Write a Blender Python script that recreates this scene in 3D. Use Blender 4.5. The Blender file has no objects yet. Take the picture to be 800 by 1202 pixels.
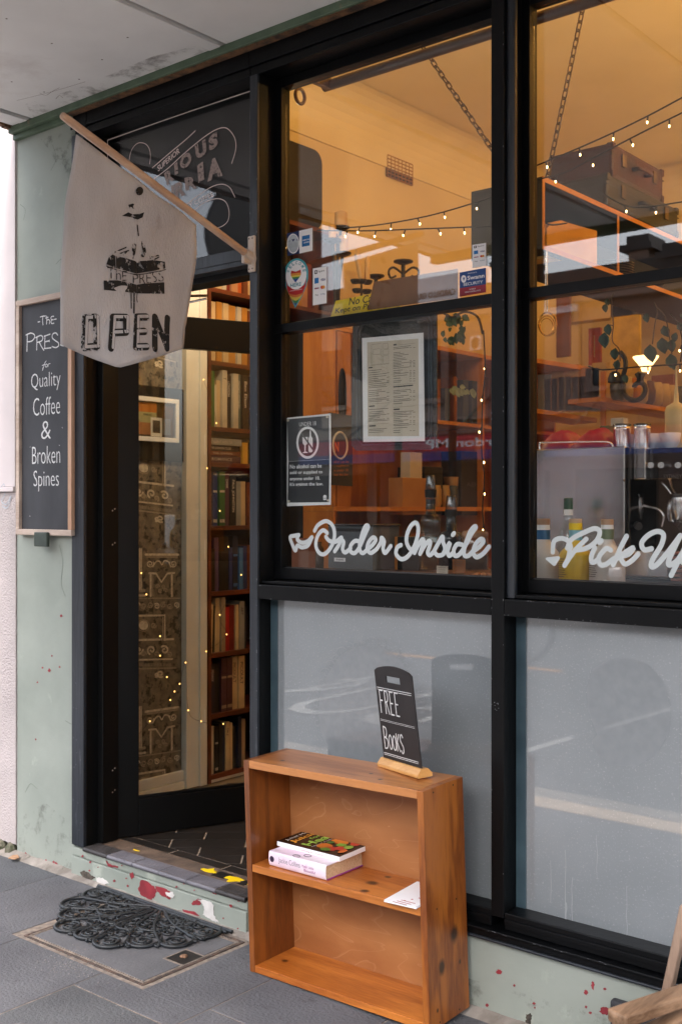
import bpy, bmesh, math, random
from mathutils import Vector, Matrix, noise
random.seed(11)
PI = math.pi
# ------------------------------------------------------------------ camera, world, sun, exposure
CAM_H, CAM_D, YAW = 1.5, 2.8, math.radians(39.77)
FPX = 1300.0
sc = bpy.context.scene
col = sc.collection
cd = bpy.data.cameras.new('camera'); cam = bpy.data.objects.new('camera', cd); col.objects.link(cam)
cam.location = (0, -CAM_D, CAM_H); cam.rotation_euler = (PI/2, 0, YAW)
cd.sensor_width = 36; cd.sensor_fit = 'AUTO'; cd.lens = FPX/1202*36; cd.shift_y = -3/1202
cd.clip_start = .05; cd.clip_end = 2000
cd.dof.use_dof = True; cd.dof.focus_distance = 3.55; cd.dof.aperture_fstop = 6.3
sc.camera = cam
w = bpy.data.worlds.new('World'); sc.world = w; w.use_nodes = True
nt = w.node_tree; bg = nt.nodes['Background']
sky = nt.nodes.new('ShaderNodeTexSky'); sky.sky_type = 'NISHITA'; sky.sun_disc = False
sky.sun_elevation = math.radians(60); sky.sun_rotation = math.radians(160)
sky.air_density = 1.0; sky.dust_density = 6.0; sky.ozone_density = 1.0
hs = nt.nodes.new('ShaderNodeHueSaturation'); hs.inputs['Saturation'].default_value = .5
nt.links.new(sky.outputs[0], hs.inputs['Color']); nt.links.new(hs.outputs[0], bg.inputs[0])
bg.inputs[1].default_value = .15
sd = bpy.data.lights.new('sun', 'SUN'); sun = bpy.data.objects.new('sun', sd); col.objects.link(sun)
sd.energy = 0.5; sd.angle = math.radians(25); sd.color = (1, .97, .93)
sun.rotation_euler = (math.radians(90-60), 0, math.radians(180-160))
sc.view_settings.view_transform = 'Standard'; sc.view_settings.look = 'None'
sc.view_settings.exposure = 2.5; sc.view_settings.gamma = 1
sc.render.engine = 'CYCLES'
sc.cycles.max_bounces = 8; sc.cycles.transparent_max_bounces = 16
sc.cycles.caustics_reflective = False; sc.cycles.caustics_refractive = False
sc.cycles.sample_clamp_indirect = 4

# ------------------------------------------------------------------ measuring helpers (photo pixel -> point on a real plane)
S_, C_ = math.sin(YAW), math.cos(YAW)
def ray(px, py):
    u = (px-400)/FPX; v = (598-py)/FPX
    return (-S_+u*C_, C_+u*S_, v)
def P(px, py, y=0.0):
    d = ray(px, py); t = (CAM_D+y)/d[1]; return Vector((t*d[0], y, CAM_H+t*d[2]))
def G(px, py, z=0.0):
    d = ray(px, py); t = (z-CAM_H)/d[2]; return Vector((t*d[0], t*d[1]-CAM_D, z))
def R(px, py, x):
    d = ray(px, py); t = x/d[0]; return Vector((x, t*d[1]-CAM_D, CAM_H+t*d[2]))

# ------------------------------------------------------------------ mesh builder
class MB:
    def __init__(s): s.v=[]; s.f=[]; s.mi=[]; s.mats=[]; s.cur=0; s.sm=[]
    def mat(s, m):
        if m not in s.mats: s.mats.append(m)
        s.cur = s.mats.index(m); return s
    def add(s, vs, fs, smooth=False):
        b = len(s.v); s.v += [tuple(v) for v in vs]
        for f in fs: s.f.append(tuple(b+i for i in f)); s.mi.append(s.cur); s.sm.append(smooth)
        return s
    def box(s, x0, x1, y0, y1, z0, z1, M=None):
        vs = [Vector((x,y,z)) for z in (z0,z1) for y in (y0,y1) for x in (x0,x1)]
        if M: vs = [M @ v for v in vs]
        return s.add(vs, [(0,2,3,1),(4,5,7,6),(0,1,5,4),(2,6,7,3),(0,4,6,2),(1,3,7,5)])
    def poly(s, pts, smooth=False): return s.add(pts, [tuple(range(len(pts)))], smooth)
    def prism(s, pts, off, smooth=False):
        n = len(pts); o = Vector(off); a = [Vector(p) for p in pts]; vs = a+[p+o for p in a]
        s.add(vs, [tuple(range(n-1,-1,-1)), tuple(range(n,2*n))])
        return s.add(vs, [(i,(i+1)%n,n+(i+1)%n,n+i) for i in range(n)], smooth)
    def tube(s, pts, r, n=8, closed=False, cap=True):
        pts = [Vector(p) for p in pts]; m = len(pts); vs=[]; fs=[]
        rr = r if isinstance(r,(list,tuple)) else [r]*m
        prev = None
        for i,p in enumerate(pts):
            a = pts[(i-1)%m] if (closed or i>0) else p; b = pts[(i+1)%m] if (closed or i<m-1) else p
            d = (b-a)
            if d.length<1e-9: d = Vector((0,0,1))
            d.normalize()
            if prev is None:
                up = Vector((0,0,1)) if abs(d.z)<.9 else Vector((1,0,0))
                u = d.cross(up).normalized()
            else:
                u = (prev - d*prev.dot(d))
                u = u.normalized() if u.length>1e-6 else d.orthogonal().normalized()
            prev = u; v2 = d.cross(u)
            for k in range(n):
                t = 2*PI*k/n; vs.append(p+(u*math.cos(t)+v2*math.sin(t))*rr[i])
        L = m if closed else m-1
        for i in range(L):
            for k in range(n):
                a=i*n+k; b=i*n+(k+1)%n; c=((i+1)%m)*n+(k+1)%n; d=((i+1)%m)*n+k
                fs.append((a,b,c,d))
        s.add(vs, fs, True)
        if cap and not closed:
            s.add(vs[:n], [tuple(range(n-1,-1,-1))]); s.add(vs[-n:], [tuple(range(n))])
        return s
    def lathe(s, prof, n=20, c=(0,0,0), M=None, smooth=True):
        vs=[]; fs=[]; m=len(prof); c=Vector(c)
        for r,z in prof:
            for k in range(n):
                t=2*PI*k/n; v=Vector((r*math.cos(t), r*math.sin(t), z))
                if M: v = M @ v
                vs.append(v+c)
        for i in range(m-1):
            for k in range(n): fs.append((i*n+k, i*n+(k+1)%n, (i+1)*n+(k+1)%n, (i+1)*n+k))
        s.add(vs, fs, smooth)
        if prof[0][0]>1e-4: s.add(vs[:n], [tuple(range(n-1,-1,-1))])
        if prof[-1][0]>1e-4: s.add(vs[-n:], [tuple(range(n))])
        return s
    def ribbon(s, pts, wd, nrm, closed=False):
        """flat painted stroke with rounded ends, lying in the plane of nrm"""
        nrm = Vector(nrm).normalized(); pts=[Vector(p) for p in pts]; m=len(pts); vs=[]; fs=[]
        ww = wd if isinstance(wd,(list,tuple)) else [wd]*m
        dr=[]
        for i in range(m):
            a=pts[i-1] if (i>0 or closed) else pts[i]; b=pts[(i+1)%m] if (i<m-1 or closed) else pts[i]
            d=(b-a); d = d.normalized() if d.length>1e-9 else Vector((1,0,0)); dr.append(d)
        for i,p in enumerate(pts):
            sd_=nrm.cross(dr[i]).normalized()*ww[i]/2; lift=nrm*(i*4e-6)
            vs += [p+sd_+lift, p-sd_+lift]
        for i in range(m if closed else m-1):
            j=(i+1)%m; fs.append((2*i,2*j,2*j+1,2*i+1))
        s.add(vs,fs)
        if not closed:
            for i,sg in ((0,-1),(m-1,1)):
                d=dr[i]*sg; sd_=nrm.cross(dr[i]).normalized()
                c=[pts[i]+nrm*(i*4e-6)+(sd_*math.cos(t)+d*math.sin(t))*ww[i]/2 for t in [PI*k/6 for k in range(7)]]
                s.poly(c)
        return s
    def text(s, st, O, U, V, bold=0.0, shear=0.0, lift=0.0):
        """lettering fitted to the parallelogram O, O+U, O+V"""
        me = text_mesh(st, bold, shear)
        if not me: return s
        vs, fs, (x0,x1,y0,y1) = me
        O,U,V=Vector(O),Vector(U),Vector(V); n=U.cross(V).normalized()*lift
        return s.add([O+U*((x-x0)/(x1-x0))+V*((y-y0)/(y1-y0))+n for x,y in vs], fs)
    def disc(s, c, ax, r, n=16, ry=None):
        c=Vector(c); ax=Vector(ax).normalized(); u=ax.orthogonal().normalized(); v=ax.cross(u)
        return s.poly([c+u*r*math.cos(2*PI*k/n)+v*(ry or r)*math.sin(2*PI*k/n) for k in range(n)])
_tc = {}
def text_mesh(st, bold, shear):
    k=(st,bold,shear)
    if k in _tc: return _tc[k]
    cu=bpy.data.curves.new('lettering','FONT'); cu.body=st; cu.offset=bold; cu.shear=shear; cu.resolution_u=3
    ob=bpy.data.objects.new('lettering',cu); col.objects.link(ob)
    dg=bpy.context.evaluated_depsgraph_get(); dg.update()
    me=bpy.data.meshes.new_from_object(ob.evaluated_get(dg))
    vs=[(v.co.x,v.co.y) for v in me.vertices]; fs=[tuple(p.vertices) for p in me.polygons]
    bpy.data.objects.remove(ob); bpy.data.curves.remove(cu); bpy.data.meshes.remove(me)
    if not vs: _tc[k]=None; return None
    xs=[a for a,b in vs]; ys=[b for a,b in vs]
    _tc[k]=(vs,fs,(min(xs),max(xs),min(ys),max(ys))); return _tc[k]
def smooth(pts, n=6, closed=False):
    """Catmull-Rom through the given points"""
    q=[Vector(p) for p in pts]; m=len(q); out=[]
    if m<3: return q
    g=lambda i: q[i%m] if closed else (q[max(0,min(m-1,i))])
    for i in range(m if closed else m-1):
        a,b,c,d=g(i-1),g(i),g(i+1),g(i+2)
        for k in range(n):
            t=k/n; out.append(.5*((2*b)+(c-a)*t+(2*a-5*b+4*c-d)*t*t+(3*b-a-3*c+d)*t**3))
    if not closed: out.append(q[-1])
    return out

ROOT = {}
def thing(name, label, cat, loc=(0,0,0), group=None):
    o=bpy.data.objects.new(name,None); col.objects.link(o); o.location=loc; o.empty_display_size=.1
    o['label']=label; o['category']=cat
    if group: o['group']=group
    ROOT[o.name]=Vector(loc); return o
def struct(name, loc=(0,0,0)):
    o=bpy.data.objects.new(name,None); col.objects.link(o); o.location=loc; o['kind']='structure'
    ROOT[o.name]=Vector(loc); return o
def build(name, mb, m=None, parent=None, bevel=0, label=None, kind=None, cat=None, group=None, loc=None, seg=2):
    off=Vector((0,0,0))
    if parent is not None: off=ROOT[parent.name]
    elif loc is not None: off=Vector(loc)
    me=bpy.data.meshes.new(name); me.from_pydata([tuple(Vector(v)-off) for v in mb.v],[],mb.f)
    if m is not None: me.materials.append(m)
    else:
        for x in mb.mats: me.materials.append(x)
        me.polygons.foreach_set('material_index', mb.mi)
    me.polygons.foreach_set('use_smooth', mb.sm)
    me.update()
    o=bpy.data.objects.new(name,me); col.objects.link(o)
    if parent is not None: o.parent=parent; ROOT[o.name]=off
    else: o.location=off; ROOT[o.name]=off
    if bevel:
        b=o.modifiers.new('bevel','BEVEL'); b.width=bevel; b.segments=seg; b.limit_method='ANGLE'; b.angle_limit=math.radians(40)
    if label: o['label']=label
    if kind: o['kind']=kind
    if cat: o['category']=cat
    if group: o['group']=group
    return o
def cbox(name, m, parent, x0,x1,y0,y1,z0,z1, bevel=0, label=None):
    return build(name, MB().box(x0,x1,y0,y1,z0,z1), m, parent, bevel, label)

# ------------------------------------------------------------------ materials
def lin(c):
    c=c/255; return c/12.92 if c<=.04045 else ((c+.055)/1.055)**2.4
def s(r,g,b): return (lin(r),lin(g),lin(b),1)
def M(name, c1, c2=None, scale=6, stretch=(1,1,1), rough=.6, metal=0, bump=0, bscale=None, lo=.35, hi=.65, detail=6,
      c3=None, s3=2, t3=.6, spec=.5, coat=0, rvar=0, w3=.05):
    m=bpy.data.materials.new(name); m.use_nodes=True; n=m.node_tree.nodes; l=m.node_tree.links; b=n['Principled BSDF']
    b.inputs['Roughness'].default_value=rough; b.inputs['Metallic'].default_value=metal
    b.inputs['Specular IOR Level'].default_value=spec; b.inputs['Coat Weight'].default_value=coat
    b.inputs['Coat Roughness'].default_value=.02 if coat>.9 else .12
    tc=n.new('ShaderNodeTexCoord'); mp=n.new('ShaderNodeMapping'); mp.inputs['Scale'].default_value=stretch
    l.new(tc.outputs['Object'],mp.inputs[0])
    no=n.new('ShaderNodeTexNoise'); no.inputs['Scale'].default_value=scale; no.inputs['Detail'].default_value=detail
    l.new(mp.outputs[0],no.inputs['Vector'])
    r=n.new('ShaderNodeMapRange'); r.inputs[1].default_value=lo; r.inputs[2].default_value=hi
    l.new(no.outputs[0],r.inputs[0])
    mx=n.new('ShaderNodeMix'); mx.data_type='RGBA'; l.new(r.outputs[0],mx.inputs[0])
    mx.inputs[6].default_value=c1; mx.inputs[7].default_value=c2 or c1
    out=mx.outputs[2]
    if c3:
        n3=n.new('ShaderNodeTexNoise'); n3.inputs['Scale'].default_value=s3; n3.inputs['Detail'].default_value=8
        n3.inputs['Roughness'].default_value=.65
        l.new(mp.outputs[0],n3.inputs['Vector'])
        r3=n.new('ShaderNodeMapRange'); r3.inputs[1].default_value=t3; r3.inputs[2].default_value=t3+w3
        l.new(n3.outputs[0],r3.inputs[0])
        m3=n.new('ShaderNodeMix'); m3.data_type='RGBA'; l.new(r3.outputs[0],m3.inputs[0])
        l.new(out,m3.inputs[6]); m3.inputs[7].default_value=c3; out=m3.outputs[2]
    l.new(out,b.inputs['Base Color'])
    if rvar:
        rr=n.new('ShaderNodeMapRange'); rr.inputs[3].default_value=rough-rvar; rr.inputs[4].default_value=rough+rvar
        l.new(no.outputs[0],rr.inputs[0]); l.new(rr.outputs[0],b.inputs['Roughness'])
    if bump:
        bn=n.new('ShaderNodeTexNoise'); bn.inputs['Scale'].default_value=bscale or scale*4; bn.inputs['Detail'].default_value=8
        l.new(mp.outputs[0],bn.inputs['Vector'])
        bp=n.new('ShaderNodeBump'); bp.inputs['Strength'].default_value=bump; bp.inputs['Distance'].default_value=.01
        l.new(bn.outputs[0],bp.inputs['Height']); l.new(bp.outputs[0],b.inputs['Normal'])
    return m
def emis(name, c, st):
    m=bpy.data.materials.new(name); m.use_nodes=True; b=m.node_tree.nodes['Principled BSDF']
    b.inputs['Base Color'].default_value=c; b.inputs['Emission Color'].default_value=c; b.inputs['Emission Strength'].default_value=st
    return m
def glassmat(name, tint=(.93,.95,.94,1), F0=.045, rough=0.0, k=1.0):
    m=bpy.data.materials.new(name); m.use_nodes=True; n=m.node_tree.nodes; l=m.node_tree.links
    n.remove(n['Principled BSDF']); out=n['Material Output']
    t=n.new('ShaderNodeBsdfTransparent'); t.inputs[0].default_value=tint
    g=n.new('ShaderNodeBsdfGlossy'); g.inputs['Roughness'].default_value=rough; g.inputs[0].default_value=(k,k,k,1)
    lw=n.new('ShaderNodeLayerWeight'); lw.inputs[0].default_value=.5
    p=n.new('ShaderNodeMath'); p.operation='POWER'; p.inputs[1].default_value=5; l.new(lw.outputs['Facing'],p.inputs[0])
    q=n.new('ShaderNodeMath'); q.operation='MULTIPLY_ADD'; q.inputs[1].default_value=1-F0; q.inputs[2].default_value=F0
    l.new(p.outputs[0],q.inputs[0])
    mx=n.new('ShaderNodeMixShader'); l.new(q.outputs[0],mx.inputs[0]); l.new(t.outputs[0],mx.inputs[1]); l.new(g.outputs[0],mx.inputs[2])
    l.new(mx.outputs[0],out.inputs[0]); return m
def distressed(name, c, scale=60, t=.42, wd=.05):
    """ink that has worn through in places: transparent where the noise is low"""
    m=bpy.data.materials.new(name); m.use_nodes=True; n=m.node_tree.nodes; l=m.node_tree.links; b=n['Principled BSDF']
    b.inputs['Base Color'].default_value=c; b.inputs['Roughness'].default_value=.8
    tc=n.new('ShaderNodeTexCoord'); no=n.new('ShaderNodeTexNoise'); no.inputs['Scale'].default_value=scale; no.inputs['Detail'].default_value=6
    no.inputs['Roughness'].default_value=.7
    l.new(tc.outputs['Object'],no.inputs['Vector'])
    r=n.new('ShaderNodeMapRange'); r.inputs[1].default_value=t; r.inputs[2].default_value=t+wd; l.new(no.outputs[0],r.inputs[0])
    l.new(r.outputs[0],b.inputs['Alpha']); return m
def woodmat(name, light, dark, axis='x', scale=5, rough=.4, knots=(), plane='xz', rings=14, coat=.3, bump=.08, streak=.5):
    """varnished timber: grain streaks along an axis, growth bands and knots at given places"""
    m=bpy.data.materials.new(name); m.use_nodes=True; n=m.node_tree.nodes; l=m.node_tree.links; b=n['Principled BSDF']
    b.inputs['Roughness'].default_value=rough; b.inputs['Coat Weight'].default_value=coat; b.inputs['Coat Roughness'].default_value=.2
    tc=n.new('ShaderNodeTexCoord'); mp=n.new('ShaderNodeMapping')
    st={'x':(.12,1,1),'y':(1,.12,1),'z':(1,1,.12)}[axis]; mp.inputs['Scale'].default_value=st
    l.new(tc.outputs['Object'],mp.inputs[0])
    n1=n.new('ShaderNodeTexNoise'); n1.inputs['Scale'].default_value=scale; n1.inputs['Detail'].default_value=3; n1.inputs['Distortion'].default_value=.6
    l.new(mp.outputs[0],n1.inputs['Vector'])
    mu=n.new('ShaderNodeMath'); mu.operation='MULTIPLY'; mu.inputs[1].default_value=rings; l.new(n1.outputs[0],mu.inputs[0])
    si=n.new('ShaderNodeMath'); si.operation='SINE'; l.new(mu.outputs[0],si.inputs[0])
    n2=n.new('ShaderNodeTexNoise'); n2.inputs['Scale'].default_value=scale*22; n2.inputs['Detail'].default_value=5; l.new(mp.outputs[0],n2.inputs['Vector'])
    ad=n.new('ShaderNodeMath'); ad.operation='MULTIPLY_ADD'; ad.inputs[1].default_value=.34; l.new(si.outputs[0],ad.inputs[0]); l.new(n2.outputs[0],ad.inputs[2])
    r=n.new('ShaderNodeMapRange'); r.inputs[1].default_value=.2; r.inputs[2].default_value=.95; l.new(ad.outputs[0],r.inputs[0])
    mx=n.new('ShaderNodeMix'); mx.data_type='RGBA'; l.new(r.outputs[0],mx.inputs[0]); mx.inputs[6].default_value=light; mx.inputs[7].default_value=dark
    out=mx.outputs[2]
    for (a,bb,rad) in knots:
        c={'xz':(a,0,bb),'xy':(a,bb,0),'yz':(0,a,bb)}[plane]; fl={'xz':(1,0,1),'xy':(1,1,0),'yz':(0,1,1)}[plane]
        sq=[f*(k) for f,k in zip(fl,{'x':(.8,1,1),'y':(1,.8,1),'z':(1,1,.75)}[axis])]
        v=n.new('ShaderNodeVectorMath'); v.operation='SUBTRACT'; l.new(tc.outputs['Object'],v.inputs[0]); v.inputs[1].default_value=c
        v2=n.new('ShaderNodeVectorMath'); v2.operation='MULTIPLY'; l.new(v.outputs[0],v2.inputs[0]); v2.inputs[1].default_value=sq
        nn=n.new('ShaderNodeTexNoise'); nn.inputs['Scale'].default_value=30; l.new(tc.outputs['Object'],nn.inputs['Vector'])
        ln=n.new('ShaderNodeVectorMath'); ln.operation='LENGTH'; l.new(v2.outputs[0],ln.inputs[0])
        ns=n.new('ShaderNodeMath'); ns.operation='MULTIPLY_ADD'; ns.inputs[1].default_value=rad*.8; l.new(nn.outputs[0],ns.inputs[0]); l.new(ln.outputs['Value'],ns.inputs[2])
        q=n.new('ShaderNodeMapRange'); q.inputs[1].default_value=rad*1.0; q.inputs[2].default_value=rad*1.9; q.inputs[3].default_value=.92; q.inputs[4].default_value=0
        l.new(ns.outputs[0],q.inputs[0])
        m2=n.new('ShaderNodeMix'); m2.data_type='RGBA'; l.new(q.outputs[0],m2.inputs[0]); l.new(out,m2.inputs[6]); m2.inputs[7].default_value=(.018,.006,.003,1)
        out=m2.outputs[2]
    l.new(out,b.inputs['Base Color'])
    bp=n.new('ShaderNodeBump'); bp.inputs['Strength'].default_value=bump; bp.inputs['Distance'].default_value=.004
    l.new(n2.outputs[0],bp.inputs['Height']); l.new(bp.outputs[0],b.inputs['Normal'])
    return m

m_green=M('green_plaster', s(150,156,147), s(135,142,133), 3, rough=.72, bump=.25, bscale=14, c3=s(163,169,158), s3=5, t3=.6, w3=.1)
m_greendk=M('green_trim_paint', s(84,102,82), s(66,84,66), 9, rough=.6, bump=.3, bscale=40, c3=s(120,104,84), s3=14, t3=.66)
m_pink=M('pale_pink_render', s(186,175,173), s(172,162,160), 4, rough=.85, bump=.7, bscale=120)
m_pinks=M('pale_pink_panel', s(200,190,190), s(190,181,181), 3, rough=.7, bump=.08, bscale=20)
m_soffit=M('soffit_sheet_paint', s(218,219,219), s(204,205,205), 2.2, rough=.8, bump=.12, bscale=9, c3=s(186,182,180), s3=1.4, t3=.6, w3=.16)
m_mould=M('mouldy_joint', s(46,42,38), s(96,86,76), 30, rough=.95, bump=.5)
m_rust=M('rusty_peeling_edge', s(120,84,52), s(52,38,28), 24, rough=.9, bump=.6)
m_black=M('black_frame_paint', s(5,6,7), s(10,11,13), 5, rough=.38, bump=.12, bscale=30, c3=s(24,26,30), s3=9, t3=.66, w3=.14, spec=.2, stretch=(1,1,.35))
m_jamb=M('scuffed_blue_black_paint', s(24,28,34), s(40,45,52), 6, rough=.42, bump=.2, bscale=30, c3=s(72,76,82), s3=20, t3=.64, w3=.1, stretch=(2,2,.25))
m_door=M('black_door_paint', s(3,3,4), s(5,6,6), 6, rough=.5, bump=.04, spec=.25)
m_edge=M('blue_grey_edge', s(34,42,52), s(24,30,38), 8, rough=.35)
m_dark=M('dark_void_paint', s(8,8,9), None, rough=.6)
m_glass=glassmat('window_glass',(.95,.96,.95,1),.062)
m_glassf=glassmat('fanlight_glass',(.9,.9,.9,1),.035)
m_glassd=glassmat('door_glass', (.90,.92,.90,1), .05)
m_frost=M('frosted_film', s(134,139,142), s(120,126,129), 2.2, rough=.45, bump=.02, bscale=900, c3=s(150,154,156), s3=170, t3=.58, w3=.06, spec=.55, coat=1.0)
m_frost.node_tree.nodes['Principled BSDF'].inputs['Coat IOR'].default_value=1.85
m_frost2=M('pane_silhouette', s(131,136,139), s(125,130,133), 40, rough=.34, spec=.55, coat=1.0)
m_gasket=M('blue_green_glass_edge', s(66,84,92), s(50,66,74), 8, rough=.3)
m_chalk=M('chalkboard_black', s(46,47,51), s(60,61,65), 7, rough=.75, bump=.05, stretch=(1,1,.4))
m_chalkw=M('chalk_white', s(222,222,220), s(196,197,198), 90, rough=.9)
m_chalkd=distressed('chalk_strokes', s(228,228,228), 160, .36, .1)
m_rawpine=woodmat('raw_pine', s(203,165,138), s(176,136,108), 'z', 8, .7, coat=0)
m_bleach=woodmat('bleached_pine', s(196,178,164), s(168,148,134), 'x', 8, .75, coat=0)
m_cleat=M('dark_green_block', s(58,68,60), s(44,52,46), 20, rough=.6)
m_cloth=M('grubby_grey_canvas', s(188,185,186), s(174,170,171), 5, rough=.9, bump=.35, bscale=120, c3=s(136,124,118), s3=4.5, t3=.63, w3=.14, stretch=(1,1.6,.7))
m_ink=distressed('worn_black_ink', s(18,17,18), 42, .40, .035)
m_ink2=distressed('very_worn_black_ink', s(18,17,18), 55, .47, .035)
m_inks=M('black_ink', s(20,19,20), None, rough=.8)
m_pole=woodmat('varnished_flagpole', s(196,164,138), s(174,138,112), 'y', 14, .5)
m_brkt=M('cream_plastic', s(206,192,178), s(188,172,158), 16, rough=.45)
m_screw=M('rusty_screw', s(92,62,44), s(50,36,30), 90, rough=.7, metal=.6)
m_rubber=M('black_rubber', s(26,29,33), s(36,40,44), 30, rough=.42, bump=.15)
m_slab=M('bluestone_slab', s(93,93,97), s(80,80,84), 3.5, rough=.8, bump=.6, bscale=90, c3=s(70,70,73), s3=14, t3=.60, w3=.1, rvar=.08)
m_slab2=M('bluestone_slab_dark', s(84,85,88), s(72,73,76), 4, rough=.8, bump=.6, bscale=90, c3=s(104,104,106), s3=16, t3=.63, w3=.1)
m_joint=M('sandy_joint_mortar', s(146,132,120), s(110,100,92), 40, rough=.95)
m_mortar=M('pale_patch_mortar', s(150,142,134), s(118,110,102), 14, rough=.95, bump=.6, bscale=50)
m_asph=M('asphalt', s(92,93,95), s(80,81,83), 40, rough=.9, bump=.3, bscale=200)
m_kerb=M('sandstone_kerb', s(206,186,164), s(182,162,140), 8, rough=.9, bump=.3)
m_conc=M('gutter_concrete', s(140,134,126), s(122,116,110), 6, rough=.9, bump=.2)
m_lane=M('road_paint', s(160,160,158), s(138,138,136), 20, rough=.7)
m_laney=M('yellow_road_paint', s(190,140,84), None, rough=.7)
m_rustline=M('rusty_metal_rim', s(112,92,82), s(74,68,66), 30, rough=.7, metal=.4, bump=.3)
m_lid=M('lid_infill', s(100,99,102), s(86,86,89), 5, rough=.85, bump=.3, bscale=70)
m_blk=M('black_cast_iron', s(22,22,23), s(40,38,36), 40, rough=.5)
m_red=M('old_red_paint', s(150,50,58), s(124,40,48), 20, rough=.6)
m_white=M('white_undercoat', s(212,208,204), s(190,186,182), 20, rough=.8)
m_nose=M('lilac_grey_nosing_tile', s(112,110,116), s(98,96,102), 9, rough=.5)
m_noseD=M('dark_worn_nosing_tile', s(62,58,58), s(46,43,43), 20, rough=.6)
m_worn=M('worn_timber_sill', s(112,94,80), s(76,64,56), 12, rough=.85, bump=.4)
m_yellow=M('yellow_hazard_paint', s(255,222,16), s(250,208,8), 12, rough=.55)
m_tile=M('slate_floor_tile', s(40,37,36), s(30,28,27), 7, rough=.45, bump=.15)
m_grout=M('floor_grout', s(150,136,122), None, rough=.9)
CASE_W=.684
oL,oD=(.56,.20,.035,1),(.36,.105,.015,1)
m_bc_side=woodmat('orange_pine_upright', (.42,.15,.03,1), (.20,.055,.010,1), 'z', 7, .38, knots=[(.10,.145,.013),(.145,.215,.018),(.17,.33,.006),(.05,.13,.005)], plane='yz', rings=26)
m_bc_top=woodmat('orange_pine_top', (.60,.27,.09,1), (.42,.16,.045,1), 'x', 6, .36, knots=[(.12,.06,.007),(.22,.13,.006),(.47,.08,.005),(.40,.10,.004)], plane='xy', rings=20)
m_bc_shelf=woodmat('orange_pine_shelf', (.66,.27,.06,1), (.46,.15,.025,1), 'x', 6, .34, knots=[(.47,.09,.013),(.53,.16,.010),(.48,.045,.010)], plane='xy', rings=18)
m_bc_bot=woodmat('orange_pine_base', (.66,.27,.055,1), (.46,.15,.025,1), 'x', 6, .34, knots=[(.09,.07,.008),(.36,.15,.009)], plane='xy', rings=16)
m_bc_back=woodmat('stained_plywood_back', (.36,.15,.07,1), (.19,.07,.032,1), 'x', 3.2, .55, rings=34, coat=.1)
m_lblwood=woodmat('pale_pine_block', s(222,168,96), s(200,142,72), 'x', 10, .45)
m_signblk=M('black_sign_board', s(26,23,24), s(38,33,33), 10, rough=.6, c3=s(60,55,56), s3=12, t3=.66, w3=.1)
m_teak=woodmat('weathered_teak', s(150,120,94), s(96,70,48), 'y', 8, .6, coat=0, rings=20)
m_teakp=woodmat('pale_weathered_leg', s(168,142,122), s(136,110,92), 'z', 8, .6, coat=0)
m_paper=M('white_paper', s(242,242,244), None, rough=.7)
m_cream=M('cream_paper', s(208,198,180), s(200,190,172), 10, rough=.8)
m_pages=M('page_block', s(214,186,150), s(190,160,124), 200, rough=.9, stretch=(1,1,1))
m_print=M('grey_print', s(96,92,88), None, rough=.8)
m_char=M('charcoal_print', s(44,46,50), s(52,54,58), 8, rough=.5)
m_charL=M('charcoal_with_reflection', s(78,80,84), None, rough=.5)  # charcoal print lightened: the reflection over it is put into the colour
m_vinyl=M('white_vinyl', s(200,206,206), None, rough=.55)
m_gilt=M('gilt_line', s(214,196,190), None, rough=.6)
m_giltD=distressed('faded_gilt_lettering', s(150,134,128), 90, .30, .2)
m_wallw=M('warm_white_wall', s(214,196,160), s(206,186,150), 2, rough=.85, bump=.05)
m_ceil=M('cream_ceiling', s(222,206,172), s(214,198,162), 2, rough=.85)
m_whitew=M('white_gloss_woodwork', s(232,230,226), s(220,217,212), 6, rough=.4, bump=.08, c3=s(132,118,106), s3=10, t3=.68)
m_wp=M('engraved_wallpaper', s(104,95,84), s(132,121,106), 30, rough=.7, c3=s(62,56,49), s3=26, t3=.53, w3=.05)
m_wpL=M('wallpaper_light_print', s(224,212,194), s(186,174,158), 60, rough=.7)
m_wpM=M('wallpaper_mid_print', s(170,158,142), s(146,134,118), 60, rough=.7)
m_shelf=woodmat('red_brown_shelf', s(110,50,28), s(74,32,18), 'y', 8, .5, coat=.1)
m_shback=M('dark_bookcase_back', s(34,20,14), None, rough=.7)
m_ply=woodmat('birch_ply_edge', s(214,146,66), s(190,120,48), 'y', 12, .5, coat=.1)
m_plyz=woodmat('birch_ply_face', s(208,136,58), s(182,110,42), 'z', 7, .5, coat=.1)
m_blkbox=M('black_stained_board', s(22,21,20), s(32,30,28), 8, rough=.55)
m_leather=M('brown_leather', s(62,24,16), s(40,16,11), 8, rough=.5, bump=.35, bscale=60, c3=s(110,60,36), s3=6, t3=.7, spec=.25)
m_leather2=M('dark_hide', s(28,18,12), s(20,13,10), 10, rough=.55, bump=.2)
m_iron=M('black_wrought_iron', s(22,18,16), s(34,28,24), 30, rough=.5, metal=.3)
m_chain=M('aged_steel_chain', s(110,92,66), s(70,56,40), 30, rough=.5, metal=.8)
m_candle=M('cream_wax', s(224,190,140), s(208,172,120), 6, rough=.6)
m_steel=M('brushed_steel', s(226,226,228), s(224,224,228), 3, rough=.24, metal=1.0, stretch=(1,1,18), rvar=.05)
m_steeld=M('dark_steel', s(92,90,90), s(72,70,70), 6, rough=.22, metal=1.0)
m_leaf=M('pothos_leaf', s(40,62,42), s(56,80,52), 14, rough=.5)
m_clear=glassmat('bottle_glass', (.86,.88,.86,1), .07)
m_milk=M('milky_bottle', s(220,214,208), s(208,202,196), 3, rough=.35)
m_yel=M('yellow_liqueur', s(226,190,60), s(216,176,44), 3, rough=.3)
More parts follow.
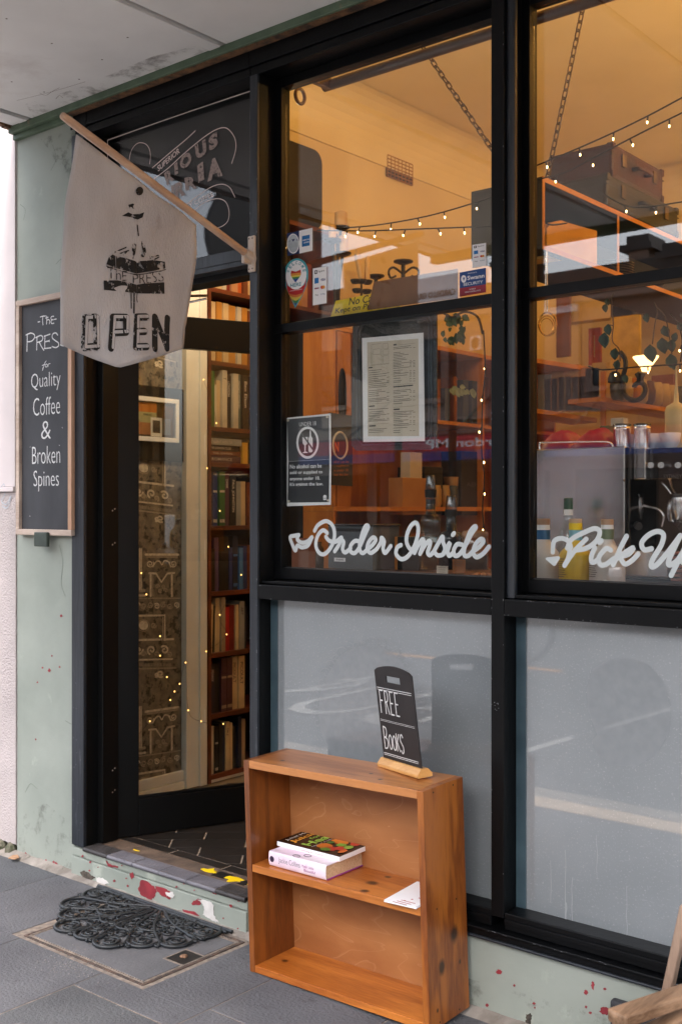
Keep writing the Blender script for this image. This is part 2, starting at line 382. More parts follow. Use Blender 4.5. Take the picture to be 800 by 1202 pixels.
m_kraft=M('kraft_paper_bag', s(164,104,56), s(132,80,42), 5, rough=.7, bump=.6, bscale=8)
m_red2=M('dark_red_foil', s(160,34,46), s(120,22,34), 8, rough=.3, bump=.6, bscale=7)
m_bulb=emis('fairy_bulb', (1,.62,.22,1), 4)
m_glint=emis('glint_bead', (1,.5,.14,1), .8)
m_lamp=emis('lit_shade', (1,.60,.22,1), .85)
m_wire=M('dark_wire', s(16,18,16), None, rough=.6)
m_orange=M('orange_print', s(214,128,54), None, rough=.8)
m_colors={}
def C(r,g,b,rough=.6):
    k=(r,g,b,rough)
    if k not in m_colors: m_colors[k]=M('paint_%d_%d_%d'%(r,g,b), s(r,g,b), s(int(r*.86),int(g*.86),int(b*.86)), 9, rough=rough)
    return m_colors[k]

# ------------------------------------------------------------------ ground, road
NZ=(0,-1,0)
pav=struct('pavement')
cbox('pavement_bed', m_joint, pav, -14, 6, -2.0, .0, -.25, -.0025)
hole=(-3.40,-2.69,-.535,-.045)
def slab(x0,x1,y0,y1,m,k):
    if x1-x0<.01 or y1-y0<.01: return
    hx0,hx1,hy0,hy1=hole
    if x0<hx1-.005 and x1>hx0+.005 and y0<hy1-.005 and y1>hy0+.005:
        for a in ((x0,x1,y0,min(y1,hy0)),(x0,x1,max(y0,hy1),y1),(x0,min(x1,hx0),max(y0,hy0),min(y1,hy1)),(max(x0,hx1),x1,max(y0,hy0),min(y1,hy1))):
            if a[1]-a[0]>.02 and a[3]-a[2]>.008: cbox('paving_slab', m, pav, a[0],a[1],a[2],a[3],-.03,0,.0015)
        return
    dz=random.uniform(-.0012,.0006)
    cbox('paving_slab', m, pav, x0,x1,y0,y1,-.03,dz,.0025)
gx=.0025
offs={-8:-.65,-7:-.3,-6:-.93}
for k in range(-18,10):
    xr=-2.432+.4555*(k+1); xl=xr-.4555
    o={0:-.495,-1:-.65,-2:-.93,-3:-.78,-4:-.55,1:-.70,2:-.40}.get(k, -random.uniform(.3,.95))
    edges=[-.036]+[o-.9*j for j in range(0,3) if -1.95<o-.9*j<-.1]+[-1.997]
    for a,b in zip(edges,edges[1:]):
        slab(xl+gx,xr-gx,b+gx,a-gx,random.choice([m_slab,m_slab,m_slab2]),k)
build('kerb', MB().box(-60,40,-2.18,-2.003,-.30,0.0), m_kerb, None, .012, kind='structure')
build('gutter', MB().box(-60,40,-2.75,-2.18,-.30,-.118), m_conc, None, kind='structure')
rd=MB().box(-300,300,-15.2,-2.75,-.4,-.122)
road=build('road', rd, m_asph, None, kind='structure')
g=MB().poly([(-400,-400,-.45),(400,-400,-.45),(400,400,-.45),(-400,400,-.45)])
build('ground', g, m_conc, None, kind='structure')
build('far_pavement', MB().box(-300,300,-19,-15.2,-.4,0), m_conc, None, kind='structure')
mk=MB()
for k in range(-2,4):
    x_=-3.8+k*2.9
    mk.poly([(x_-.04,-3.45,-.117),(x_+.04,-3.45,-.117),(x_+.07,-4.15,-.117),(x_-.01,-4.15,-.117)]); mk.poly([(x_+.02,-4.6,-.117),(x_+.10,-4.6,-.117),(x_+.14,-5.7,-.117),(x_+.06,-5.7,-.117)])
build('parking_bay_marks', mk, m_lane, road)
mk=MB(); 
for k in range(-8,10): mk.box(k*4+.4,k*4+2.6,-7.02,-6.92,-.121,-.117)
build('centre_line', mk, m_laney, road)
mk=MB(); mk.text('BUS',(-4.9,-3.6,-.116),(-1.9,0,0),(0,-1.7,0),-.01)
build('road_lettering', mk, m_lane, road)

rg=random.Random(2); gm=MB()
for k in range(520):
    cx_,cy_=(-3.02+rg.gauss(0,.07),-.56+rg.gauss(0,.045)) if k<260 else ((rg.uniform(-4.4,-1.0),-abs(rg.gauss(0,.035))-.012) if k<420 else (rg.uniform(-4.3,-1.6),rg.uniform(-1.1,-.05)))
    s_=rg.uniform(.0009,.0028); gm.add([(cx_-s_,cy_-s_*.8,.0),(cx_+s_,cy_-s_,.0),(cx_+s_*.7,cy_+s_,.0),(cx_-s_*.6,cy_+s_*.9,.0),(cx_,cy_,s_*1.2)],[(0,1,4),(1,2,4),(2,3,4),(3,0,4)])
gm.mi=[0]*len(gm.f); build('grit', gm, M('stone_grit', s(128,124,122), s(84,82,82), 90, rough=.95), None, kind='stuff', label='loose grit and dirt scattered on the pavement near the access cover', cat='grit', loc=(-3,-.5,0))
# ------------------------------------------------------------------ green wall of the shop
wall=thing('shop_wall','sage green plastered shop wall with chipped red and white paint round the black window frame','wall',(-3.9,0,0))
cbox('pilaster', m_green, wall, -4.158,-3.752,.0,.15,.0,3.145)
st=MB(); st.box(-3.752,-2.749,-.018,.15,0,.0815); st.box(-3.752,-2.749,-.012,.15,.084,.117)
build('step_riser', st, m_green, wall, .003)
pl=MB().box(-2.749,1.2,.0,.15,0,.228); build('plinth', pl, m_green, wall)
tr=MB(); tr.box(-4.16,1.2,-.045,.15,3.121,3.150); tr.box(-4.16,-3.76,-.022,0,3.098,3.121)
build('top_trim', tr, m_greendk, wall, .003)
tr=MB().box(-3.77,1.2,-.035,.0,3.1185,3.1208); build('timber_edge', tr, m_rust, wall)
cbox('upper_wall', m_green, wall, -4.158,1.2,.01,.15,3.152,7.0)
mo=MB()
xs=[-4.3+.06*i for i in range(0,60)]
for i in range(len(xs)-1):
    if xs[i]>-1.0: break
    a=.030+.012*noise.noise(Vector((xs[i]*7,0,0))); b=.030+.012*noise.noise(Vector((xs[i+1]*7,0,0)))
    h=.012+.008*noise.noise(Vector((xs[i]*9,3,0)))
    mo.add([(xs[i],-a-.015,-.001),(xs[i+1],-b-.015,-.001),(xs[i+1],-.0,h+.006),(xs[i],-.0,h+.006)],[(0,1,2,3)])
build('mortar_fillet', mo, m_mortar, wall)
def chip(pts, y=-.0195, m=m_red, name='paint_chip', cy=None):
    q=[P(px,py,y) for px,py in pts]
    # ragged outline
    out=[]
    for i in range(len(q)):
        a,b=q[i],q[(i+1)%len(q)]
        for k in range(5):
            p=a.lerp(b,k/5); j=min(.0030,(b-a).length*.16) if k else .0006
            out.append(p+Vector((random.uniform(-j,j),0,random.uniform(-j,j))))
    c=MB().prism(out,(0,.0012,0)); return build(name,c,m,wall)
chip([(166,1033),(171,1034),(180,1040),(184,1046),(181,1053),(176,1058),(172,1054),(165,1050),(162,1043)])
chip([(182,1040),(196,1044),(203,1049),(199,1056),(190,1052),(184,1046)])
chip([(194,1048),(202,1047),(205,1051),(202,1054),(196,1052)],-.0215,m_white)
chip([(224,1060),(232,1055),(238,1057),(235,1062),(226,1063)])
chip([(232,1056),(246,1058),(251,1063),(251,1075),(257,1083),(250,1081),(243,1077),(238,1074),(240,1068),(238,1062)],-.021,m_white)
chip([(214,1067),(226,1070),(234,1074),(232,1077),(216,1073)])
chip([(152,1026),(156,1024),(158,1030),(154,1032)])
chip([(124,1009),(128,1014),(139,1017),(138,1019),(127,1017)],-.0135)
chip([(248,1045),(254,1047),(254,1050),(249,1048)],-.0135)
chip([(205,1029),(214,1032),(213,1034),(206,1032)],-.0135)
chip([(269,1062),(272,1062),(272,1065),(270,1065)]); chip([(279,1056),(282,1056),(282,1058),(279,1058)],-.0135)
for (x,y) in ((97,1005),(106,1012),(105,1022),(115,1018),(120,1006),(134,1034),(143,1016),(150,1040),(216,1037),(228,1045),(279,1090),(262,1078),(185,1064),(148,1031),(207,1041)):
    r=random.uniform(.8,1.9); chip([(x-r,y),(x,y-r),(x+r,y),(x,y+r)])
for (x,y,r) in ((72,723,1.6),(58,787,2),(44,801,1),(70,783,1),(42,868,1),(61,770,1),(38,1008,2),(30,1002,1.5),(63,1012,1.5),(54,1010,1.2),(66,1014,2),(50,784,1)):
    chip([(x-r,y),(x,y-r*1.3),(x+r,y),(x,y+r)],-.0015)
for (x,y,a,b) in ((585,1141,4,3),(603,1157,1.5,1.5),(571,1180,2,2),(583,1198,3,2),(655,1121,1,1),(687,1165,2.5,3),(695,1157,2,5),(709,1161,2,1.5),(709,1187,7,4.5),(687,1182,1.5,1.5),(692,1189,2,1.5),(573,1191,3,2),(626,1178,2,1.5),(627,1183,1,1)):
    chip([(x-a,y),(x-a*.4,y-b),(x+a*.5,y-b*.8),(x+a,y),(x+a*.4,y+b),(x-a*.5,y+b*.7)],-.0015)
chip([(94,1024),(98,1022),(104,1024),(108,1028),(112,1030),(106,1034),(100,1031),(96,1028)],-.0195,m_mould)
chip([(113,1030),(121,1031),(128,1037),(120,1038),(114,1035)],-.0195,m_white)
chip([(617,1192),(621,1189),(624,1192),(622,1202),(616,1202)],-.0015,m_mould)
ms=distressed('black_mould', s(30,36,30), 16, .50, .30)
build('mould_stain', MB().poly([P(x,y,-.0016) for x,y in ((48,163),(90,150),(92,190),(84,212),(70,200),(58,176))]), ms, wall)
ms2=distressed('grey_dirt_bloom', s(96,96,86), 9, .52, .35)
build('dirt_stain', MB().poly([(-4.15,-.0014,.02),(-3.76,-.0014,.02),(-3.76,-.0014,.20),(-3.95,-.0014,.26),(-4.15,-.0014,.17)]), ms2, wall)
build('dirt_stain', MB().poly([(-1.9,-.0014,.01),(1,-.0014,.01),(1,-.0014,.10),(-.9,-.0014,.13),(-1.9,-.0014,.09)]), ms2, wall)
for L_ in ([(62,170),(66,186),(60,200)],[(66,310),(72,304),(80,302)],[(30,930),(36,920),(44,926)],[(77,846),(84,850),(90,851)],[(24,240),(30,246),(28,258)],[(70,640),(74,660),(72,684),(77,700)]):
    build('plaster_crack', MB().ribbon(smooth([P(x,y,-.0012) for x,y in L_],5),.0022,NZ), C(112,122,110), wall)
nb=thing('neighbour_wall','pale pink rendered wall of the shop next door, left of the green pilaster','wall',(-4.5,0,0))
cbox('rendered_wall', m_pink, nb, -9,-4.161,-.006,.15,.045,1.575)
cbox('smooth_panel', m_pinks, nb, -9,-4.161,-.010,.15,1.60,7.0)
cbox('ledge', m_pinks, nb, -9,-4.161,-.020,.15,1.577,1.598,.003)
b=MB()
for i in range(6):
    x=-4.55+.07*i; b.lathe([(.0,.0),(.03,.002),(.028,.03),(.012,.05),(0,.055)],7,(x,.0+random.uniform(-.006,.004),-.005),smooth=False)
build('mossy_rubble', b, M('mossy_rubble', s(66,72,48), s(118,112,98), 40, rough=.95, bump=.8), nb)
scr=MB(); sp=smooth([P(x,y,-.0106) for x,y in ((0,575),(5,568),(6,580),(2,588),(8,592),(13,582),(9,596),(3,594))],5)
scr.ribbon(sp,.004,NZ); build('faint_graffiti', scr, C(176,186,196), nb)
lf=MB(); lp=[G(x,y,.012) for x,y in ((10,1008),(15,1004.5),(21,1004),(23,1007),(18,1009))]
lf.prism(lp,(0,0,.003)); build('fallen_leaf', lf, M('dry_leaf', s(186,148,116), s(150,110,80), 60, rough=.8), None, cat='leaf', label='dry curled tan leaf lying on the pavement by the pink wall', loc=(-4.14,-.03,0))

# ------------------------------------------------------------------ awning
aw=thing('awning','weathered off-white awning soffit of large sheets with mouldy joints over the shopfront','awning',(-2,-1.6,3.15))
seams=[-4.14,-4.0,-2.835,-1.66,-.48,.70,1.9]
for a,b_ in zip(seams,seams[1:]):
    cbox('soffit_sheet', m_soffit, aw, a+.010,b_-.010,-2.88,-.02,3.150,3.165,.002)
cbox('soffit_backing', m_mould, aw, -4.14,1.9,-2.88,.0,3.1655,3.18)
for x in seams[1:-1]:
    cbox('joint_batten', m_soffit, aw, x-.066,x-.010,-2.86,-.05,3.142,3.1496,.003)
cbox('roof_deck', m_soffit, aw, -4.16,1.9,-2.95,.0,3.18,3.26)
cbox('front_fascia', m_greendk, aw, -4.16,1.9,-2.95,-2.882,3.10,3.18)
for k,(px,py) in enumerate(((8,22),(52,108),(93,93),(120,70),(61,51),(150,44),(210,40),(14,96))):
    d=ray(px,py); t_=(3.1495-CAM_H)/d[2]; build('nail_head', MB().disc((t_*d[0],t_*d[1]-CAM_D,3.1494),(0,0,-1),.004,8), m_mould, aw)
def sof(L_,w_,m_,nm):
    q=[]
    for px,py in L_:
        d=ray(px,py); t_=(3.1492-CAM_H)/d[2]; q.append(Vector((t_*d[0],t_*d[1]-CAM_D,3.1492)))
    build(nm, MB().ribbon(smooth(q,4),w_,(0,0,-1)), m_, aw)
for L_ in ([(47,109),(54,112),(62,107),(70,103)],[(66,116),(70,112),(74,115)],[(20,118),(60,108),(100,96)]): sof(L_,.0022,C(120,112,108),'soffit_crack')
ms3=distressed('soffit_grime', s(92,82,74), 7, .50, .3)
q=[]
for px,py in ((40,138),(150,97),(276,52),(262,46),(180,66),(90,104),(30,122)):
    d=ray(px,py); t_=(3.1491-CAM_H)/d[2]; q.append(Vector((t_*d[0],t_*d[1]-CAM_D,3.1491)))
build('soffit_grime', MB().poly(q), ms3, aw)
e=MB()
for i in range(37):
    y=-2.88+.078*i; e.box(-4.168-random.uniform(0,.006),-4.140,y,y+.079,3.140+random.uniform(0,.006),3.172)
build('rusty_end_flashing', e, m_rust, aw)
hb=thing('hanging_board','dark scalloped board hanging beyond the awning end, seen only in the fanlight glass','sign',(-4.5,-1.9,2.6))
o=[(-4.5,-1.36-.06*math.cos(z*9),2.0+z) for z in [k*.05 for k in range(33)]]
o+= [(-4.5,-2.2,3.6),(-4.5,-2.2,2.0)]
build('board', MB().prism(o,(-.04,0,0)), m_dark, hb)

# ------------------------------------------------------------------ shopfront frame
fr=thing('shopfront_frame','black painted timber shopfront frame holding two big windows and the doorway','window frame',(-2.2,0,1.2))
pst=cbox('post', m_door, fr, -3.752,-3.673,.0,.135,.128,3.03,0, 'blue black door post at the green wall'); cbox('post_lit_face', m_jamb, pst, -3.752,-3.673,-.016,-.0005,.128,3.03,.002)  # lighter face over a blacker core: reveal shade put into the colour
pst=cbox('post', m_door, fr, -2.749,-2.712,.012,.13,.121,3.03,0, 'scuffed blue black post between the door and the left window'); cbox('post_lit_face', m_jamb, pst, -2.749,-2.712,.0,.0115,.121,3.03,.002)  # same split, the darker core carries the shade of the reveal
cbox('post', m_black, fr, -1.754,-1.710,.0,.13,.300,3.03,.002, 'black post between the two windows')
cbox('post', m_black, fr, -.715,-.672,.0,.13,.300,3.03,.002)
cbox('half_round_bead', m_black, fr, -1.709,-1.700,.020,.125,1.2395,3.03,.004)
bd=MB().tube([(-1.703,.030,1.24),(-1.703,.030,3.03)],.017,12); build('round_bead', bd, m_jamb, fr)
for a,b_ in ((-3.78,-3.673),(-3.673,-2.749),(-2.749,-1.754),(-1.754,.9)):
    cbox('head_rail', m_black, fr, a+.0005,b_-.0005,-.002,.13,3.0635,3.118,.002)
    cbox('head_moulding', m_black, fr, a+.001,b_-.001,.004,.13,3.0305,3.061,.003)
bays=[(-2.712,-1.754),(-1.710,-.715)]
for i,(a,b_) in enumerate(bays):
    cbox('middle_rail', m_black, fr, a+.001,b_-.001,.0,.13,1.187,1.237,.0025)
    cbox('sill_fillet', m_black, fr, a+.001,b_-.001,.022,.13,1.239,1.250,.002)
    cbox('bottom_rail', m_black, fr, a+.001,b_-.001,.002,.10,.268,.318,.0025)
    cbox('bottom_groove', m_black, fr, a+.003,b_-.003,-.004,.0015,.286,.3,.001)
cbox('sill_ledge', m_black, fr, -2.748,.9,-.024,.10,.258,.2655,.002)
cbox('lower_fascia', m_black, fr, -2.748,.9,-.014,.10,.231,.2575,.003)
cbox('fascia_drip', m_jamb, fr, -2.748,.9,-.020,.0,.2295,.238,.003)
sash=[]
for i,(a,b_) in enumerate(bays):
    t=.018; y0,y1=.085,.13
    ia,ib=a+.024,b_-.004
    cbox('sash_stile', m_black, fr, a+.001,ia+.012,y0,y1,1.252,3.03,.0015)
    cbox('sash_stile', m_black, fr, ib-.010,b_-.001,y0,y1,1.252,3.03,.0015)
    cbox('sash_top_rail', m_black, fr, ia+.013,ib-.011,y0,y1,2.997,3.03,.0015)
    cbox('sash_bottom_rail', m_black, fr, ia+.013,ib-.011,y0-.004,y1,1.2525,1.294,.0025)
    cbox('transom_bar', m_jamb if 0 else m_black, fr, a+.002,b_-.002,y0-.006,y1+.002,2.125,2.157,.002)
    cbox('pane', m_glass, fr, ia+.0125,ib-.0105,.108,.113,1.2945,2.1245)
    cbox('pane', m_glass, fr, ia+.0125,ib-.0105,.108,.113,2.1575,2.9965)
    cbox('frosted_pane', m_frost, fr, a+.012,b_-.002,.070,.078,.3185,1.1865)
    cbox('pane_edge', m_gasket, fr, a+.0015,a+.034,.066,.0695,.3185,1.1865)
# faint curl-edged silhouette in its own grey on the left frosted pane
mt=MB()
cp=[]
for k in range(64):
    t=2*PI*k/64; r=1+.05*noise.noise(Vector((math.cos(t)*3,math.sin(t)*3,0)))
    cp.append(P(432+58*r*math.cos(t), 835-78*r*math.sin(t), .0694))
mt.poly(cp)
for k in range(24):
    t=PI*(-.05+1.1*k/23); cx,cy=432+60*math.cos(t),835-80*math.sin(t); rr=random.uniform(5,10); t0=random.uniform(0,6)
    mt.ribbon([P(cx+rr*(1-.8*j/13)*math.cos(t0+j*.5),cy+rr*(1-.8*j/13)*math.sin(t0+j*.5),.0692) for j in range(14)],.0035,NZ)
build('pane_silhouette', mt, m_frost2, fr)
mt=MB()
for (x,y0_,y1_,w_) in ((663,998,1082,.0022),(671,1030,1092,.0018),(646,1010,1060,.0012),(664,1060,1090,.003),(700,980,1030,.0010),(735,1040,1100,.0012)):
    mt.ribbon(smooth([P(x+random.uniform(-.6,.6),y0_+(y1_-y0_)*k/5,.0695) for k in range(6)],3),w_,NZ)
for k in range(60):
    px_,py_=random.uniform(610,800),random.uniform(960,1100)
    if py_<1062+(px_-605)*.27: mt.disc(P(px_,py_,.0695),NZ,random.uniform(.0006,.0018),6)
build('dried_drips', mt, C(164,168,170), fr, kind='stuff')
mt=MB(); mt.poly([P(*q,.0694) for q in ((690,835),(688,810),(695,785),(712,775),(735,772),(760,780),(778,800),(786,830),(784,860),(770,885),(745,900),(715,898),(700,885),(694,870),(700,862))])  # rounded silhouette and a stroke in the same grey, right frosted pane
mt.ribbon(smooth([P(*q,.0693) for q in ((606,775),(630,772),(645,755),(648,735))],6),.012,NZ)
build('pane_silhouette', mt, m_frost2, fr)
nk=MB(); rk=random.Random(8)
def nick(x,z,y,sx,sz): nk.poly([(x-sx,y,z-sz*.4),(x+sx*.3,y,z-sz),(x+sx,y,z+sz*.2),(x-sx*.2,y,z+sz)])
for k in range(46): nick(-2.749+rk.choice([.002,.035])+rk.uniform(-.001,.001),rk.uniform(.2,2.9),-.0006,rk.uniform(.0008,.002),rk.uniform(.001,.005))
for k in range(30): nick(-1.754+rk.choice([.002,.042]),rk.uniform(.35,2.9),-.0006,rk.uniform(.0006,.0018),rk.uniform(.001,.004))
for k in range(70): nick(rk.uniform(-2.7,-.8),1.2365-rk.uniform(0,.003) if k%2 else 1.189+rk.uniform(0,.003),-.0006,rk.uniform(.001,.004),rk.uniform(.0006,.0014))
for k in range(60): nick(rk.uniform(-2.7,-.8),.2655-rk.uniform(0,.004),-.0246,rk.uniform(.001,.006),rk.uniform(.0004,.0010))
for k in range(14): nick(-3.745+rk.uniform(0,.06),rk.uniform(.14,.9),-.0166,rk.uniform(.001,.003),rk.uniform(.001,.004))
for k in range(9): nick(rk.uniform(-1.745,-1.72),.92+rk.uniform(-.012,.012),-.0006,.0016,.0012)
build('paint_nicks', nk, C(120,122,126), fr, kind='stuff')
sb_=MB()
for a,b_ in bays:
    for z in (1.2945,2.158): sb_.tube([(a+.04,.1065,z),(b_-.02,.1065,z)],.0022,5)
build('sealant_bead', sb_, C(58,60,62), fr, kind='stuff')
# fanlight over the door
cbox('fanlight_bar', m_jamb, fr, -3.672,-2.750,.004,.05,2.385,2.430,.003)
cbox('fanlight_bar_step', m_jamb, fr, -3.672,-2.750,-.004,.045,2.365,2.3835,.003)
cbox('door_head', m_door, fr, -3.672,-2.750,.05,.135,2.345,2.42,.002)
fl=cbox('fanlight_pane', m_glassf, fr, -3.671,-2.751,.078,.083,2.4305,3.03); cbox('fanlight_backing', m_door, fr, -3.671,-2.751,.095,.10,2.4305,3.03)
cbox('door_stop', m_door, fr, -3.6725,-3.640,.055,.135,.135,2.344,.002)
cbox('door_stop', m_door, fr, -2.775,-2.7495,.055,.13,.135,2.344,.002)
rt=MB()
yg=.0775
def rb(pts,wd,m=None,y=yg,n=6):
    if m: rt.mat(m)
    rt.ribbon(smooth([P(a,b,y) for a,b in pts],n),wd,NZ)
rt.mat(m_gilt)
rb([(126.5,164.5),(210,135.2),(293,107.2)],.004); rb([(126.5,164.5),(126.5,200),(126.5,300)],.004); rb([(228,307),(260,300),(289,293)],.004)
Z6=lambda pts:[(170+a/6.667,140+b/6.667) for a,b in pts]
rb(Z6([(-130,400),(-110,260),(-60,190),(0,190),(35,230),(45,290),(38,350)]),.0025)
rb(Z6([(60,380),(200,260),(320,160),(395,90)]),.0035)
rb(Z6([(60,475),(180,385),(300,275),(450,150),(560,80),(640,70),(700,140),(712,230),(680,345)]),.0035)
rb(Z6([(310,680),(420,595),(520,530),(600,508),(660,530),(690,580),(705,610)]),.003)
rb(Z6([(380,720),(450,660),(520,630),(580,622),(635,650),(660,730),(640,810),(560,850),(500,800)]),.003)
def slant_text(st,a,b,c,m,bold=.02,sh=0):
    O=P(170+a[0]/6.667,140+a[1]/6.667,yg); U=P(170+b[0]/6.667,140+b[1]/6.667,yg)-O; V=P(170+c[0]/6.667,140+c[1]/6.667,yg)-O
    rt.mat(m); rt.text(st,O,U,V,bold)
slant_text('SUPERIOR',(105,410),(275,262),(98,368),m_gilt,.01)
slant_text('R',(175,520),(232,470),(150,425),m_giltD,.05)
slant_text('I',(236,440),(262,420),(228,352),m_giltD,.06)
slant_text('O',(282,405),(372,345),(268,300),m_giltD,.06)
slant_text('U',(405,320),(488,268),(390,205),m_giltD,.06)
slant_text('S',(505,255),(575,205),(497,140),m_giltD,.06)
slant_text('IR',(215,640),(320,590),(205,520),m_giltD,.05)
slant_text('R',(320,560),(410,540),(310,460),m_giltD,.05)
slant_text('I',(420,500),(465,470),(410,360),m_giltD,.07)
slant_text('A',(490,490),(610,440),(480,330),m_giltD,.06)
slant_text('LY COFFEE',(335,700),(540,600),(325,668),m_gilt,.0)
build('gilt_lettering', rt, None, fr)

# ------------------------------------------------------------------ threshold
th=thing('doorstep','worn tiled doorstep with ribbed grey nosing tiles and flaking yellow paint','step',(-3.2,.05,.12))
x=-3.67
for k in range(7):
    x1=min(x+.153,-2.752); m=m_noseD if k in (0,5,6) else m_nose
    nz=MB(); nz.tube([(x+.001,-.016,.1235),(x1-.001,-.016,.1235)],.009,10)
    nz.box(x+.001,x1-.001,-.016,.058,.1195,.1320)
    for j in range(5): nz.box(x+.003,x1-.003,-.004+j*.0115,.002+j*.0115,.1320,.1337)
    build('nosing_tile', nz, m, th)
    x=x1+.001
    if x>-2.76: break
cbox('timber_strip', m_worn, th, -3.67,-2.752,.060,.150,.118,.1305)
for k,(a,b_,c) in enumerate(((-3.10,-3.03,.085),(-2.96,-2.89,.080),(-2.845,-2.775,.074),(-3.50,-3.45,.075))):
    pp=[]
    n_=14 if k<3 else 8
    for j in range(n_):
        t=2*PI*j/n_; rx=(b_-a)/2*random.choice([.75,.95,1.25]); ry=(.026 if k<3 else .006)*random.choice([.55,.9,1.35])
        pp.append(((a+b_)/2+rx*math.cos(t), c+ry*math.sin(t)+.018, .1312))
    build('yellow_paint_patch', MB().prism(pp,(0,0,.0008)), m_yellow, th)
build('black_paint_patch', MB().box(-3.03,-2.96,.075,.13,.1308,.1316), m_dark, th); build('black_paint_patch', MB().box(-2.885,-2.85,.07,.12,.1308,.1316), m_dark, th)

# ------------------------------------------------------------------ interior shell and slate floor
fl=struct('floor')
cbox('floor_base', m_grout, fl, -4.6,1.2,.152,7.0,.0,.1288)
def tile(pts):
    c=sum((Vector(p) for p in pts),Vector())/len(pts)
    q=[Vector(p)+(c-Vector(p)).normalized()*.0042 for p in pts]
    build('floor_tile', MB().prism([(p.x,p.y,.1217) for p in q],(0,0,.0085)), m_tile, fl)
for k in range(7): tile([(-3.95+k*.3,.153,0),(-3.65+k*.3,.153,0),(-3.65+k*.3,.205,0),(-3.95+k*.3,.205,0)])
# beyond the border the slates run diagonally; rows parallel to (0.766,0.643)
ud=Vector((.766,.643,0)); vd=Vector((-.643,.766,0)); o=Vector((-3.41,.205,0))
def clipy(poly,y0):
    out=[]
    for i in range(len(poly)):
        a,b=poly[i],poly[(i+1)%len(poly)]
        if a.y>=y0: out.append(a)
        if (a.y>=y0)!=(b.y>=y0): out.append(a.lerp(b,(y0-a.y)/(b.y-a.y)))
    return out
for r in range(-5,10):
    for c_ in range(-3,7):
        a=o+vd*(r*.105)+ud*(c_*.31+(.13 if r%2 else 0))
        q=[a,a+ud*.31,a+ud*.31+vd*.105,a+vd*.105]
        if max(p.x for p in q)>-2.3 or min(p.x for p in q)<-4.05 or max(p.y for p in q)>2.0: continue
        q=clipy(q,.207)
        if len(q)>2: tile([tuple(p) for p in q])
rm=struct('interior_walls')
XL=-4.07
cbox('left_wall', m_wallw, rm, -4.6,-4.34,.15,7.0,.12,4.6)
cbox('wallpaper', m_wp, rm, -4.34,XL,.151,.871,.13,3.05)
cbox('wall_above_paper', m_wallw, rm, -4.34,-4.08,.151,.955,3.052,4.3)
cbox('back_wall', m_wallw, rm, -4.34,1.2,6.6,6.75,.12,4.3)
cbox('bulkhead', m_wallw, rm, -4.34,1.2,5.2,5.32,3.0,4.3)
cbox('right_wall', m_wallw, rm, 1.0,1.15,.15,6.6,.12,4.3)
cbox('front_lining', m_wallw, rm, -4.34,1.0,.151,.26,3.12,4.0)
cbox('front_lining_low', m_dark, rm, -2.74,1.0,.152,.19,.13,1.14)
ce=build('ceiling', MB().box(-4.6,1.2,.15,7.0,4.02,4.2), m_ceil, None, kind='structure')
cv=MB(); pr=[]
for k in range(9):
    t=PI/2*k/8; pr.append((-4.34+.25-.25*math.cos(t)+.0, 3.77+.25*math.sin(t)))
pr=[(-4.339,3.70),(-4.325,3.70),(-4.325,3.77)]+[(-4.325+.24*(1-math.cos(PI/2*k/8)),3.77+.245*math.sin(PI/2*k/8)) for k in range(1,9)]+[(-4.339,4.018)]
cv.prism([(a,.27,b) for a,b in pr],(0,4.9,0)); cv.prism([(-4.3,5.198-(a+4.34),b) for a,b in pr],(5.2,0,0))
build('cove_cornice', cv, m_ceil, ce)
# white woodwork between the wallpaper and the bookcase
ww=thing('door_casing','white painted old door casing with hinge scars between wallpaper and tall bookcase','door casing',(-4.05,.9,.13))
cbox('casing_board', m_whitew, ww, -4.075,-4.035,.872,1.005,.135,2.98,.003)
cbox('casing_bead', m_whitew, ww, -4.034,-4.022,.952,.998,.135,2.98,.003)
cbox('skirting', m_whitew, ww, -4.069,-4.045,.16,.871,.135,.175,.003)
cbox('skirting_cap', m_whitew, ww, -4.069,-4.052,.16,.871,.177,.225,.004)
for z in (1.82,1.30,.46): cbox('hinge_scar', m_paper, ww, -4.0219,-4.0200,.975,.985,z-.05,z+.05)
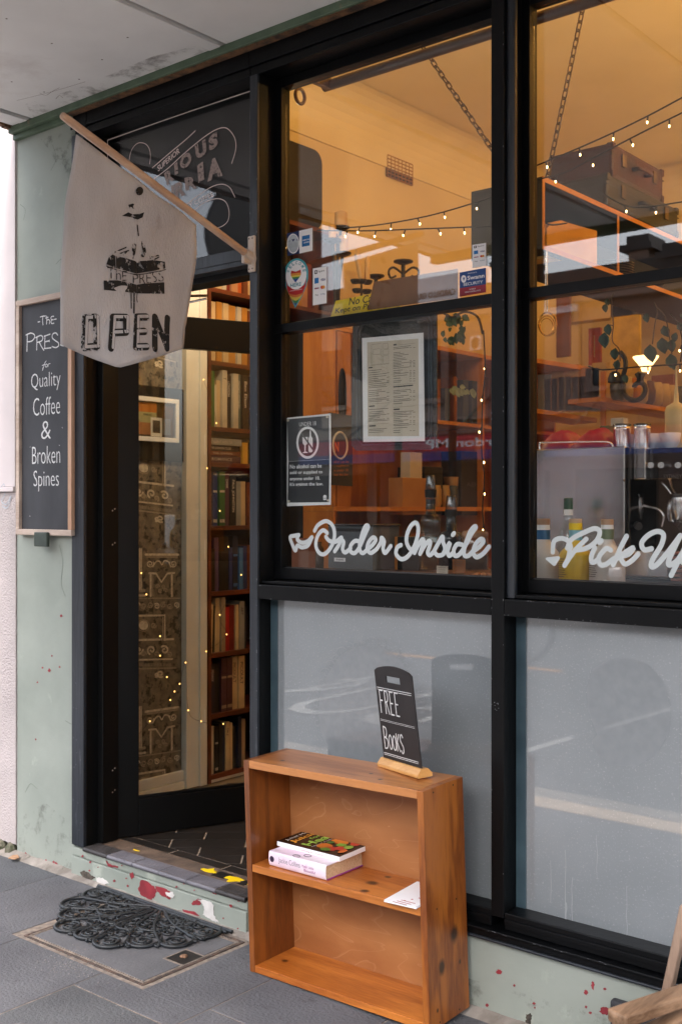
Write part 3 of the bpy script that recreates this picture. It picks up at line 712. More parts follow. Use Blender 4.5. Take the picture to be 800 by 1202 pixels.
# wallpaper engraving (flat print on the paper)
wp=MB(); XP=XL+.0012; NX=(1,0,0)
def W(a,b,k): 
    v=R(150+a/8.586,600+b/8.586,XP); return v+Vector((0,0,.745*k))
def wrib(pts,wd,k,m,n=5,sm=True):
    wp.mat(m); q=[W(a,b,k) for a,b in pts]; wp.ribbon(smooth(q,n) if sm else q,wd,NX)
def wspiral(cx,cy,r,t0,turns,d,k,m,wd=.006):
    N=int(14*turns); wrib([(cx+r*(1-.75*i/N)*math.cos(t0+d*2*PI*turns*i/N),cy+r*(1-.75*i/N)*math.sin(t0+d*2*PI*turns*i/N)) for i in range(N+1)],wd,k,m,1,False)
for k in (-1,0,1,2,3):
    for dy in (0,-560):
        D=lambda L:[(a+dy,b) for a,b in L]
        for a in (108,122,138): wrib(D([(a,380),(a,790)]),.006 if a!=122 else .009,k,m_wpL,1,False)
        wrib(D([(75,800),(172,800)]),.014,k,m_wpM,1,False); wrib(D([(70,850),(178,850)]),.01,k,m_wpL,1,False)
        wrib(D([(180,438),(345,438),(510,438)]),.011,k,m_wpL,1,False); wrib(D([(195,462),(500,462)]),.008,k,m_wpM,1,False)
        wspiral(225+dy,530,38,-.5,1.5,1,k,m_wpL); wspiral(460+dy,530,38,3.6,1.5,-1,k,m_wpL)
        wrib(D([(255,560),(285,510),(320,505),(345,540),(370,500),(410,510),(432,560)]),.007,k,m_wpL)
        wrib(D([(215,625),(285,628),(340,715),(400,628),(470,622)]),.010,k,m_wpL,1,False)
        wrib(D([(232,645),(232,855)]),.012,k,m_wpL,1,False); wrib(D([(445,645),(445,855)]),.012,k,m_wpL,1,False)
        wrib(D([(255,650),(255,855)]),.004,k,m_wpM,1,False)
        for j in range(4): wspiral(300+j*28+dy,760+(j%2)*40,22,j,1.2,1 if j%2 else -1,k,m_wpM,.005)
        wrib(D([(60,878),(575,878)]),.006,k,m_wpM,1,False)
        for j in range(7):
            wspiral(95+j*66+dy,945+12*(j%2),30,j*1.3,1.4,1 if j%2 else -1,k,m_wpL if j%3==0 else m_wpM,.006)
        wrib(D([(60,1055),(375,1050),(375,1300)]),.010,k,m_wpL,1,False); wrib(D([(355,1075),(355,1300)]),.008,k,m_wpM,1,False)
        wp.mat(m_wpL); wp.poly([W(160+dy+48*math.cos(t),1150+48*math.sin(t),k) for t in [2*PI*j/18 for j in range(18)]])
        wrib(D([(100,1150),(120,1110),(160,1095),(200,1110),(222,1150),(200,1195),(160,1210),(118,1195),(100,1150)]),.004,k,m_wpM)
        wspiral(260+dy,1150,30,0,1.3,1,k,m_wpM); wspiral(60+dy,1150,30,2,1.3,-1,k,m_wpM)
        wrib(D([(60,1300),(460,1290)]),.010,k,m_wpL,1,False)
        for j in range(3):
            wspiral(110+j*130+dy,1400,44,j*2,1.1,1,k,m_wpL,.010); wspiral(160+j*130+dy,1440,28,j,1.1,-1,k,m_wpM,.008)
        wrib(D([(60,1500),(450,1490)]),.008,k,m_wpL,1,False)
        for j in range(24): wrib(D([(90+j*15,1535),(92+j*15,1560)]),.004,k,m_wpM,1,False)
        wrib(D([(60,1590),(480,1580)]),.007,k,m_wpM,1,False)
        wspiral(330+dy,1640,36,1,1.2,1,k,m_wpL,.009); wspiral(290+dy,1650,24,2,1.2,-1,k,m_wpL,.008)
pr_=build('wallpaper_engraving', wp, None, rm)
# tall bookcase recessed in the left wall
BX=-4.02
bk=thing('tall_bookcase','tall dark red brown bookcase built against the left wall, packed with used books','bookcase',(-4.2,1.4,.13))
zs=[2.607,2.243,1.913,1.735,1.418,1.089,.782,.477,.175]
cbox('back_board', m_shback, bk, -4.335,-4.325,1.006,2.0,.135,3.06)
cbox('side_board', m_shelf, bk, -4.324,BX,1.006,1.024,.135,3.03,.001)
cbox('side_board', m_shelf, bk, -4.324,BX,1.96,1.98,.135,3.03,.001)
cbox('top_board', m_shelf, bk, -4.324,BX+.01,1.006,1.99,3.032,3.056,.001)
for z in zs: cbox('shelf', m_shelf, bk, -4.324,BX,1.025,1.959,z-.022,z,.001)
cbox('kick_board', m_whitew, bk, -4.06,-4.03,1.006,1.98,.135,.151,.002)
shn=['top','second','third','fourth','fifth','sixth','seventh','eighth','lowest']
ordn_=0
ordn=['first','second','third','fourth','fifth','sixth','seventh','eighth','ninth','tenth','eleventh','twelfth','thirteenth','fourteenth','fifteenth','sixteenth','seventeenth','eighteenth','nineteenth','twentieth']
CN={'cream':(206,178,136),'peach':(196,140,100),'white':(198,188,170),'black':(20,18,20),'red':(170,18,34),'dark red':(120,30,26),'green':(60,104,50),'blue':(42,54,110),'navy':(26,32,58),
 'purple':(86,66,100),'teal':(70,92,92),'grey':(150,150,146),'brown':(110,56,34),'orange':(196,92,40),'gold':(188,130,56),'yellow':(210,160,50),'sky blue':(70,120,180),'beige':(168,146,120),'plum':(78,44,56)}
def wallbook(p0,p1,top,colr,si,n,title=None,lean=0,band=None,dep=.15):
    z0=zs[si]; y0=R(p0,600,BX)[1]; y1=R(p1,600,BX)[1]; h=R((p0+p1)/2,top,BX)[2]-z0; h=max(.13,min(h,.34))
    xf=BX-.012-random.uniform(0,.02); xb=xf-dep; mc=C(*CN[colr],.5); b=MB().mat(mc); t=.0025; g_=.0006
    y0+=g_; y1-=g_
    sh=Matrix.Identity(4)
    if lean: sh=Matrix.Translation((0,y0,z0))@Matrix.Rotation(lean,4,'X')@Matrix.Translation((0,-y0,-z0))
    b.box(xb,xf,y0,y0+t,z0,z0+h,sh); b.box(xb,xf,y1-t,y1,z0,z0+h,sh); b.box(xf-t,xf,y0+t,y1-t,z0,z0+h,sh)
    b.mat(m_pages); b.box(xb+.003,xf-t,y0+t,y1-t,z0+.003,z0+h-.004,sh)
    if band: 
        b.mat(C(*CN[band],.5)); f0,f1=(.06,.12); b.box(xf,xf+.0006,y0+t,y1-t,z0+h*f0,z0+h*f1,sh); b.box(xf,xf+.0006,y0+t,y1-t,z0+h*.62,z0+h*.66,sh)
    if title:
        light=colr in('cream','white','peach','grey','gold','yellow','beige'); b.mat(C(60,44,34) if light else C(214,206,196))
        wd=(y1-y0)*.5; ln=min(h*.62,len(title)*wd*.75)
        O=Vector((xf+.001,y0+(y1-y0)*.25,z0+h*.88)); U=Vector((0,0,-ln)); V=Vector((0,wd,0))
        O=sh@O; b.text(title,O,U,V,.01)
    lb='%s book, %s from the left on the %s shelf of the tall bookcase'%(colr,ordn[n],shn[si])
    build('book', b, None, None, cat='book', label=lb, group='used books on the tall bookcase', loc=(xb,y0,z0))
rows={
0:[(241,249,300,'brown'),(249.5,256.5,300,'cream'),(257,263.5,300,'cream'),(264,269,300,'white'),(269.5,273.5,300,'dark red'),(274,281.5,300,'peach'),(282,288,300,'orange'),(288.5,294,300,'brown'),
   (294.5,302,300,'cream'),(302.5,311,300,'gold'),(311.5,320,300,'brown'),(320.5,331,300,'cream'),(331.5,339,294,'orange','S'),(339.5,344,302,'cream'),(344.5,350,305,'brown'),(350.5,356,310,'gold'),(356.5,364,313,'peach','X'),(364.5,370,309,'dark red'),(370.5,376,330,'brown')],
1:[(241,243.5,356,'red'),(244,249.3,355,'plum'),(250,257.4,353,'cream'),(257.8,263.8,354,'gold'),(264.2,270.5,356,'cream'),(271,281,358,'gold'),(281.8,286.7,360,'white'),(287.2,293.5,361,'gold'),
   (294,301,365,'brown'),(302,311,362,'cream'),(312,322,364,'dark red'),(323,333,380,'brown'),(333.8,338.5,411,'black'),(339,343.5,406,'cream'),(344,350,411,'purple'),(350.5,353,409,'red'),(355,362,400,'brown'),(368,371.5,388,'cream'),(372,376,386,'red')],
2:[(241.5,249,434,'peach','MEMOIR'),(249.4,254,435,'green','green'),(254.3,258.3,451,'white'),(258.6,262.9,446,'cream','','',1),(263.2,269,434.5,'white','T'),(269.4,275.2,440,'black','LONDON'),(275.8,281.8,438.5,'white'),(282.1,287,439,'teal','SHORT STORIES'),(287.4,294,440,'black','Ben Elton'),
   (295,303,442,'navy'),(304,313,440,'cream'),(314,323,444,'brown'),(333.8,338.3,462,'gold'),(338.6,343.8,461,'cream'),(344.2,350.5,446,'orange','EARLY WORLD'),(351,354,451,'red'),(372,375,455,'beige')],
4:[(240.6,243,553,'cream'),(243.2,248.5,553,'cream','RAMPOLE'),(249,253.4,560,'black','','cream'),(253.8,259.4,554,'blue','','white'),(259.8,266.4,554,'green','','white'),(266.8,272.2,555,'plum','DARK'),(272.6,280,556,'black','PAUL JOHNSTON'),(280.4,286,565,'grey'),(286.4,293,565,'cream'),
   (294,301,566,'brown'),(302,311,560,'navy'),(312,322,562,'cream'),(334,341,560,'gold'),(342,350,556,'brown')],
5:[(240.6,243.6,638,'black','','cream'),(244,250,639,'red','T'),(250.4,255.8,644,'black'),(256.2,262,631,'purple'),(262.4,273.2,630,'black'),(273.6,277.6,643,'blue'),(278,284,629,'navy','','sky blue'),(284.3,289,643,'sky blue'),(289.3,293.5,641,'blue'),
   (295,303,640,'brown'),(304,314,644,'cream'),(333,339,628,'gold'),(340,344,632,'yellow'),(345,350,630,'beige')],
6:[(240.6,245.4,706,'black'),(245.8,252,709,'cream','PEMA','',0,-.03),(252.4,256,712,'black','','',0,-.03),(256.5,262,702,'cream','','',0,-.02),(262.3,267,701,'beige'),(267.3,273.2,713,'red'),(273.5,279.5,711,'dark red'),(279.8,283.6,710,'cream'),(284,290,706,'grey','ART'),(290.4,294,712,'navy')],
7:[(240.6,245.2,779,'black','','',0,0),(245.6,250.6,778,'plum'),(251,256.6,780,'navy','PENNY'),(257,262.6,780,'black'),(263,269.6,773,'plum','','beige'),(270,276.4,772,'plum','','beige'),(276.8,283.4,771,'cream','PICOULT'),(283.8,291,770,'cream','PICOULT')],
8:[(240.6,245.6,852,'yellow','','brown'),(246,250.4,852,'white','','plum'),(250.8,254.4,853,'white'),(254.8,259.2,853,'black','','white'),(259.6,263.2,850,'black'),(263.5,267.6,850,'navy'),(268,272.6,848,'cream','TALE'),(273,276.4,849,'cream'),(277,281.4,853,'black'),(281.8,286,842,'navy'),(286.5,291.5,845,'beige')]}
for si,L in rows.items():
    for n,r in enumerate(L):
        t=r[4] if len(r)>4 else None; bd_=r[5] if len(r)>5 and r[5] else None; ln=r[7] if len(r)>7 else 0
        if t=='green': t=None
        wallbook(r[0],r[1],r[2],r[3],si,n,t,ln,bd_)
# flat stack on the fourth shelf
zc=zs[3]
for n,(p0,p1,h,c_,tl) in enumerate(((246,285,.036,'plum','ROMANCE'),(247,285,.022,'brown','THE SEASON'),(244,284,.028,'black','THE GARDEN CLUB'),(246,286,.034,'grey','SILENT HOUSE'))):
    y0=R(p0,530,BX)[1]; y1=R(p1,530,BX)[1]; b=MB().mat(C(*CN[c_],.5)); xf=BX-.015
    b.box(xf-.13,xf,y0,y1,zc+.001,zc+.003); b.box(xf-.13,xf,y0,y1,zc+h-.002,zc+h); b.box(xf-.002,xf,y0,y1,zc+.003,zc+h-.002)
    b.mat(m_pages).box(xf-.128,xf-.002,y0+.002,y1-.002,zc+.003,zc+h-.002)
    b.mat(C(200,190,180)).text(tl,(xf+.001,y0+.03,zc+h*.3),(0,(y1-y0)*.6,0),(0,0,h*.4),.005)
    build('book', b, None, None, cat='book', label='%s book lying flat, %s from the bottom of the stack on the tall bookcase'%(c_,ordn[n]), group='books stacked flat on the bookcase', loc=(xf,y0,zc)); zc+=h+.001
for p0,p1,c_ in ((240.8,243,'teal'),(288,294,'yellow')):
    y0=R(p0,530,BX)[1]; y1=R(p1,530,BX)[1]
    build('book', MB().box(-4.16,BX-.02,y0,y1,zs[3]+.0005,zs[3]+.11), C(*CN[c_]), None, cat='book', label='small %s book standing beside the flat stack on the bookcase'%c_, loc=(-4.1,y0,zs[3]))
# large dark case on top of the bookcase
cs=MB(); pr=[]
y0,z0=R(326,200,-4.05)[1],3.058; y1=R(378,200,-4.05)[1]; z1=3.50
for cx,cz,t0 in ((y1-.07,z1-.07,0),(y0+.07,z1-.07,PI/2),(y0+.07,z0+.07,PI),(y1-.07,z0+.07,1.5*PI)):
    for k in range(6): t=t0+PI/2*k/5; pr.append((-4.05,cx+.07*math.cos(t),cz+.07*math.sin(t)))
build('instrument_case', cs.prism(pr,(-.2,0,0)), m_leather2, None, .008, cat='case', label='dark round cornered case standing on top of the tall bookcase', loc=(-4.1,y0,z0))
# vent grille
v=MB(); c0=R(453,182,-4.335); c1=R(482.5,218,-4.335)
v.mat(m_dark).box(-4.337,-4.330,c0.y,c1.y,c1.z,c0.z)
v.mat(C(150,104,60))
for i in range(8): yy=c0.y+(c1.y-c0.y)*i/7; v.box(-4.3299,-4.324,yy-.004,yy+.004,c1.z,c0.z)
for i in range(7): zz=c1.z+(c0.z-c1.z)*i/6; v.box(-4.3298,-4.3235,c0.y,c1.y,zz-.004,zz+.004)
build('vent_grille', v, None, None, cat='vent', label='square pierced wall vent high on the cream wall', loc=(-4.33,c0.y,c0.z))

# ------------------------------------------------------------------ open door
dr=thing('shop_door','tall black glazed door standing open inwards, hinged at the left post','door',(-3.655,.135,.135))
DL,DT,DH=.86,.044,2.19
def dbox(name,x0,x1,z0,z1,m,y0=0,y1=DT,bev=.002,label=None,parent=dr):
    return build(name, MB().box(-3.655+x0,-3.655+x1,.135+y0,.135+y1,.135+z0,.135+z1), m, dr, bev, label)
# door built along +x from the hinge, then swung on its Empty
dbox('hinge_stile',0,.098,0,DH,m_door); dbox('lock_stile',DL-.098,DL,0,DH,m_door)
dbox('bottom_rail',.0985,DL-.0985,0,.150,m_door); dbox('top_rail',.0985,DL-.0985,DH-.135,DH,m_door)
dbox('door_pane',.0985,DL-.0985,.1505,DH-.1355,m_glassd,.018,.024,0)
dbox('glazing_bead',.0987,DL-.0987,.1507,.164,m_door,.004,.0175,.002)
dbox('edge_strip',-.002,.0,.01,DH-.01,m_edge,.002,.010,0)  # narrow strip along the hinge edge, lighter than the door
for z in (.22,1.16,2.02):
    h=MB().mat(m_blk).box(-3.655-.03,-3.655-.0005,.135-.004,.135-.0005,.135+z-.05,.135+z+.05)
    h.tube([(-3.655-.004,.135-.006,.135+z-.055),(-3.655-.004,.135-.006,.135+z+.055)],.006,8)
    h.mat(m_brkt)
    for dz in (-.035,0,.035):
        h.disc((-3.655-.018,.135-.0045,.135+z+dz),(0,-1,0),.0028,8)
    build('hinge', h, None, dr)
dr.rotation_euler=(0,0,math.radians(90-22.7))
hs_=MB()
for z in (.20,.29,1.22,1.36):
    for dx in (0,.012): hs_.disc((-3.6399,.105+dx,.135+z+dx*.6),(1,0,0),.003,8)
build('hinge_screws', hs_, m_brkt, fr)
cl=thing('door_closer','brass and steel door closer arm above the open door','door closer',(-3.3,.3,2.36))
a=P(229,341,.35); b_=P(243,347,.42)
build('closer_arm', MB().tube([a-Vector((.2,0,.0)),b_],.006,6), m_chain, cl)
build('closer_arm', MB().tube([a-Vector((.2,0,.05)),b_-Vector((0,0,.012))],.005,6), m_steel, cl)
# framed picture on the wallpaper
q=[R(*a_,-4.045) for a_ in ((157,466),(209,471),(207,517),(157,514))]
y0,y1=min(p.y for p in q),max(p.y for p in q); z0,z1=1.822,2.032
pf=thing('framed_picture','small white framed picture of orange and cream print hung on the wallpaper','picture',(-4.05,y0,z0))
t=.022
cbox('mount_panel', m_dark, rm, -4.0685,-4.056,y0-.16,y1+.07,z0-.09,z1+.055,.002)
for a_ in ((y0,y1,z1-t,z1),(y0,y1,z0,z0+t),(y0,y0+t,z0+t,z1-t),(y1-t,y1,z0+t,z1-t)): cbox('frame_bar', m_paper, pf, -4.0555,-4.035,*a_,.002)
im=MB().mat(C(58,46,36)).box(-4.055,-4.048,y0+t,y1-t,z0+t,z1-t)
w_=y1-y0-2*t; h_=z1-z0-2*t
def ib(a,b_,c,d,m,k=0): im.mat(m).box(-4.0479+k*.0004,-4.0474+k*.0004,y0+t+w_*a,y0+t+w_*b_,z0+t+h_*c,z0+t+h_*d)
ib(.04,.52,.70,.96,m_orange); ib(.04,.52,.40,.70,C(200,196,150)); ib(.04,.40,.06,.40,C(204,140,100)); ib(.66,.96,.1,.9,C(96,66,40)); ib(.62,.90,.08,.55,C(120,120,124),1)
ib(.36,.66,.02,.56,m_paper,2); ib(.41,.61,.12,.48,m_char,3)
im.mat(C(40,40,40)).text('PRESS',(-4.0455,y0+t+w_*.16,z0+t+h_*.60),(0,w_*.22,0),(0,0,h_*.05))
build('print', im, None, pf)
build('picture_glass', MB().box(-4.040,-4.038,y0+t,y1-t,z0+t,z1-t), m_glass, pf)
# glowing beads standing in for shop lights reflected in the door glass
fy=thing('door_glass_glints','tiny warm glowing beads standing in for shop lights reflected in the door glass','string lights',(-3.97,1,1.8))
pts=[(239,446),(254,497),(243,550),(258,600),(268,642),(283,675),(258,722),(266,745),(242,765)]
pts2=[(166,673),(172,698),(188,747),(188,770),(196,795),(205,812),(200,822),(176,847),(162,863)]
pts3=[(211,803),(218,778),(221,834),(236,847),(262,850)]
w1=MB(); bb=MB()
for L in (pts,pts2,pts3):
    q=[R(a_,b_,-3.99) for a_,b_ in L]; w1.tube(smooth(q,4),.0009,4)
    for p in q: bb.lathe([(0,-.004),(.0034,0),(.0034,.003),(0,.006)],6,p)
build('wire', w1, m_wire, fy); build('bulbs', bb, m_glint, fy, kind='stuff')

# ------------------------------------------------------------------ FREE BOOKS bookcase
bx,by=-2.527,-.225
def plyback():
    m=M('stained_plywood_panel', (.40,.165,.055,1), (.28,.10,.03,1), 5, stretch=(.6,1,1.6), rough=.5)
    n=m.node_tree.nodes; l=m.node_tree.links; bsd=n['Principled BSDF']; src=bsd.inputs['Base Color'].links[0].from_socket
    tc=n.new('ShaderNodeTexCoord'); mp=n.new('ShaderNodeMapping'); mp.inputs['Scale'].default_value=(1.1,1,3.2); l.new(tc.outputs['Object'],mp.inputs[0])
    no=n.new('ShaderNodeTexNoise'); no.inputs['Scale'].default_value=2.3; no.inputs['Detail'].default_value=2.5; no.inputs['Distortion'].default_value=.8; l.new(mp.outputs[0],no.inputs['Vector'])
    mu=n.new('ShaderNodeMath'); mu.operation='MULTIPLY'; mu.inputs[1].default_value=7; l.new(no.outputs[0],mu.inputs[0])
    fr_=n.new('ShaderNodeMath'); fr_.operation='FRACT'; l.new(mu.outputs[0],fr_.inputs[0])
    q=n.new('ShaderNodeMapRange'); q.inputs[1].default_value=.0; q.inputs[2].default_value=.10; q.inputs[3].default_value=.5; q.inputs[4].default_value=0; l.new(fr_.outputs[0],q.inputs[0])
    n2=n.new('ShaderNodeTexNoise'); n2.inputs['Scale'].default_value=4; l.new(tc.outputs['Object'],n2.inputs['Vector'])
    q2=n.new('ShaderNodeMath'); q2.operation='MULTIPLY'; l.new(q.outputs[0],q2.inputs[0]); l.new(n2.outputs[0],q2.inputs[1])
    mx=n.new('ShaderNodeMix'); mx.data_type='RGBA'; l.new(q2.outputs[0],mx.inputs[0]); l.new(src,mx.inputs[6]); mx.inputs[7].default_value=(.62,.34,.17,1)
    l.new(mx.outputs[2],bsd.inputs['Base Color']); return m
m_plyback=plyback()
fb=thing('free_bookcase','small orange pine bookcase with one middle shelf standing on the pavement against the window','bookcase',(bx,by,.001))
def loc_(px,py,z,r): p=G(px,py,z); return (p.x-bx,p.y-by,r)
m_bs=woodmat('pine_middle_shelf', (.54,.185,.034,1), (.31,.085,.013,1), 'x', 6, .34, knots=[loc_(440.6,1040,.352,.014),loc_(432,1049,.352,.010),loc_(459,1033.7,.352,.008)], plane='xy', rings=18)
m_bb=woodmat('pine_bottom_shelf', (.56,.185,.030,1), (.32,.085,.012,1), 'x', 6, .34, knots=[loc_(334.5,1129,.024,.008)], plane='xy', rings=16)
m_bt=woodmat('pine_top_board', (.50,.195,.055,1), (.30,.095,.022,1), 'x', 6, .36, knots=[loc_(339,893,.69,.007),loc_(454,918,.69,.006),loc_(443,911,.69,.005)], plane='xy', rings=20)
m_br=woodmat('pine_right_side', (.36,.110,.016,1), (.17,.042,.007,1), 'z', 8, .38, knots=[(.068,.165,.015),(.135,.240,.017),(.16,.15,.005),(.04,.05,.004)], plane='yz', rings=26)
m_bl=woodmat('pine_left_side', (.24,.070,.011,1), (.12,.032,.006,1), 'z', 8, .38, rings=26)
WD,DP,HT,T=.712,.203,.688,.022
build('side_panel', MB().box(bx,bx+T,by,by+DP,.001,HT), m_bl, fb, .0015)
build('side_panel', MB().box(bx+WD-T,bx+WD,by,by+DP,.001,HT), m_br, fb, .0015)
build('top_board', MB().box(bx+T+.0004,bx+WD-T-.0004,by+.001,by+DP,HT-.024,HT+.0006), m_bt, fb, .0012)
build('shelf', MB().box(bx+T+.0004,bx+WD-T-.0004,by+.002,by+DP-.012,.328,.352), m_bs, fb, .0015)
build('bottom_board', MB().box(bx+T+.0004,bx+WD-T-.0004,by+.001,by+DP-.012,.002,.024), m_bb, fb, .0015)
build('back_panel', MB().box(bx+T+.0004,bx+WD-T-.0004,by+DP-.0115,by+DP-.005,.0025,HT-.0245), m_plyback, fb)
scr=MB()
for z in (.675,.34,.014):
    for y in (.05,.15): scr.disc((bx+WD+.0004,by+y,z),(1,0,0),.003,8)
build('screw_holes', scr, m_dark, fb)
fb.rotation_euler=(math.radians(1.4),math.radians(-1.05),0)
# pink and white hardback
def obook(name,label,A,B_,Cc,z,h,mats,pages=m_pages):
    """book lying flat: A spine left, B spine right, C far right corner"""
    A=Vector(A);B_=Vector(B_);Cc=Vector(Cc); u=(B_-A).normalized(); L=(B_-A).length; n=Vector((-u.y,u.x,0)); D_=abs((Cc-B_).dot(n))
    M4=Matrix((( u.x,n.x,0,A.x),(u.y,n.y,0,A.y),(0,0,1,z),(0,0,0,1)))
    r=thing(name,label,'book',(A.x,A.y,z)); return r,M4,L,D_
r,M4,L,D_=obook('pink_book','thick pink and white novel lying on the middle shelf of the pine bookcase',G(321,1016,.353),G(388,1036,.353),G(432,1017.5,.353),.353,.046,None)
D_=.182; hh=.047
m_pinkc=M('pink_white_jacket', s(226,196,216), s(236,228,234), 5, rough=.35, c3=s(206,120,176), s3=5, t3=.58, w3=.12)
m_mag=C(170,70,150,.4)
b=MB(); b.mat(m_mag).box(0,L,0,D_,0,.003,M4); b.mat(m_pinkc).box(0,L,0,D_,hh-.003,hh,M4)
sp=[(0,0)]; pts=[]
for k in range(9):
    t=-PI/2+PI*k/8; pts.append((.0-.006*math.cos(t),hh/2+hh/2*math.sin(t)))
vs=[];  nseg=len(pts)
for X in (0,L):
    for (yy,zz) in pts: vs.append(M4@Vector((X,yy,zz)))
b.add(vs,[(i,i+nseg,i+nseg+1,i+1) for i in range(nseg-1)],True)
build('jacket', b, None, r)
build('pages', MB().box(.004,L-.004,.001,D_-.004,.0031,hh-.0031,M4), m_pages, r)
b=MB(); n_=M4.to_3x3()@Vector((0,-1,0))
def sptext(b,st,x0,x1,z0,z1,m,bold=0): 
    b.mat(m); b.text(st,M4@Vector((x0,-.0066,z0)),M4.to_3x3()@Vector((x1-x0,0,0)),M4.to_3x3()@Vector((0,0,z1-z0)),bold)
sptext(b,'Jackie Collins',L*.18,L*.56,.014,.036,C(96,92,104),-.01)
sptext(b,'Poor Little',L*.60,L*.80,.024,.032,m_mag); sptext(b,'Beautiful',L*.63,L*.82,.012,.020,m_mag)
b.mat(C(50,30,60)); b.disc(M4@Vector((L*.06,-.0067,.024)),n_,.010,10)
build('spine_lettering', b, None, r)
# juicing paperback
r,M4,L,D_=obook('cookery_book','glossy black paperback on juicing with vegetables on its cover, lying on the pink book',G(329.6,993,.402),G(396,1014,.402),G(436.5,990,.402),.4005,.014,None)
L=.272; D_=.215; hh=.015
M4=M4@Matrix.Rotation(math.radians(3),4,'Z')@Matrix.Rotation(math.radians(1.0),4,'X')
b=MB().mat(m_paper); b.box(0,L,0,D_,0,hh,M4); b.mat(C(18,16,18,.25)); b.box(0,L,0,D_,hh,hh+.0008,M4)
build('paper_block', b, None, r)
b=MB(); zt=hh+.0012
R3=M4.to_3x3()
def cv_text(st,x0,x1,y0,y1,m,bold=.01): b.mat(m); b.text(st,M4@Vector((x0,y0,zt)),R3@Vector((x1-x0,0,0)),R3@Vector((0,y1-y0,0)),bold)
def cv_text2(st,y,h,x0,x1,m,bold=.01):   # lettering runs away from the spine side
    b.mat(m); b.text(st,M4@Vector((x0,y,zt)),R3@Vector((0,h,0)),R3@Vector((x1-x0,0,0))*-1,bold)
b.mat(C(230,140,40)); 
def up_text(st,ybase,yend,xb,xt,m,bold=.02): b.mat(m); b.text(st,M4@Vector((xb,ybase,zt)),R3@Vector((0,yend-ybase,0)),R3@Vector((xt-xb,0,0)),bold)
up_text('Juliet Morrison',.02,.19,.030,.014,C(230,228,220),0)
up_text('Juicing',.015,.16,.066,.036,C(236,160,50),.03)
up_text('for',.075,.125,.086,.068,C(150,190,70),.02)
up_text('Health',.02,.19,.126,.088,C(160,200,80),.03)
up_text('Natural drinks for vitality',.02,.19,.142,.133,C(220,220,214),0)
blobs=[(.165,.05,.026,.022,(220,120,40)),(.178,.11,.030,.020,(226,132,46)),(.20,.04,.022,.016,(190,50,40)),(.225,.06,.018,.018,(200,60,50)),(.19,.17,.020,.016,(60,20,30)),(.215,.145,.022,.016,(196,90,40)),(.235,.12,.016,.02,(210,70,50)),(.245,.17,.014,.022,(224,120,90)),(.23,.185,.02,.014,(170,40,50)),(.205,.085,.016,.014,(120,170,60)),(.24,.08,.014,.016,(140,180,70)),(.16,.085,.012,.012,(60,110,50)),(.225,.155,.010,.010,(60,120,50)),(.19,.025,.018,.012,(90,140,50)),(.165,.155,.016,.012,(120,150,90)),(.25,.04,.010,.018,(214,110,50))]
for k,(x,y,rx,ry,c_) in enumerate(blobs):
    b.mat(C(*c_,.35)); b.poly([M4@Vector((x+rx*math.cos(2*PI*j/12)*(1+.2*random.random()),y+ry*math.sin(2*PI*j/12)*(1+.2*random.random()),zt+.0001*k)) for j in range(12)])
b.mat(C(190,90,90)); b.text('juicing for health',M4@Vector((L*.40,-.0006,.003)),R3@Vector((L*.35,0,0)),R3@Vector((0,0,.006)),0)
build('cover_print', b, None, r)
r=thing('spectacles','dark wire spectacles lying on the pink book under the paperback','spectacles',(-2.33,-.19,.40))
b=MB()
for px in (352.5,365.5):
    c=G(px,1006.2,.4005); b.tube([c+Vector((.014*math.cos(t),.009*math.sin(t),.0)) for t in [2*PI*k/14 for k in range(14)]],.0008,5,True)
build('rims', b, m_iron, r)
# leaflet at the right end of the shelf
r=thing('leaflet','pale booklet with small red print at the right end of the middle shelf','booklet',(-1.93,-.2,.353))
q=[Vector((-1.950,-.246,.353)),Vector((bx+WD-T-.004,-.240,.353)),Vector((bx+WD-T-.004,-.06,.353)),Vector((-1.962,-.066,.353))]
build('cover', MB().prism(q,(0,0,.006)), m_paper, r, .0008)
b=MB().mat(C(190,60,50))
for k in range(4): b.box(q[0].x+.05+.012*k,q[0].x+.056+.012*k,-.22+.02*k,-.215+.02*k,.3592,.3594)
for k in range(3): b.box(q[0].x+.03+.006*k,q[0].x+.08+.006*k,-.245+.012*k,-.242+.012*k,.3592,.3594)
build('print', b, None, r)
# FREE BOOKS sign
r=thing('free_books_sign','black chalk sign reading FREE BOOKS in a pale wooden foot on the pine bookcase','sign',(-2.0,-.12,.69))
A=G(449,903,.69); B_=G(497,921,.69); u=(B_-A).normalized(); L=(B_-A).length; n=Vector((-u.y,u.x,0)); A=A+n*.004
Mb=Matrix(((u.x,n.x,0,A.x),(u.y,n.y,0,A.y),(0,0,1,.6895),(0,0,0,1)))
prf=[(0,0),(.052,0),(.052,.010),(.038,.026),(.014,.026),(0,.010)]
b=MB(); b.prism([Mb@Vector((0,y,z)) for y,z in prf],Mb.to_3x3()@Vector((L,0,0))); build('wooden_foot', b, m_lblwood, r, .0015)
sh=-0.07
def SB(x,z,k=0): # point on the board face
    return Mb@Vector((x,.020+z*sh-.0006*k,.022+z))
bw=L-.018; bh=.298
out=[(.008,0),(.008+bw,0)]
pts=[]
for k in range(13):
    x=.008+bw-bw*k/12; zz=bh-.012*(2*(k/12)-1)**2*1.3
    if k in(0,12): zz-=.004
    pts.append((x,zz))
outline=out+pts
slot=[(.008+bw*.33+.018*math.cos(t)*(1 if 1 else 1),0) for t in ()]
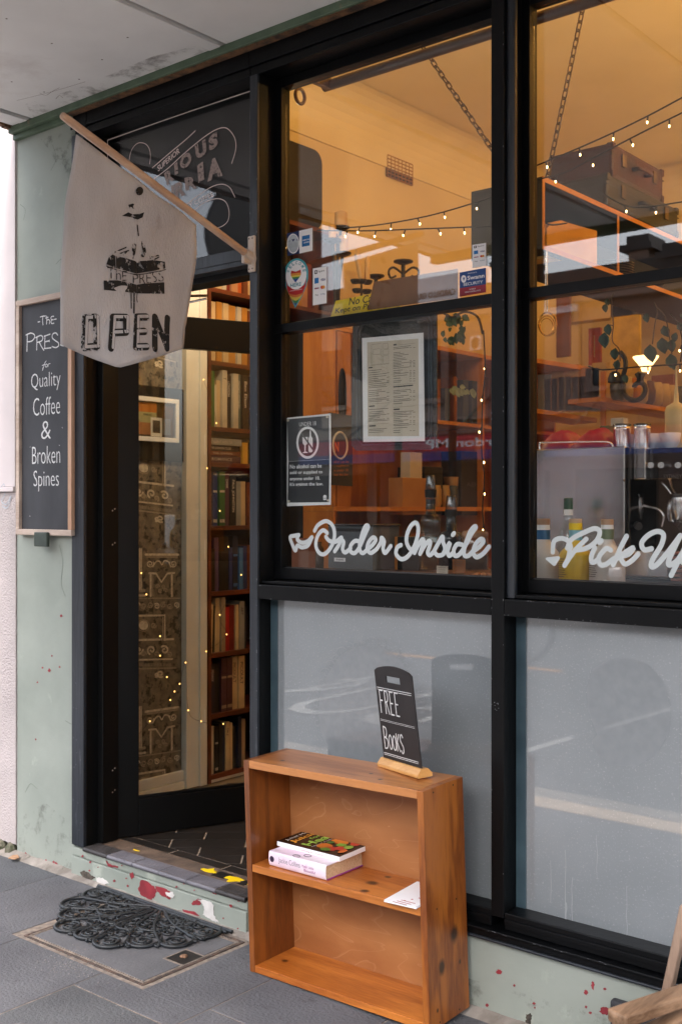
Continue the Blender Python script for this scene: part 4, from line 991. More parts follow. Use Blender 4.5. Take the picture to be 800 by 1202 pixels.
# board with a real hand slot: two halves around it
bmh=MB(); sx0,sx1,sz0,sz1=.008+bw*.30,.008+bw*.68,bh-.052,bh-.032
def face(pts,off): 
    bmh.prism([SB(x,z) for x,z in pts], Mb.to_3x3()@Vector((0,.005,.0)))
face([(.008,0),(.008+bw,0),(.008+bw,sz0),(.008,sz0)],0)
face([(.008,sz0),(sx0,sz0),(sx0,sz1),(.008,sz1)],0); face([(sx1,sz0),(.008+bw,sz0),(.008+bw,sz1),(sx1,sz1)],0)
face([(.008,sz1),(.008+bw,sz1)]+pts,0)
build('chalk_panel', bmh, m_signblk, r)
b=MB().mat(m_chalkw); nn=-(Mb.to_3x3()@Vector((0,1,-sh)))
def rect_line(z,t): b.box(.012,.004+bw,.0,.0004,z,z+t,Matrix.Identity(4)) 
for z,t in ((bh-.072,.0022),(bh-.078,.0018),(.122,.0010),(.126,.0010),(.016,.0018),(.021,.0022)):
    b.ribbon([SB(.016,z,2),SB(bw-.002,z,2)],t,nn)
def st2(L_,z0,h,x0,w_,wd=.0042):
    for stroke in L_: b.ribbon(smooth([SB(x0+w_*a,z0+h*c,2) for a,c in stroke],4) if len(stroke)>3 else [SB(x0+w_*a,z0+h*c,2) for a,c in stroke],wd,nn)
Fz=[[(0,0),(0,1)],[(0,1),(.9,1)],[(0,.55),(.7,.55)]]
Rz=[[(0,0),(0,1)],[(0,1),(.7,.97),(.9,.78),(.7,.56),(.05,.5)],[(.35,.5),(1,0)]]
Ez=[[(0,0),(0,1)],[(0,1),(.85,1)],[(0,.5),(.7,.5)],[(0,0),(.9,0)]]
fx=.026
for k,Lt in enumerate((Fz,Rz,Ez,Ez)): st2(Lt,.148,.070,fx+k*.0285,.018)
Bz=[[(0,0),(0,1)],[(0,1),(.7,.95),(.85,.76),(.6,.55),(.05,.52)],[(.05,.52),(.8,.46),(1,.25),(.7,.04),(0,0)]]
Oz=[[(.5,1),(.1,.8),(.0,.45),(.2,.08),(.5,0),(.85,.12),(1,.5),(.88,.85),(.5,1)]]
Kz=[[(0,0),(0,1)],[(0,.4),(.9,1)],[(.2,.52),(.9,0)]]
Sz=[[(.95,.86),(.6,1),(.15,.88),(.1,.66),(.5,.5),(.9,.33),(.85,.1),(.45,0),(.05,.14)]]
st2(Bz,.036,.068,.026,.019); st2(Oz,.038,.044,.052,.017); st2(Oz,.038,.044,.074,.017); st2(Kz,.038,.052,.096,.016); st2(Sz,.034,.058,.116,.016)
build('chalk_lettering', b, None, r)

# everything that stands on the leaning bookcase leans with it
bpy.context.view_layer.update()
piv=fb.location.copy(); rot=fb.rotation_euler.to_matrix()
for nm in ('pink_book','cookery_book','spectacles','leaflet','free_books_sign'):
    o=bpy.data.objects[nm]; o.location=piv+rot@(o.location-piv)+Vector((0,0,.0006)); o.rotation_euler=(rot@Matrix.Rotation(math.radians(-1.4),3,'Y') if nm=='free_books_sign' else rot).to_euler()
bpy.data.objects['free_books_sign'].location.z+=.0015
# ------------------------------------------------------------------ flag
fp=thing('flagpole','varnished wooden flagpole slanting out from a cream plastic bracket on the post','flagpole',(-2.73,0,2.38))
FXX=-2.735
tip=R(74,136,FXX); base=R(288,297,FXX)
build('pole', MB().tube([tip,tip.lerp(base,.03),base],[.0105,.0125,.0125],12), m_pole, fp)
build('pole_cap', MB().lathe([(0,.006),(.009,.005),(.0115,0),(.0115,-.004)],12,tip,(tip-base).to_track_quat('Z','Y').to_matrix().to_4x4()), m_pole, fp)
b=MB(); b.box(-2.748,-2.716,-.012,-.0005,2.335,2.462); build('bracket_plate', b, m_brkt, fp, .004)
b=MB(); d=(tip-base).normalized()
b.tube([base+d*.004, base+Vector((0,.052,-.022))],[.0165,.021],12); b.box(-2.741,-2.727,-.050,-.012,2.36,2.385)
build('bracket_socket', b, m_brkt, fp, .002)
b=MB()
for x,z in ((-2.740,2.345),(-2.724,2.345),(-2.740,2.452),(-2.724,2.452)): b.disc((x,-.0125,z),NZ,.003,8)
build('bracket_screws', b, m_screw, fp)
fg=thing('shop_flag','grey canvas pennant flag printed with stacked books and OPEN, hanging from the wooden pole','flag',(FXX,-.55,2.3))
TL,TR,BL,TP,BR=[R(*a_,FXX) for a_ in ((88,158),(229.5,264),(72,404),(138,432),(219.5,409))]
def wave(y,z): 
    d=max(0,2.45-z); return .020*math.sin(y*13+z*4)*min(1,d*2.0)+.007*math.sin(z*9+y*5)+.005*math.sin((y-z)*26)*math.exp(-((z-2.42)/.16)**2)
N1,N2=30,30; vs=[]
sT=(TP.y-BL.y)/(BR.y-BL.y)
for i in range(N1+1):
    u_=i/N1; top=TL.lerp(TR,u_)
    bot=BL.lerp(TP,u_/sT) if u_<sT else TP.lerp(BR,(u_-sT)/(1-sT))
    for j in range(N2+1):
        v_=j/N2; p=top.lerp(bot,v_); p.y += -.012*math.sin(PI*v_)*(1-u_)**2 + .010*math.sin(PI*v_)*u_**3
        if i==N1 and j>24: p.y+=random.uniform(-.002,.003)
        vs.append((FXX+wave(p.y,p.z),p.y,p.z))
b=MB().add(vs,[(i*(N2+1)+j,(i+1)*(N2+1)+j,(i+1)*(N2+1)+j+1,i*(N2+1)+j+1) for i in range(N1) for j in range(N2)],True)
cl_=build('cloth', b, m_cloth, fg); so=cl_.modifiers.new('thickness','SOLIDIFY'); so.thickness=.0012; so.offset=-1
b=MB(); NXp=(1,0,0)
def FP(px,py,k=0):
    p=R(px,py,FXX); return Vector((FXX+wave(p.y,p.z)+.0030+.0004*k,p.y,p.z))
def fr5(L_,wd,m,k=0,o=(0,0),closed=False):
    pts=[]
    for i in range(len(L_)-(0 if closed else 1)):
        a,c=L_[i],L_[(i+1)%len(L_)]
        for t in range(5): pts.append((a[0]+(c[0]-a[0])*t/5,a[1]+(c[1]-a[1])*t/5))
    if not closed: pts.append(L_[-1])
    b.mat(m); b.ribbon([FP(80+(x+o[0])/5,360+(y+o[1])/5,k) for x,y in pts],wd,NXp,closed)
LT={'O':([(108,66),(166,62),(172,234),(104,238)],True),'P':([(246,244),(256,64),(326,66),(322,152),(256,154)],False),'E':([(448,62),(388,64),(374,240),(436,238)],False),'e':([(380,150),(430,148)],False),'N':([(488,248),(504,62),(574,244),(592,66)],False)}
for kk,(L_,cl2) in LT.items():
    segs=[[L_[i],L_[(i+1)%len(L_)]] for i in range(len(L_) if cl2 else len(L_)-1)]
    for n,sg in enumerate(segs): 
        fr5(sg,.0235,m_ink if kk!='O' else m_ink2,1+n*.1)
    for n,sg in enumerate(segs):
        fr5(sg,.0125,m_inks,2+n*.1,(9,-4)); fr5(sg,.0098,m_cloth,2.6+n*.1,(9,-4))
build('open_lettering', b, None, fg); b=MB()
E5=lambda L_:[(120+x/5.464,210+y/5.464) for x,y in L_]
def fpoly(L_,m,k=0):
    # subdivide as strips so that it follows the cloth
    b.mat(m); b.poly([FP(x,y,k) for x,y in E5(L_)])
def frib(L_,wd,m,k=1): b.mat(m); b.ribbon(smooth([FP(x,y,k) for x,y in E5(L_)],4),wd,NXp)
fpoly([(227+25*math.cos(t),82+27*math.sin(t)) for t in [2*PI*j/14 for j in range(14)]],m_ink,2)
fpoly([(160,168),(190,160),(215,172),(205,192),(170,190)],m_ink2,2); fpoly([(125,238),(165,215),(195,228),(240,225),(265,215),(255,248),(225,262),(180,245)],m_ink,2)
frib([(225,255),(222,300),(226,365)],.005,m_ink2,2)
fpoly([(185,410),(212,420),(205,480),(190,520),(182,480)],m_ink2,2); fpoly([(240,400),(262,412),(278,470),(262,505),(235,498),(252,460)],m_ink2,2)
for a_,c_ in (((80,470),(150,440)),((95,485),(165,460)),((120,500),(150,470)),((290,480),(310,510)),((320,500),(365,490)),((330,520),(370,500))): frib([a_,c_],.004,m_ink2,2)
fpoly([(26,548),(40,505),(66,484),(80,494),(80,572)],m_ink,2); fpoly([(84,494),(150,512),(215,530),(215,608),(84,574)],m_ink,2)
fpoly([(216,530),(330,520),(408,530),(412,572),(330,590),(216,608)],m_ink,2)
fpoly([(8,652),(90,652),(160,664),(215,680),(215,735),(8,712)],m_ink,2); fpoly([(216,680),(260,672),(405,662),(408,735),(216,736)],m_ink,2)
frib([(26,560),(90,586),(216,614),(330,598),(414,580)],.0025,m_ink,2); 
frib([(176,735),(174,790),(172,832)],.004,m_ink,2); frib([(196,738),(192,800),(188,862)],.0055,m_ink,2); frib([(216,735),(212,770),(214,792)],.003,m_ink,2)
def ftext(st,x0,y0,x1,y1,m,bold=0,dy=0,k=2.2):
    O=FP(*E5([(x0,y1)])[0],k); U=FP(*E5([(x1,y1+dy)])[0],k)-O; V=FP(*E5([(x0,y0)])[0],k)-O; b.mat(m); b.text(st,O,U,V,bold)
ftext('T',30,565,75,640,m_ink,-.01); ftext('h',82,585,112,648,m_ink,-.01); ftext('E',120,592,152,655,m_ink,-.01)
ftext('P',190,612,228,672,m_ink2,-.01); ftext('R',236,606,276,672,m_ink2,-.01); ftext('E',284,602,316,668,m_ink2,-.01); ftext('S',324,594,356,662,m_ink2,-.01); ftext('S',366,585,402,658,m_ink2,-.01)
build('emblem_print', b, None, fg)

# ------------------------------------------------------------------ chalkboard on the pilaster
ch=thing('menu_chalkboard','tall narrow chalkboard in a raw pine frame on the green pilaster, lettered in white','chalkboard',(-3.925,-.02,1.9))
x0,x1,z0,z1=-4.121,-3.731,1.392,2.396; t=.024
cbox('board', m_chalk, ch, x0+t*.6,x1-t*.6,-.018,-.006,z0+t*.6,z1-t*.6)
cbox('frame_bar', m_bleach, ch, x0,x1,-.034,-.002,z1-t,z1,.002); cbox('frame_bar', m_bleach, ch, x0,x1,-.034,-.002,z0,z0+t,.002)
cbox('frame_bar', m_bleach, ch, x0,x0+t,-.033,-.002,z0+t+.0005,z1-t-.0005,.002); cbox('frame_bar', m_rawpine, ch, x1-t,x1,-.033,-.002,z0+t+.0005,z1-t-.0005,.002)
cbox('board_cleat', m_cleat, ch, *(P(45,620,-.03).x,P(60,620,-.03).x,-.052,-.035),1.345,1.405,.004)
b=MB().mat(m_chalkw)
yb=-.0186
def PT(px,py): return P(px,py,yb)
def persp(px,py): return (py-598)/(px+1162)
def tq(mb,st,x0,y0,x1,y1,yp,bold=0,shear=0,mirror=False):
    """lettering in the photo box x0..x1 / y0..y1 measured at its left end, on the plane y=yp"""
    O=P(x0,y1,yp); U=P(x1,y1+(x1-x0)*persp(x0,y1),yp)-O; V=P(x0,y0,yp)-O
    if mirror: O=O+U; U=-U
    return mb.text(st,O,U,V,bold,shear)
c1=lambda x,y:(20+x/8.586,350+y/8.586); c2=lambda x,y:(20+x/7.514,480+y/7.514)
def cb(st,a,c_,f,bold=-.012): (X0,Y0),(X1,Y1)=f(*a),f(*c_); tq(b,st,X0,Y0,X1,Y1,yb,bold)
def crib(L_,f,wd=.0042): b.ribbon(smooth([PT(*f(x,y)) for x,y in L_],5),wd,NZ)
crib([(213,240),(232,237)],c1); crib([(378,214),(397,210)],c1)
crib([(236,190),(262,182),(290,180)],c1); crib([(262,184),(260,225),(264,270)],c1); crib([(300,180),(302,220),(300,262)],c1); crib([(290,200),(316,192)],c1); crib([(302,225),(318,215),(330,228),(328,258)],c1)
crib([(372,182),(350,186),(344,204),(352,218),(368,216)],c1); crib([(352,218),(344,238),(352,256),(374,252)],c1)
crib([(106,365),(104,450),(102,535)],c1,.005); crib([(92,372),(140,352),(176,368),(178,400),(150,432),(110,440)],c1,.005)
crib([(204,392),(202,460),(200,522)],c1,.005); crib([(190,398),(240,376),(262,396),(250,430),(206,446)],c1,.005); crib([(225,440),(250,490),(272,525)],c1,.005)
crib([(284,378),(282,440),(282,505)],c1,.005); crib([(276,384),(335,362)],c1,.005); crib([(282,440),(326,430)],c1,.005); crib([(276,508),(344,500)],c1,.005); crib([(326,422),(328,440)],c1,.004)
crib([(412,372),(392,350),(362,362),(358,400),(388,428),(418,450),(420,480),(392,498),(356,488)],c1,.005)
crib([(500,345),(474,340),(452,352),(450,388),(478,420),(506,440),(502,468),(470,480),(440,470)],c1,.005)
crib([(296,632),(280,660),(268,700),(258,728),(264,700)],c1,.003); crib([(256,678),(284,668)],c1,.003); crib([(292,668),(288,690),(304,692),(308,670),(296,664)],c1,.003); crib([(314,692),(318,665),(336,660)],c1,.003)
cb('Quality',(145,765),(440,955),c1); cb('Coffee',(165,1010),(435,1188),c1)
cb('&',(215,110),(300,268),c2); cb('Broken',(135,335),(382,488),c2); cb('Spines',(148,545),(370,728),c2)
for x,y in ((375,320),(118,335),(116,945),(400,165)): b.disc(PT(*c2(x,y)),NZ,.002,6)
build('chalk_lettering', b, None, ch)

# ------------------------------------------------------------------ access lid and mat
ld=thing('access_lid','square grey infill access cover with rusty rim set in the pavement under the mat','manhole cover',(-3.04,-.29,0))
x0,x1,y0,y1=-3.352,-2.712,-.517,-.062
b=MB()
for a_ in ((x0,x1,y0,y0+.008),(x0,x1,y1-.008,y1),(x0,x0+.008,y0+.008,y1-.008),(x1-.008,x1,y0+.008,y1-.008)): b.box(*a_,-.02,.0012)
build('outer_rim', b, m_rustline, ld)
cbox('rim_bed', m_joint, ld, x0-.04,x1+.02,y0-.015,y1+.012,-.02,-.0045)
b=MB()
for a_ in ((x0+.014,x1-.014,y0+.014,y0+.019),(x0+.014,x1-.014,y1-.019,y1-.014),(x0+.014,x0+.019,y0+.019,y1-.019),(x1-.019,x1-.014,y0+.019,y1-.019)): b.box(*a_,-.02,.0018)
build('inner_rim', b, m_joint, ld)
b=MB()
for a_ in ((x0+.0195,x1-.0195,y0+.0195,y0+.026),(x0+.0195,x1-.0195,y1-.026,y1-.0195),(x0+.0195,x0+.026,y0+.026,y1-.026),(x1-.026,x1-.0195,y0+.026,y1-.026)): b.box(*a_,-.02,-.0035)
build('rim_groove', b, m_blk, ld)
cbox('lid_infill', m_lid, ld, x0+.0265,x1-.0265,y0+.0265,y1-.0265,-.02,.0005,.001)
hx,hy=-2.77,-.287
cbox('lifting_box', m_joint, ld, hx-.052,hx+.046,hy-.052,hy+.052,.0006,.0016); cbox('lifting_pocket', m_blk, ld, hx-.044,hx+.040,hy-.044,hy+.044,.0017,.0026)
b=MB().lathe([(.002,.0027),(.013,.0027),(.014,.006),(.008,.009),(0,.008)],12,(hx-.005,hy,0)); build('rusty_key', b, M('rusty_key', s(150,112,84), s(60,44,36), 60, rough=.7), ld)
mt_=thing('door_mat','black half round rubber scrollwork door mat lying against the step','door mat',(-3.175,-.04,.0))
b=MB(); ox,oy=-3.172,-.034; RW,RD=.375,.405; zz=.0085
def MP(x,y,z=zz): return Vector((ox+x*RW,oy-y*RD,z))
def mtube(L_,r=.0065,z=zz,cl=False): b.tube([MP(x,y,z) for x,y in L_] ,r,7,cl)
def msp(cx,cy,r,t0,turns,d,rr=.005,sh=.78,z=zz): 
    N=int(16*turns)
    mtube([(cx+r*(1-sh*i/N)*math.cos(t0+d*2*PI*turns*i/N),cy+r*.95*(1-sh*i/N)*math.sin(t0+d*2*PI*turns*i/N)) for i in range(N+1)],rr,z)
mtube([(-1,.015),(1,.015)],.007); mtube([(-.97,.055),(.97,.055)],.005)
# lobed rim, ribs and rings of volutes
for k in range(9):
    t=PI*(k+.5)/9; c,s2=math.cos(t),math.sin(t); sc2=1.0 if k%2 else .93
    cx,cy=.86*c*sc2,.83*s2*sc2+.03; N=14
    mtube([(cx+.155*math.cos(t-1.9+3.8*i/N),max(.02,cy+.150*math.sin(t-1.9+3.8*i/N))) for i in range(N+1)],.0066)
    msp(cx+.015*c,cy+.015*s2,.098,t+2.0,1.6,1 if k%2 else -1,.0044)
for k in range(10):
    t=PI*k/9; c,s2=math.cos(t),math.sin(t)
    if 0<k<9:
        bend=.10*(1 if k<5 else -1)
        L_=smooth([(.10*c,.10*s2+.02,0),(.5*math.cos(t+bend),.5*math.sin(t+bend)+.02,0),(.93*c,.90*s2+.02,0)],5); mtube([(q.x,q.y) for q in L_],.0052,zz+.002)
        msp(.95*c-.03*s2,.93*s2+.03*c,.032,t,1.0,1,.0052); msp(.95*c+.03*s2,.93*s2-.03*c,.032,t,1.0,-1,.0052)
for ring,(rad,n,r) in enumerate(((.24,5,.085),(.38,8,.078),(.52,11,.074),(.66,14,.070))):
    for k in range(n):
        t=PI*(k+.5)/n; d_=1 if k%2 else -1
        msp(rad*math.cos(t),rad*math.sin(t)+.02,r,t+1.0+ring,1.5,d_,.0040,.78,zz-.001); msp((rad+.06)*math.cos(t+.10*d_),(rad+.06)*math.sin(t+.10*d_)+.02,r*.5,t+3,1.1,-d_,.0034,.78,zz-.001)
for k in range(6):
    t=PI*(k+.5)/6; arc=[(.42*math.cos(t)+.17*math.cos(t-1.9+3.8*i/14),max(.03,.42*math.sin(t)+.17*math.sin(t-1.9+3.8*i/14)+.02)) for i in range(15)]; mtube(arc,.0052,zz+.001)
for x in (-.86,-.62,.55,.8): msp(x,.16,.075,0,1.4,1 if x<0 else -1,.005)
build('scrollwork', b, m_rubber, mt_)

# ------------------------------------------------------------------ right edge: low timber chair, dark block
cbx=MB(); q0=P(716,1172,-.02); cbx.box(q0.x,q0.x+.32,-.028,-.0005,.0,q0.z)
build('dark_vent_block', cbx, m_cleat if 0 else m_chalk, None, .008, cat='vent', label='dark grey rectangular block at the foot of the green plinth behind the timber chair', loc=(q0.x,0,0))
cr=thing('timber_chair','weathered teak folding chair, only its arm and leg in view at the right edge','chair',(-1.0,-.6,0))
def plank(name,a,b_,wd,th_,m,up=(0,0,1),bev=.006):
    a=Vector(a); b_=Vector(b_); d=(b_-a); L=d.length; d.normalize(); upv=Vector(up); sd_=d.cross(upv).normalized(); up2=sd_.cross(d)
    M4=Matrix(((d.x,sd_.x,up2.x,a.x),(d.y,sd_.y,up2.y,a.y),(d.z,sd_.z,up2.z,a.z),(0,0,0,1)))
    mb=MB().box(0,L,-wd/2,wd/2,-th_,0,M4); return build(name,mb,m,cr,bev)
A=G(722,1188,.40); B_=G(815,1156,.40)
d=(B_-A).normalized(); B2=A+d*.62
plank('arm_rail',A,B2,.052,.030,m_teak)
plank('lower_rail',A+Vector((.02,.01,-.052)),B2+Vector((0,0,-.03)),.040,.026,m_teak)
pa=G(786,1166,.395); top=pa+Vector((.10,.05,.40))
v=(0,1,0)
plank('back_post',P(784,1163,-.10)+Vector((-.03,0,-.16)),P(808,1060,-.10),.024,.034,m_teakp,(0,1,0))
sd2=Vector((d.y,-d.x,0))
for k in (0,1):
    o_=sd2*.42*k
    plank('front_leg',A+o_+d*.03+Vector((0,0,-.0)),A+o_+d*.03+Vector((.01,.0,-.395)),.04,.03,m_teak,(0,1,0))
    plank('rear_leg',B2+o_+Vector((0,0,-.03)),B2+o_+d*.1+Vector((0,0,-.395)),.04,.03,m_teak,(0,1,0))
plank('arm_rail',A+sd2*.42,B2+sd2*.42,.052,.030,m_teak)
for k in range(7): plank('seat_slat',A+d*(.06+.075*k)+sd2*.03+Vector((0,0,-.056)),A+d*(.06+.075*k)+sd2*.39+Vector((0,0,-.056)),.06,.014,m_teak)

# ------------------------------------------------------------------ signs and stickers on the glass
YG=.1148
def PG(px,py,k=0): return P(px,py,YG-.00025*k)
def sheet(name,pts,m,par,k=0,th_=.0006): return build(name, MB().prism([PG(x,y,k) for x,y in pts],(0,th_,0)), m, par)
sg=thing('alcohol_notice','black and white Under 18 no alcohol notice taped inside the left window glass','notice',P(360,540,YG))
sheet('paper',[(334.5,492),(338,490.3),(388,485.3),(388.4,560),(388,592.5),(334.8,594.3),(336,540)],m_paper,sg)
b=MB(); z9=lambda x,y:(320+x/9.25,470+y/9.25)
def pq(L_,m,k,f): b.mat(m); b.poly([PG(*f(x,y),k) for x,y in L_])
pq([(155,205),(610,165),(615,640),(170,662)],m_charL,1,z9); pq([(170,664),(615,642),(610,1105),(160,1110)],m_char,1,z9)
def ell(cx,cy,rx,ry,m,k,f,n=28,a0=0,a1=2*PI): pq([(cx+rx*math.cos(a0+(a1-a0)*j/n),cy+ry*math.sin(a0+(a1-a0)*j/n)) for j in range(n if a1-a0>6 else n+1)],m,k,f)
ell(378,458,122,176,m_paper,2,z9); ell(378,458,100,148,m_char,3,z9)
pq([(322,400),(380,396),(378,465),(358,490),(356,555),(380,562),(380,570),(325,573),(325,565),(344,556),(344,490),(324,465)],m_paper,4,z9)
pq([(400,325),(414,325),(416,385),(432,410),(434,545),(425,562),(395,565),(387,548),(388,412),(400,388)],m_paper,4,z9)
pq([(305,360),(318,350),(452,540),(440,555)],m_charL,5,z9)
def sgt(st,x0,y0,x1,y1,f,m=m_paper,k=2,bold=.01,sh=0,mir=False):
    b.mat(m); X0,Y0=f(x0,y0); X1,Y1=f(x1,y1); tq(b,st,X0,Y0,X1,Y1,YG-.00025*k,bold,sh,mir)
sgt('UNDER 18',288,238,470,282,z9,bold=0); sgt('No alcohol can be',186,698,530,742,z9,bold=.02); sgt('sold or supplied to',186,766,540,812,z9,bold=.02)
sgt('anyone under 18.',186,832,512,880,z9,bold=.02); sgt("It's against the law.",186,892,546,940,z9,bold=.02)
ell(565,1045,19,20,m_paper,2,z9,10); pq([(548,1052),(583,1050),(583,1080),(548,1082)],m_paper,2.4,z9); pq([(552,1060),(580,1058),(580,1064),(552,1066)],m_char,3,z9)
for x,y in ((165,218),(590,180),(172,1095),(600,1085)): ell(x,y,14,14,m_cream,3,z9,8)
build('print', b, None, sg)
# second copy pinned deeper in the room
sg2=thing('alcohol_notice','second copy of the black Under 18 notice hanging on the plywood shelving behind the glass','notice',(-3.70,1.8,1.7))
XS=-3.70
q=[R(x,y,XS) for x,y in ((386,484),(413.5,488),(413.5,571),(386,569))]
b=MB().mat(m_char).prism(q,(-.003,0,0)); build('paper', b, None, sg2)
b=MB(); c=R(399,523,XS+.002); b.mat(m_cream)
b.tube([Vector((XS+.002,c.y+.058*math.cos(t),c.z+.07*math.sin(t))) for t in [2*PI*k/20 for k in range(20)]],.006,5,True)
b.mat(m_orange)
for k,tx in enumerate(('ohol can be','r supplied to','e under 18.','inst the law.')):
    O=R(392,543.5+5.0*k,XS+.002); U=R(409,543.5+5.0*k-.3,XS+.002)-O; b.text(tx,O,U,(0,0,.013),0)
b.text('N',R(393,530,XS+.002),(0,.03,0),(0,0,.05),.02)
build('print', b, None, sg2)
# menu in a dark ornate frame
mn=thing('window_menu','cream printed menu on white backing in a dark moulded frame inside the left window','menu',P(462,450,.13))
b=MB(); o=[(414,374),(512,366),(512,522),(506,528),(418,529),(412,523)]
b.prism([P(x,y,.128) for x,y in o],(0,.006,0)); build('backing_board', b, m_chalk if 0 else M('dark_green_moulding', s(30,36,38), s(42,48,50), 40, rough=.4, bump=.5), mn)
for off in (5,8):
    o=[(414+off,374+off+8),(419+off,371+off),(507-off,366+off),(511-off,372+off),(511-off,518-off),(506-off,525-off),(420+off,527-off),(414+off,520-off)]
    build('moulding', MB().tube([P(x,y,.1265) for x,y in o],.0028,6,True), M('blue_grey_moulding', s(70,82,92), s(50,60,68), 30, rough=.35), mn)
sheet('white_backing',[(424.6,397),(496.6,390.4),(498.3,517.8),(426,518.8)],m_paper,mn,0)
b=MB(); m10=lambda x,y:(410+x/8,380+y/8)
pq([(165,175),(645,140),(652,1055),(172,1058)],m_cream,1,m10)
def mline(x0,x1,y,h=6,m=m_print,k=2): 
    b.mat(m); s0=persp(410+x0/8,380+y/8); dy=(x1-x0)*s0; b.poly([PG(*m10(x0,y),k),PG(*m10(x0,y+h),k),PG(*m10(x1,y+h+dy),k),PG(*m10(x1,y+dy),k)])
rr=random.Random(3)
for y in [440,460,480,500,518,535,548,567,585,600,628,645,662,680,705,718,732,805,828,845,860,870,886,902,914,990,1004,1020]:
    if y in(460,): pass
    mline(180,180+rr.randint(90,190),y,5); 
    if rr.random()<.4: mline(348,372,y,5)
for y in [222,236,272,286,300,314,330,344,360,374,388,402,418,440,458,470,490,514,536,550,628,642,656,680,694,714,728,750,828,842,856,874,892,908,922,942,956,978,1002,1020]:
    mline(410,410+rr.randint(60,190),y,5)
    if rr.random()<.6: mline(565,580,y,5); mline(595,615,y,5)
for x0,x1,y in ((180,215,408),(412,440,192),(182,236,770),(184,246,955),(410,595,588),(412,470,800)): mline(x0,x1,y,12,m_char,2.5)
for y in (395,755,945): mline(180,370,y,2)
for y in (205,575,785): mline(410,615,y,2)
for (x0,y0,x1,y1) in ((205,195,300,385),(315,185,362,235),(222,240,290,290),(315,300,365,375),(315,245,365,290)):
    for a_ in ((x0,x1,y0),(x0,x1,y1)): mline(a_[0],a_[1],a_[2],2)
    for xx in (x0,x1): b.mat(m_print); b.poly([PG(*m10(xx,y0),2),PG(*m10(xx,y1),2),PG(*m10(xx+2,y1),2),PG(*m10(xx+2,y0),2)])
build('print', b, None, mn)
# stickers
YG=.1076
z7=lambda x,y:(325+x/9.24,250+y/9.24)
st_=thing('card_sticker','blue and white heart roundel sticker in the left window, above the teardrop one','sticker',P(355,285,YG))
b=MB(); pq([(108,222),(240,194),(243,440),(115,466)],C(28,52,100),0,z7); pq([(240,194),(385,160),(385,408),(243,440)],m_paper,0,z7)
ell(175,332,66,108,m_paper,1,z7); ell(175,332,58,98,C(196,206,214),1.5,z7); pq([(270,252),(355,234),(353,352),(270,368)],C(20,110,180),1,z7)
sgt('AMERICAN',276,290,350,306,z7,m_paper,2,.02); sgt('EXPRESS',290,316,350,332,z7,m_paper,2,.02)
pq([(168,300),(160,286),(170,282),(176,290),(184,278),(192,284),(176,314)],C(24,36,90),2,z7)
for k in range(4): sgt('community',122,330+k*14,220,341+k*14,z7,C(150,160,170),2)
for x,y in ((120,318),(205,302)): sgt('LO' if x<200 else 'AL',x,y-16,x+26,y,z7,C(24,36,90),2)
build('print', b, None, st_)
st_=thing('welcome_sticker','teardrop rainbow sticker reading Welcome Here around a striped heart, in the left window','sticker',P(347,330,YG))
b=MB()
def drop(s1,m,k,cx=208,cy=665,tipy=1030):
    L_=[]
    for j in range(25):
        t=PI*1.0+ (PI+.0)*j/24; L_.append((cx+132*s1*math.cos(t),cy+172*s1*math.sin(t)))
    L_+= [(cx+128*s1,cy+60*s1),(cx+105*s1,cy+150*s1),(cx+60*s1,cy+250*s1),(197,cy+(tipy-cy)*s1),(cx-60*s1,cy+250*s1),(cx-103*s1,cy+150*s1),(cx-128*s1,cy+60*s1)]
    pq([(x,y-(x-cx)*.10) for x,y in L_],m,k,z7)
drop(1,C(70,176,190),0); 
pq([(92,700),(115,790),(208,830),(295,780),(322,690),(305,800),(262,900),(205,990),(198,1005),(150,925),(110,830)],C(200,36,40),1,z7)
for k,(c_,y0) in enumerate((((200,36,40),800),((222,128,60),868),((226,200,80),896),((60,130,70),930),((36,60,140),960))):
    hw={800:100,868:85,896:68,930:46,960:30}[y0]; pq([(205-hw,y0),(205-hw*.5,y0+16),(205,y0+22),(205+hw*.5,y0+10),(205+hw,y0-12),(200,1008)],C(*c_),1.3+.3*k,z7)
L_=[(208+112*math.cos(2*PI*j/30),672+158*math.sin(2*PI*j/30)) for j in range(30)]; pq([(x,y-(x-208)*.1) for x,y in L_],m_paper,3.2,z7)
for k,(c_,a0,a1) in enumerate((((190,40,40),620,652),((226,150,60),652,676),((230,210,90),676,694),((70,140,70),694,712),((40,80,160),712,752))):
    wtop={620:50,652:56,676:54,694:44,712:32}[a0]; wbot={652:56,676:54,694:44,712:32,752:2}[a1]
    pq([(205-wtop,a0+6),(205,a0+(16 if k==0 else 0)),(205+wtop,a0-6),(205+wbot,a1-6),(205-wbot,a1+6)],C(*c_),4+.2*k,z7)
for j,chh in enumerate('WELCOME'):
    t=PI+.35+(PI-.62)*j/6; cx,cy=208+92*math.cos(t),668+128*math.sin(t)-(92*math.cos(t))*.1
    tx=Vector((-math.sin(t)*.75,math.cos(t))).normalized() if 0 else None
    dx,dy=-math.sin(t)*92,math.cos(t)*128; n0=math.hypot(dx,dy); dx,dy=dx/n0,dy/n0; w_,h_=24,34
    o_=(cx-dx*w_/2-(dy)*0+(-dy)*-h_/2*0,cy)
    ux,uy=dx,dy; vx,vy=uy,-ux
    O=PG(*z7(cx-ux*w_/2-vx*h_/2,cy-uy*w_/2-vy*h_/2),5); U=PG(*z7(cx+ux*w_/2-vx*h_/2,cy+uy*w_/2-vy*h_/2),5)-O; V=PG(*z7(cx-ux*w_/2+vx*h_/2,cy-uy*w_/2+vy*h_/2),5)-O
    b.mat(C(60,160,180)); b.text(chh,O,U,V,.02)
sgt('HERE',146,768,262,808,z7,C(60,160,180),5,.02)
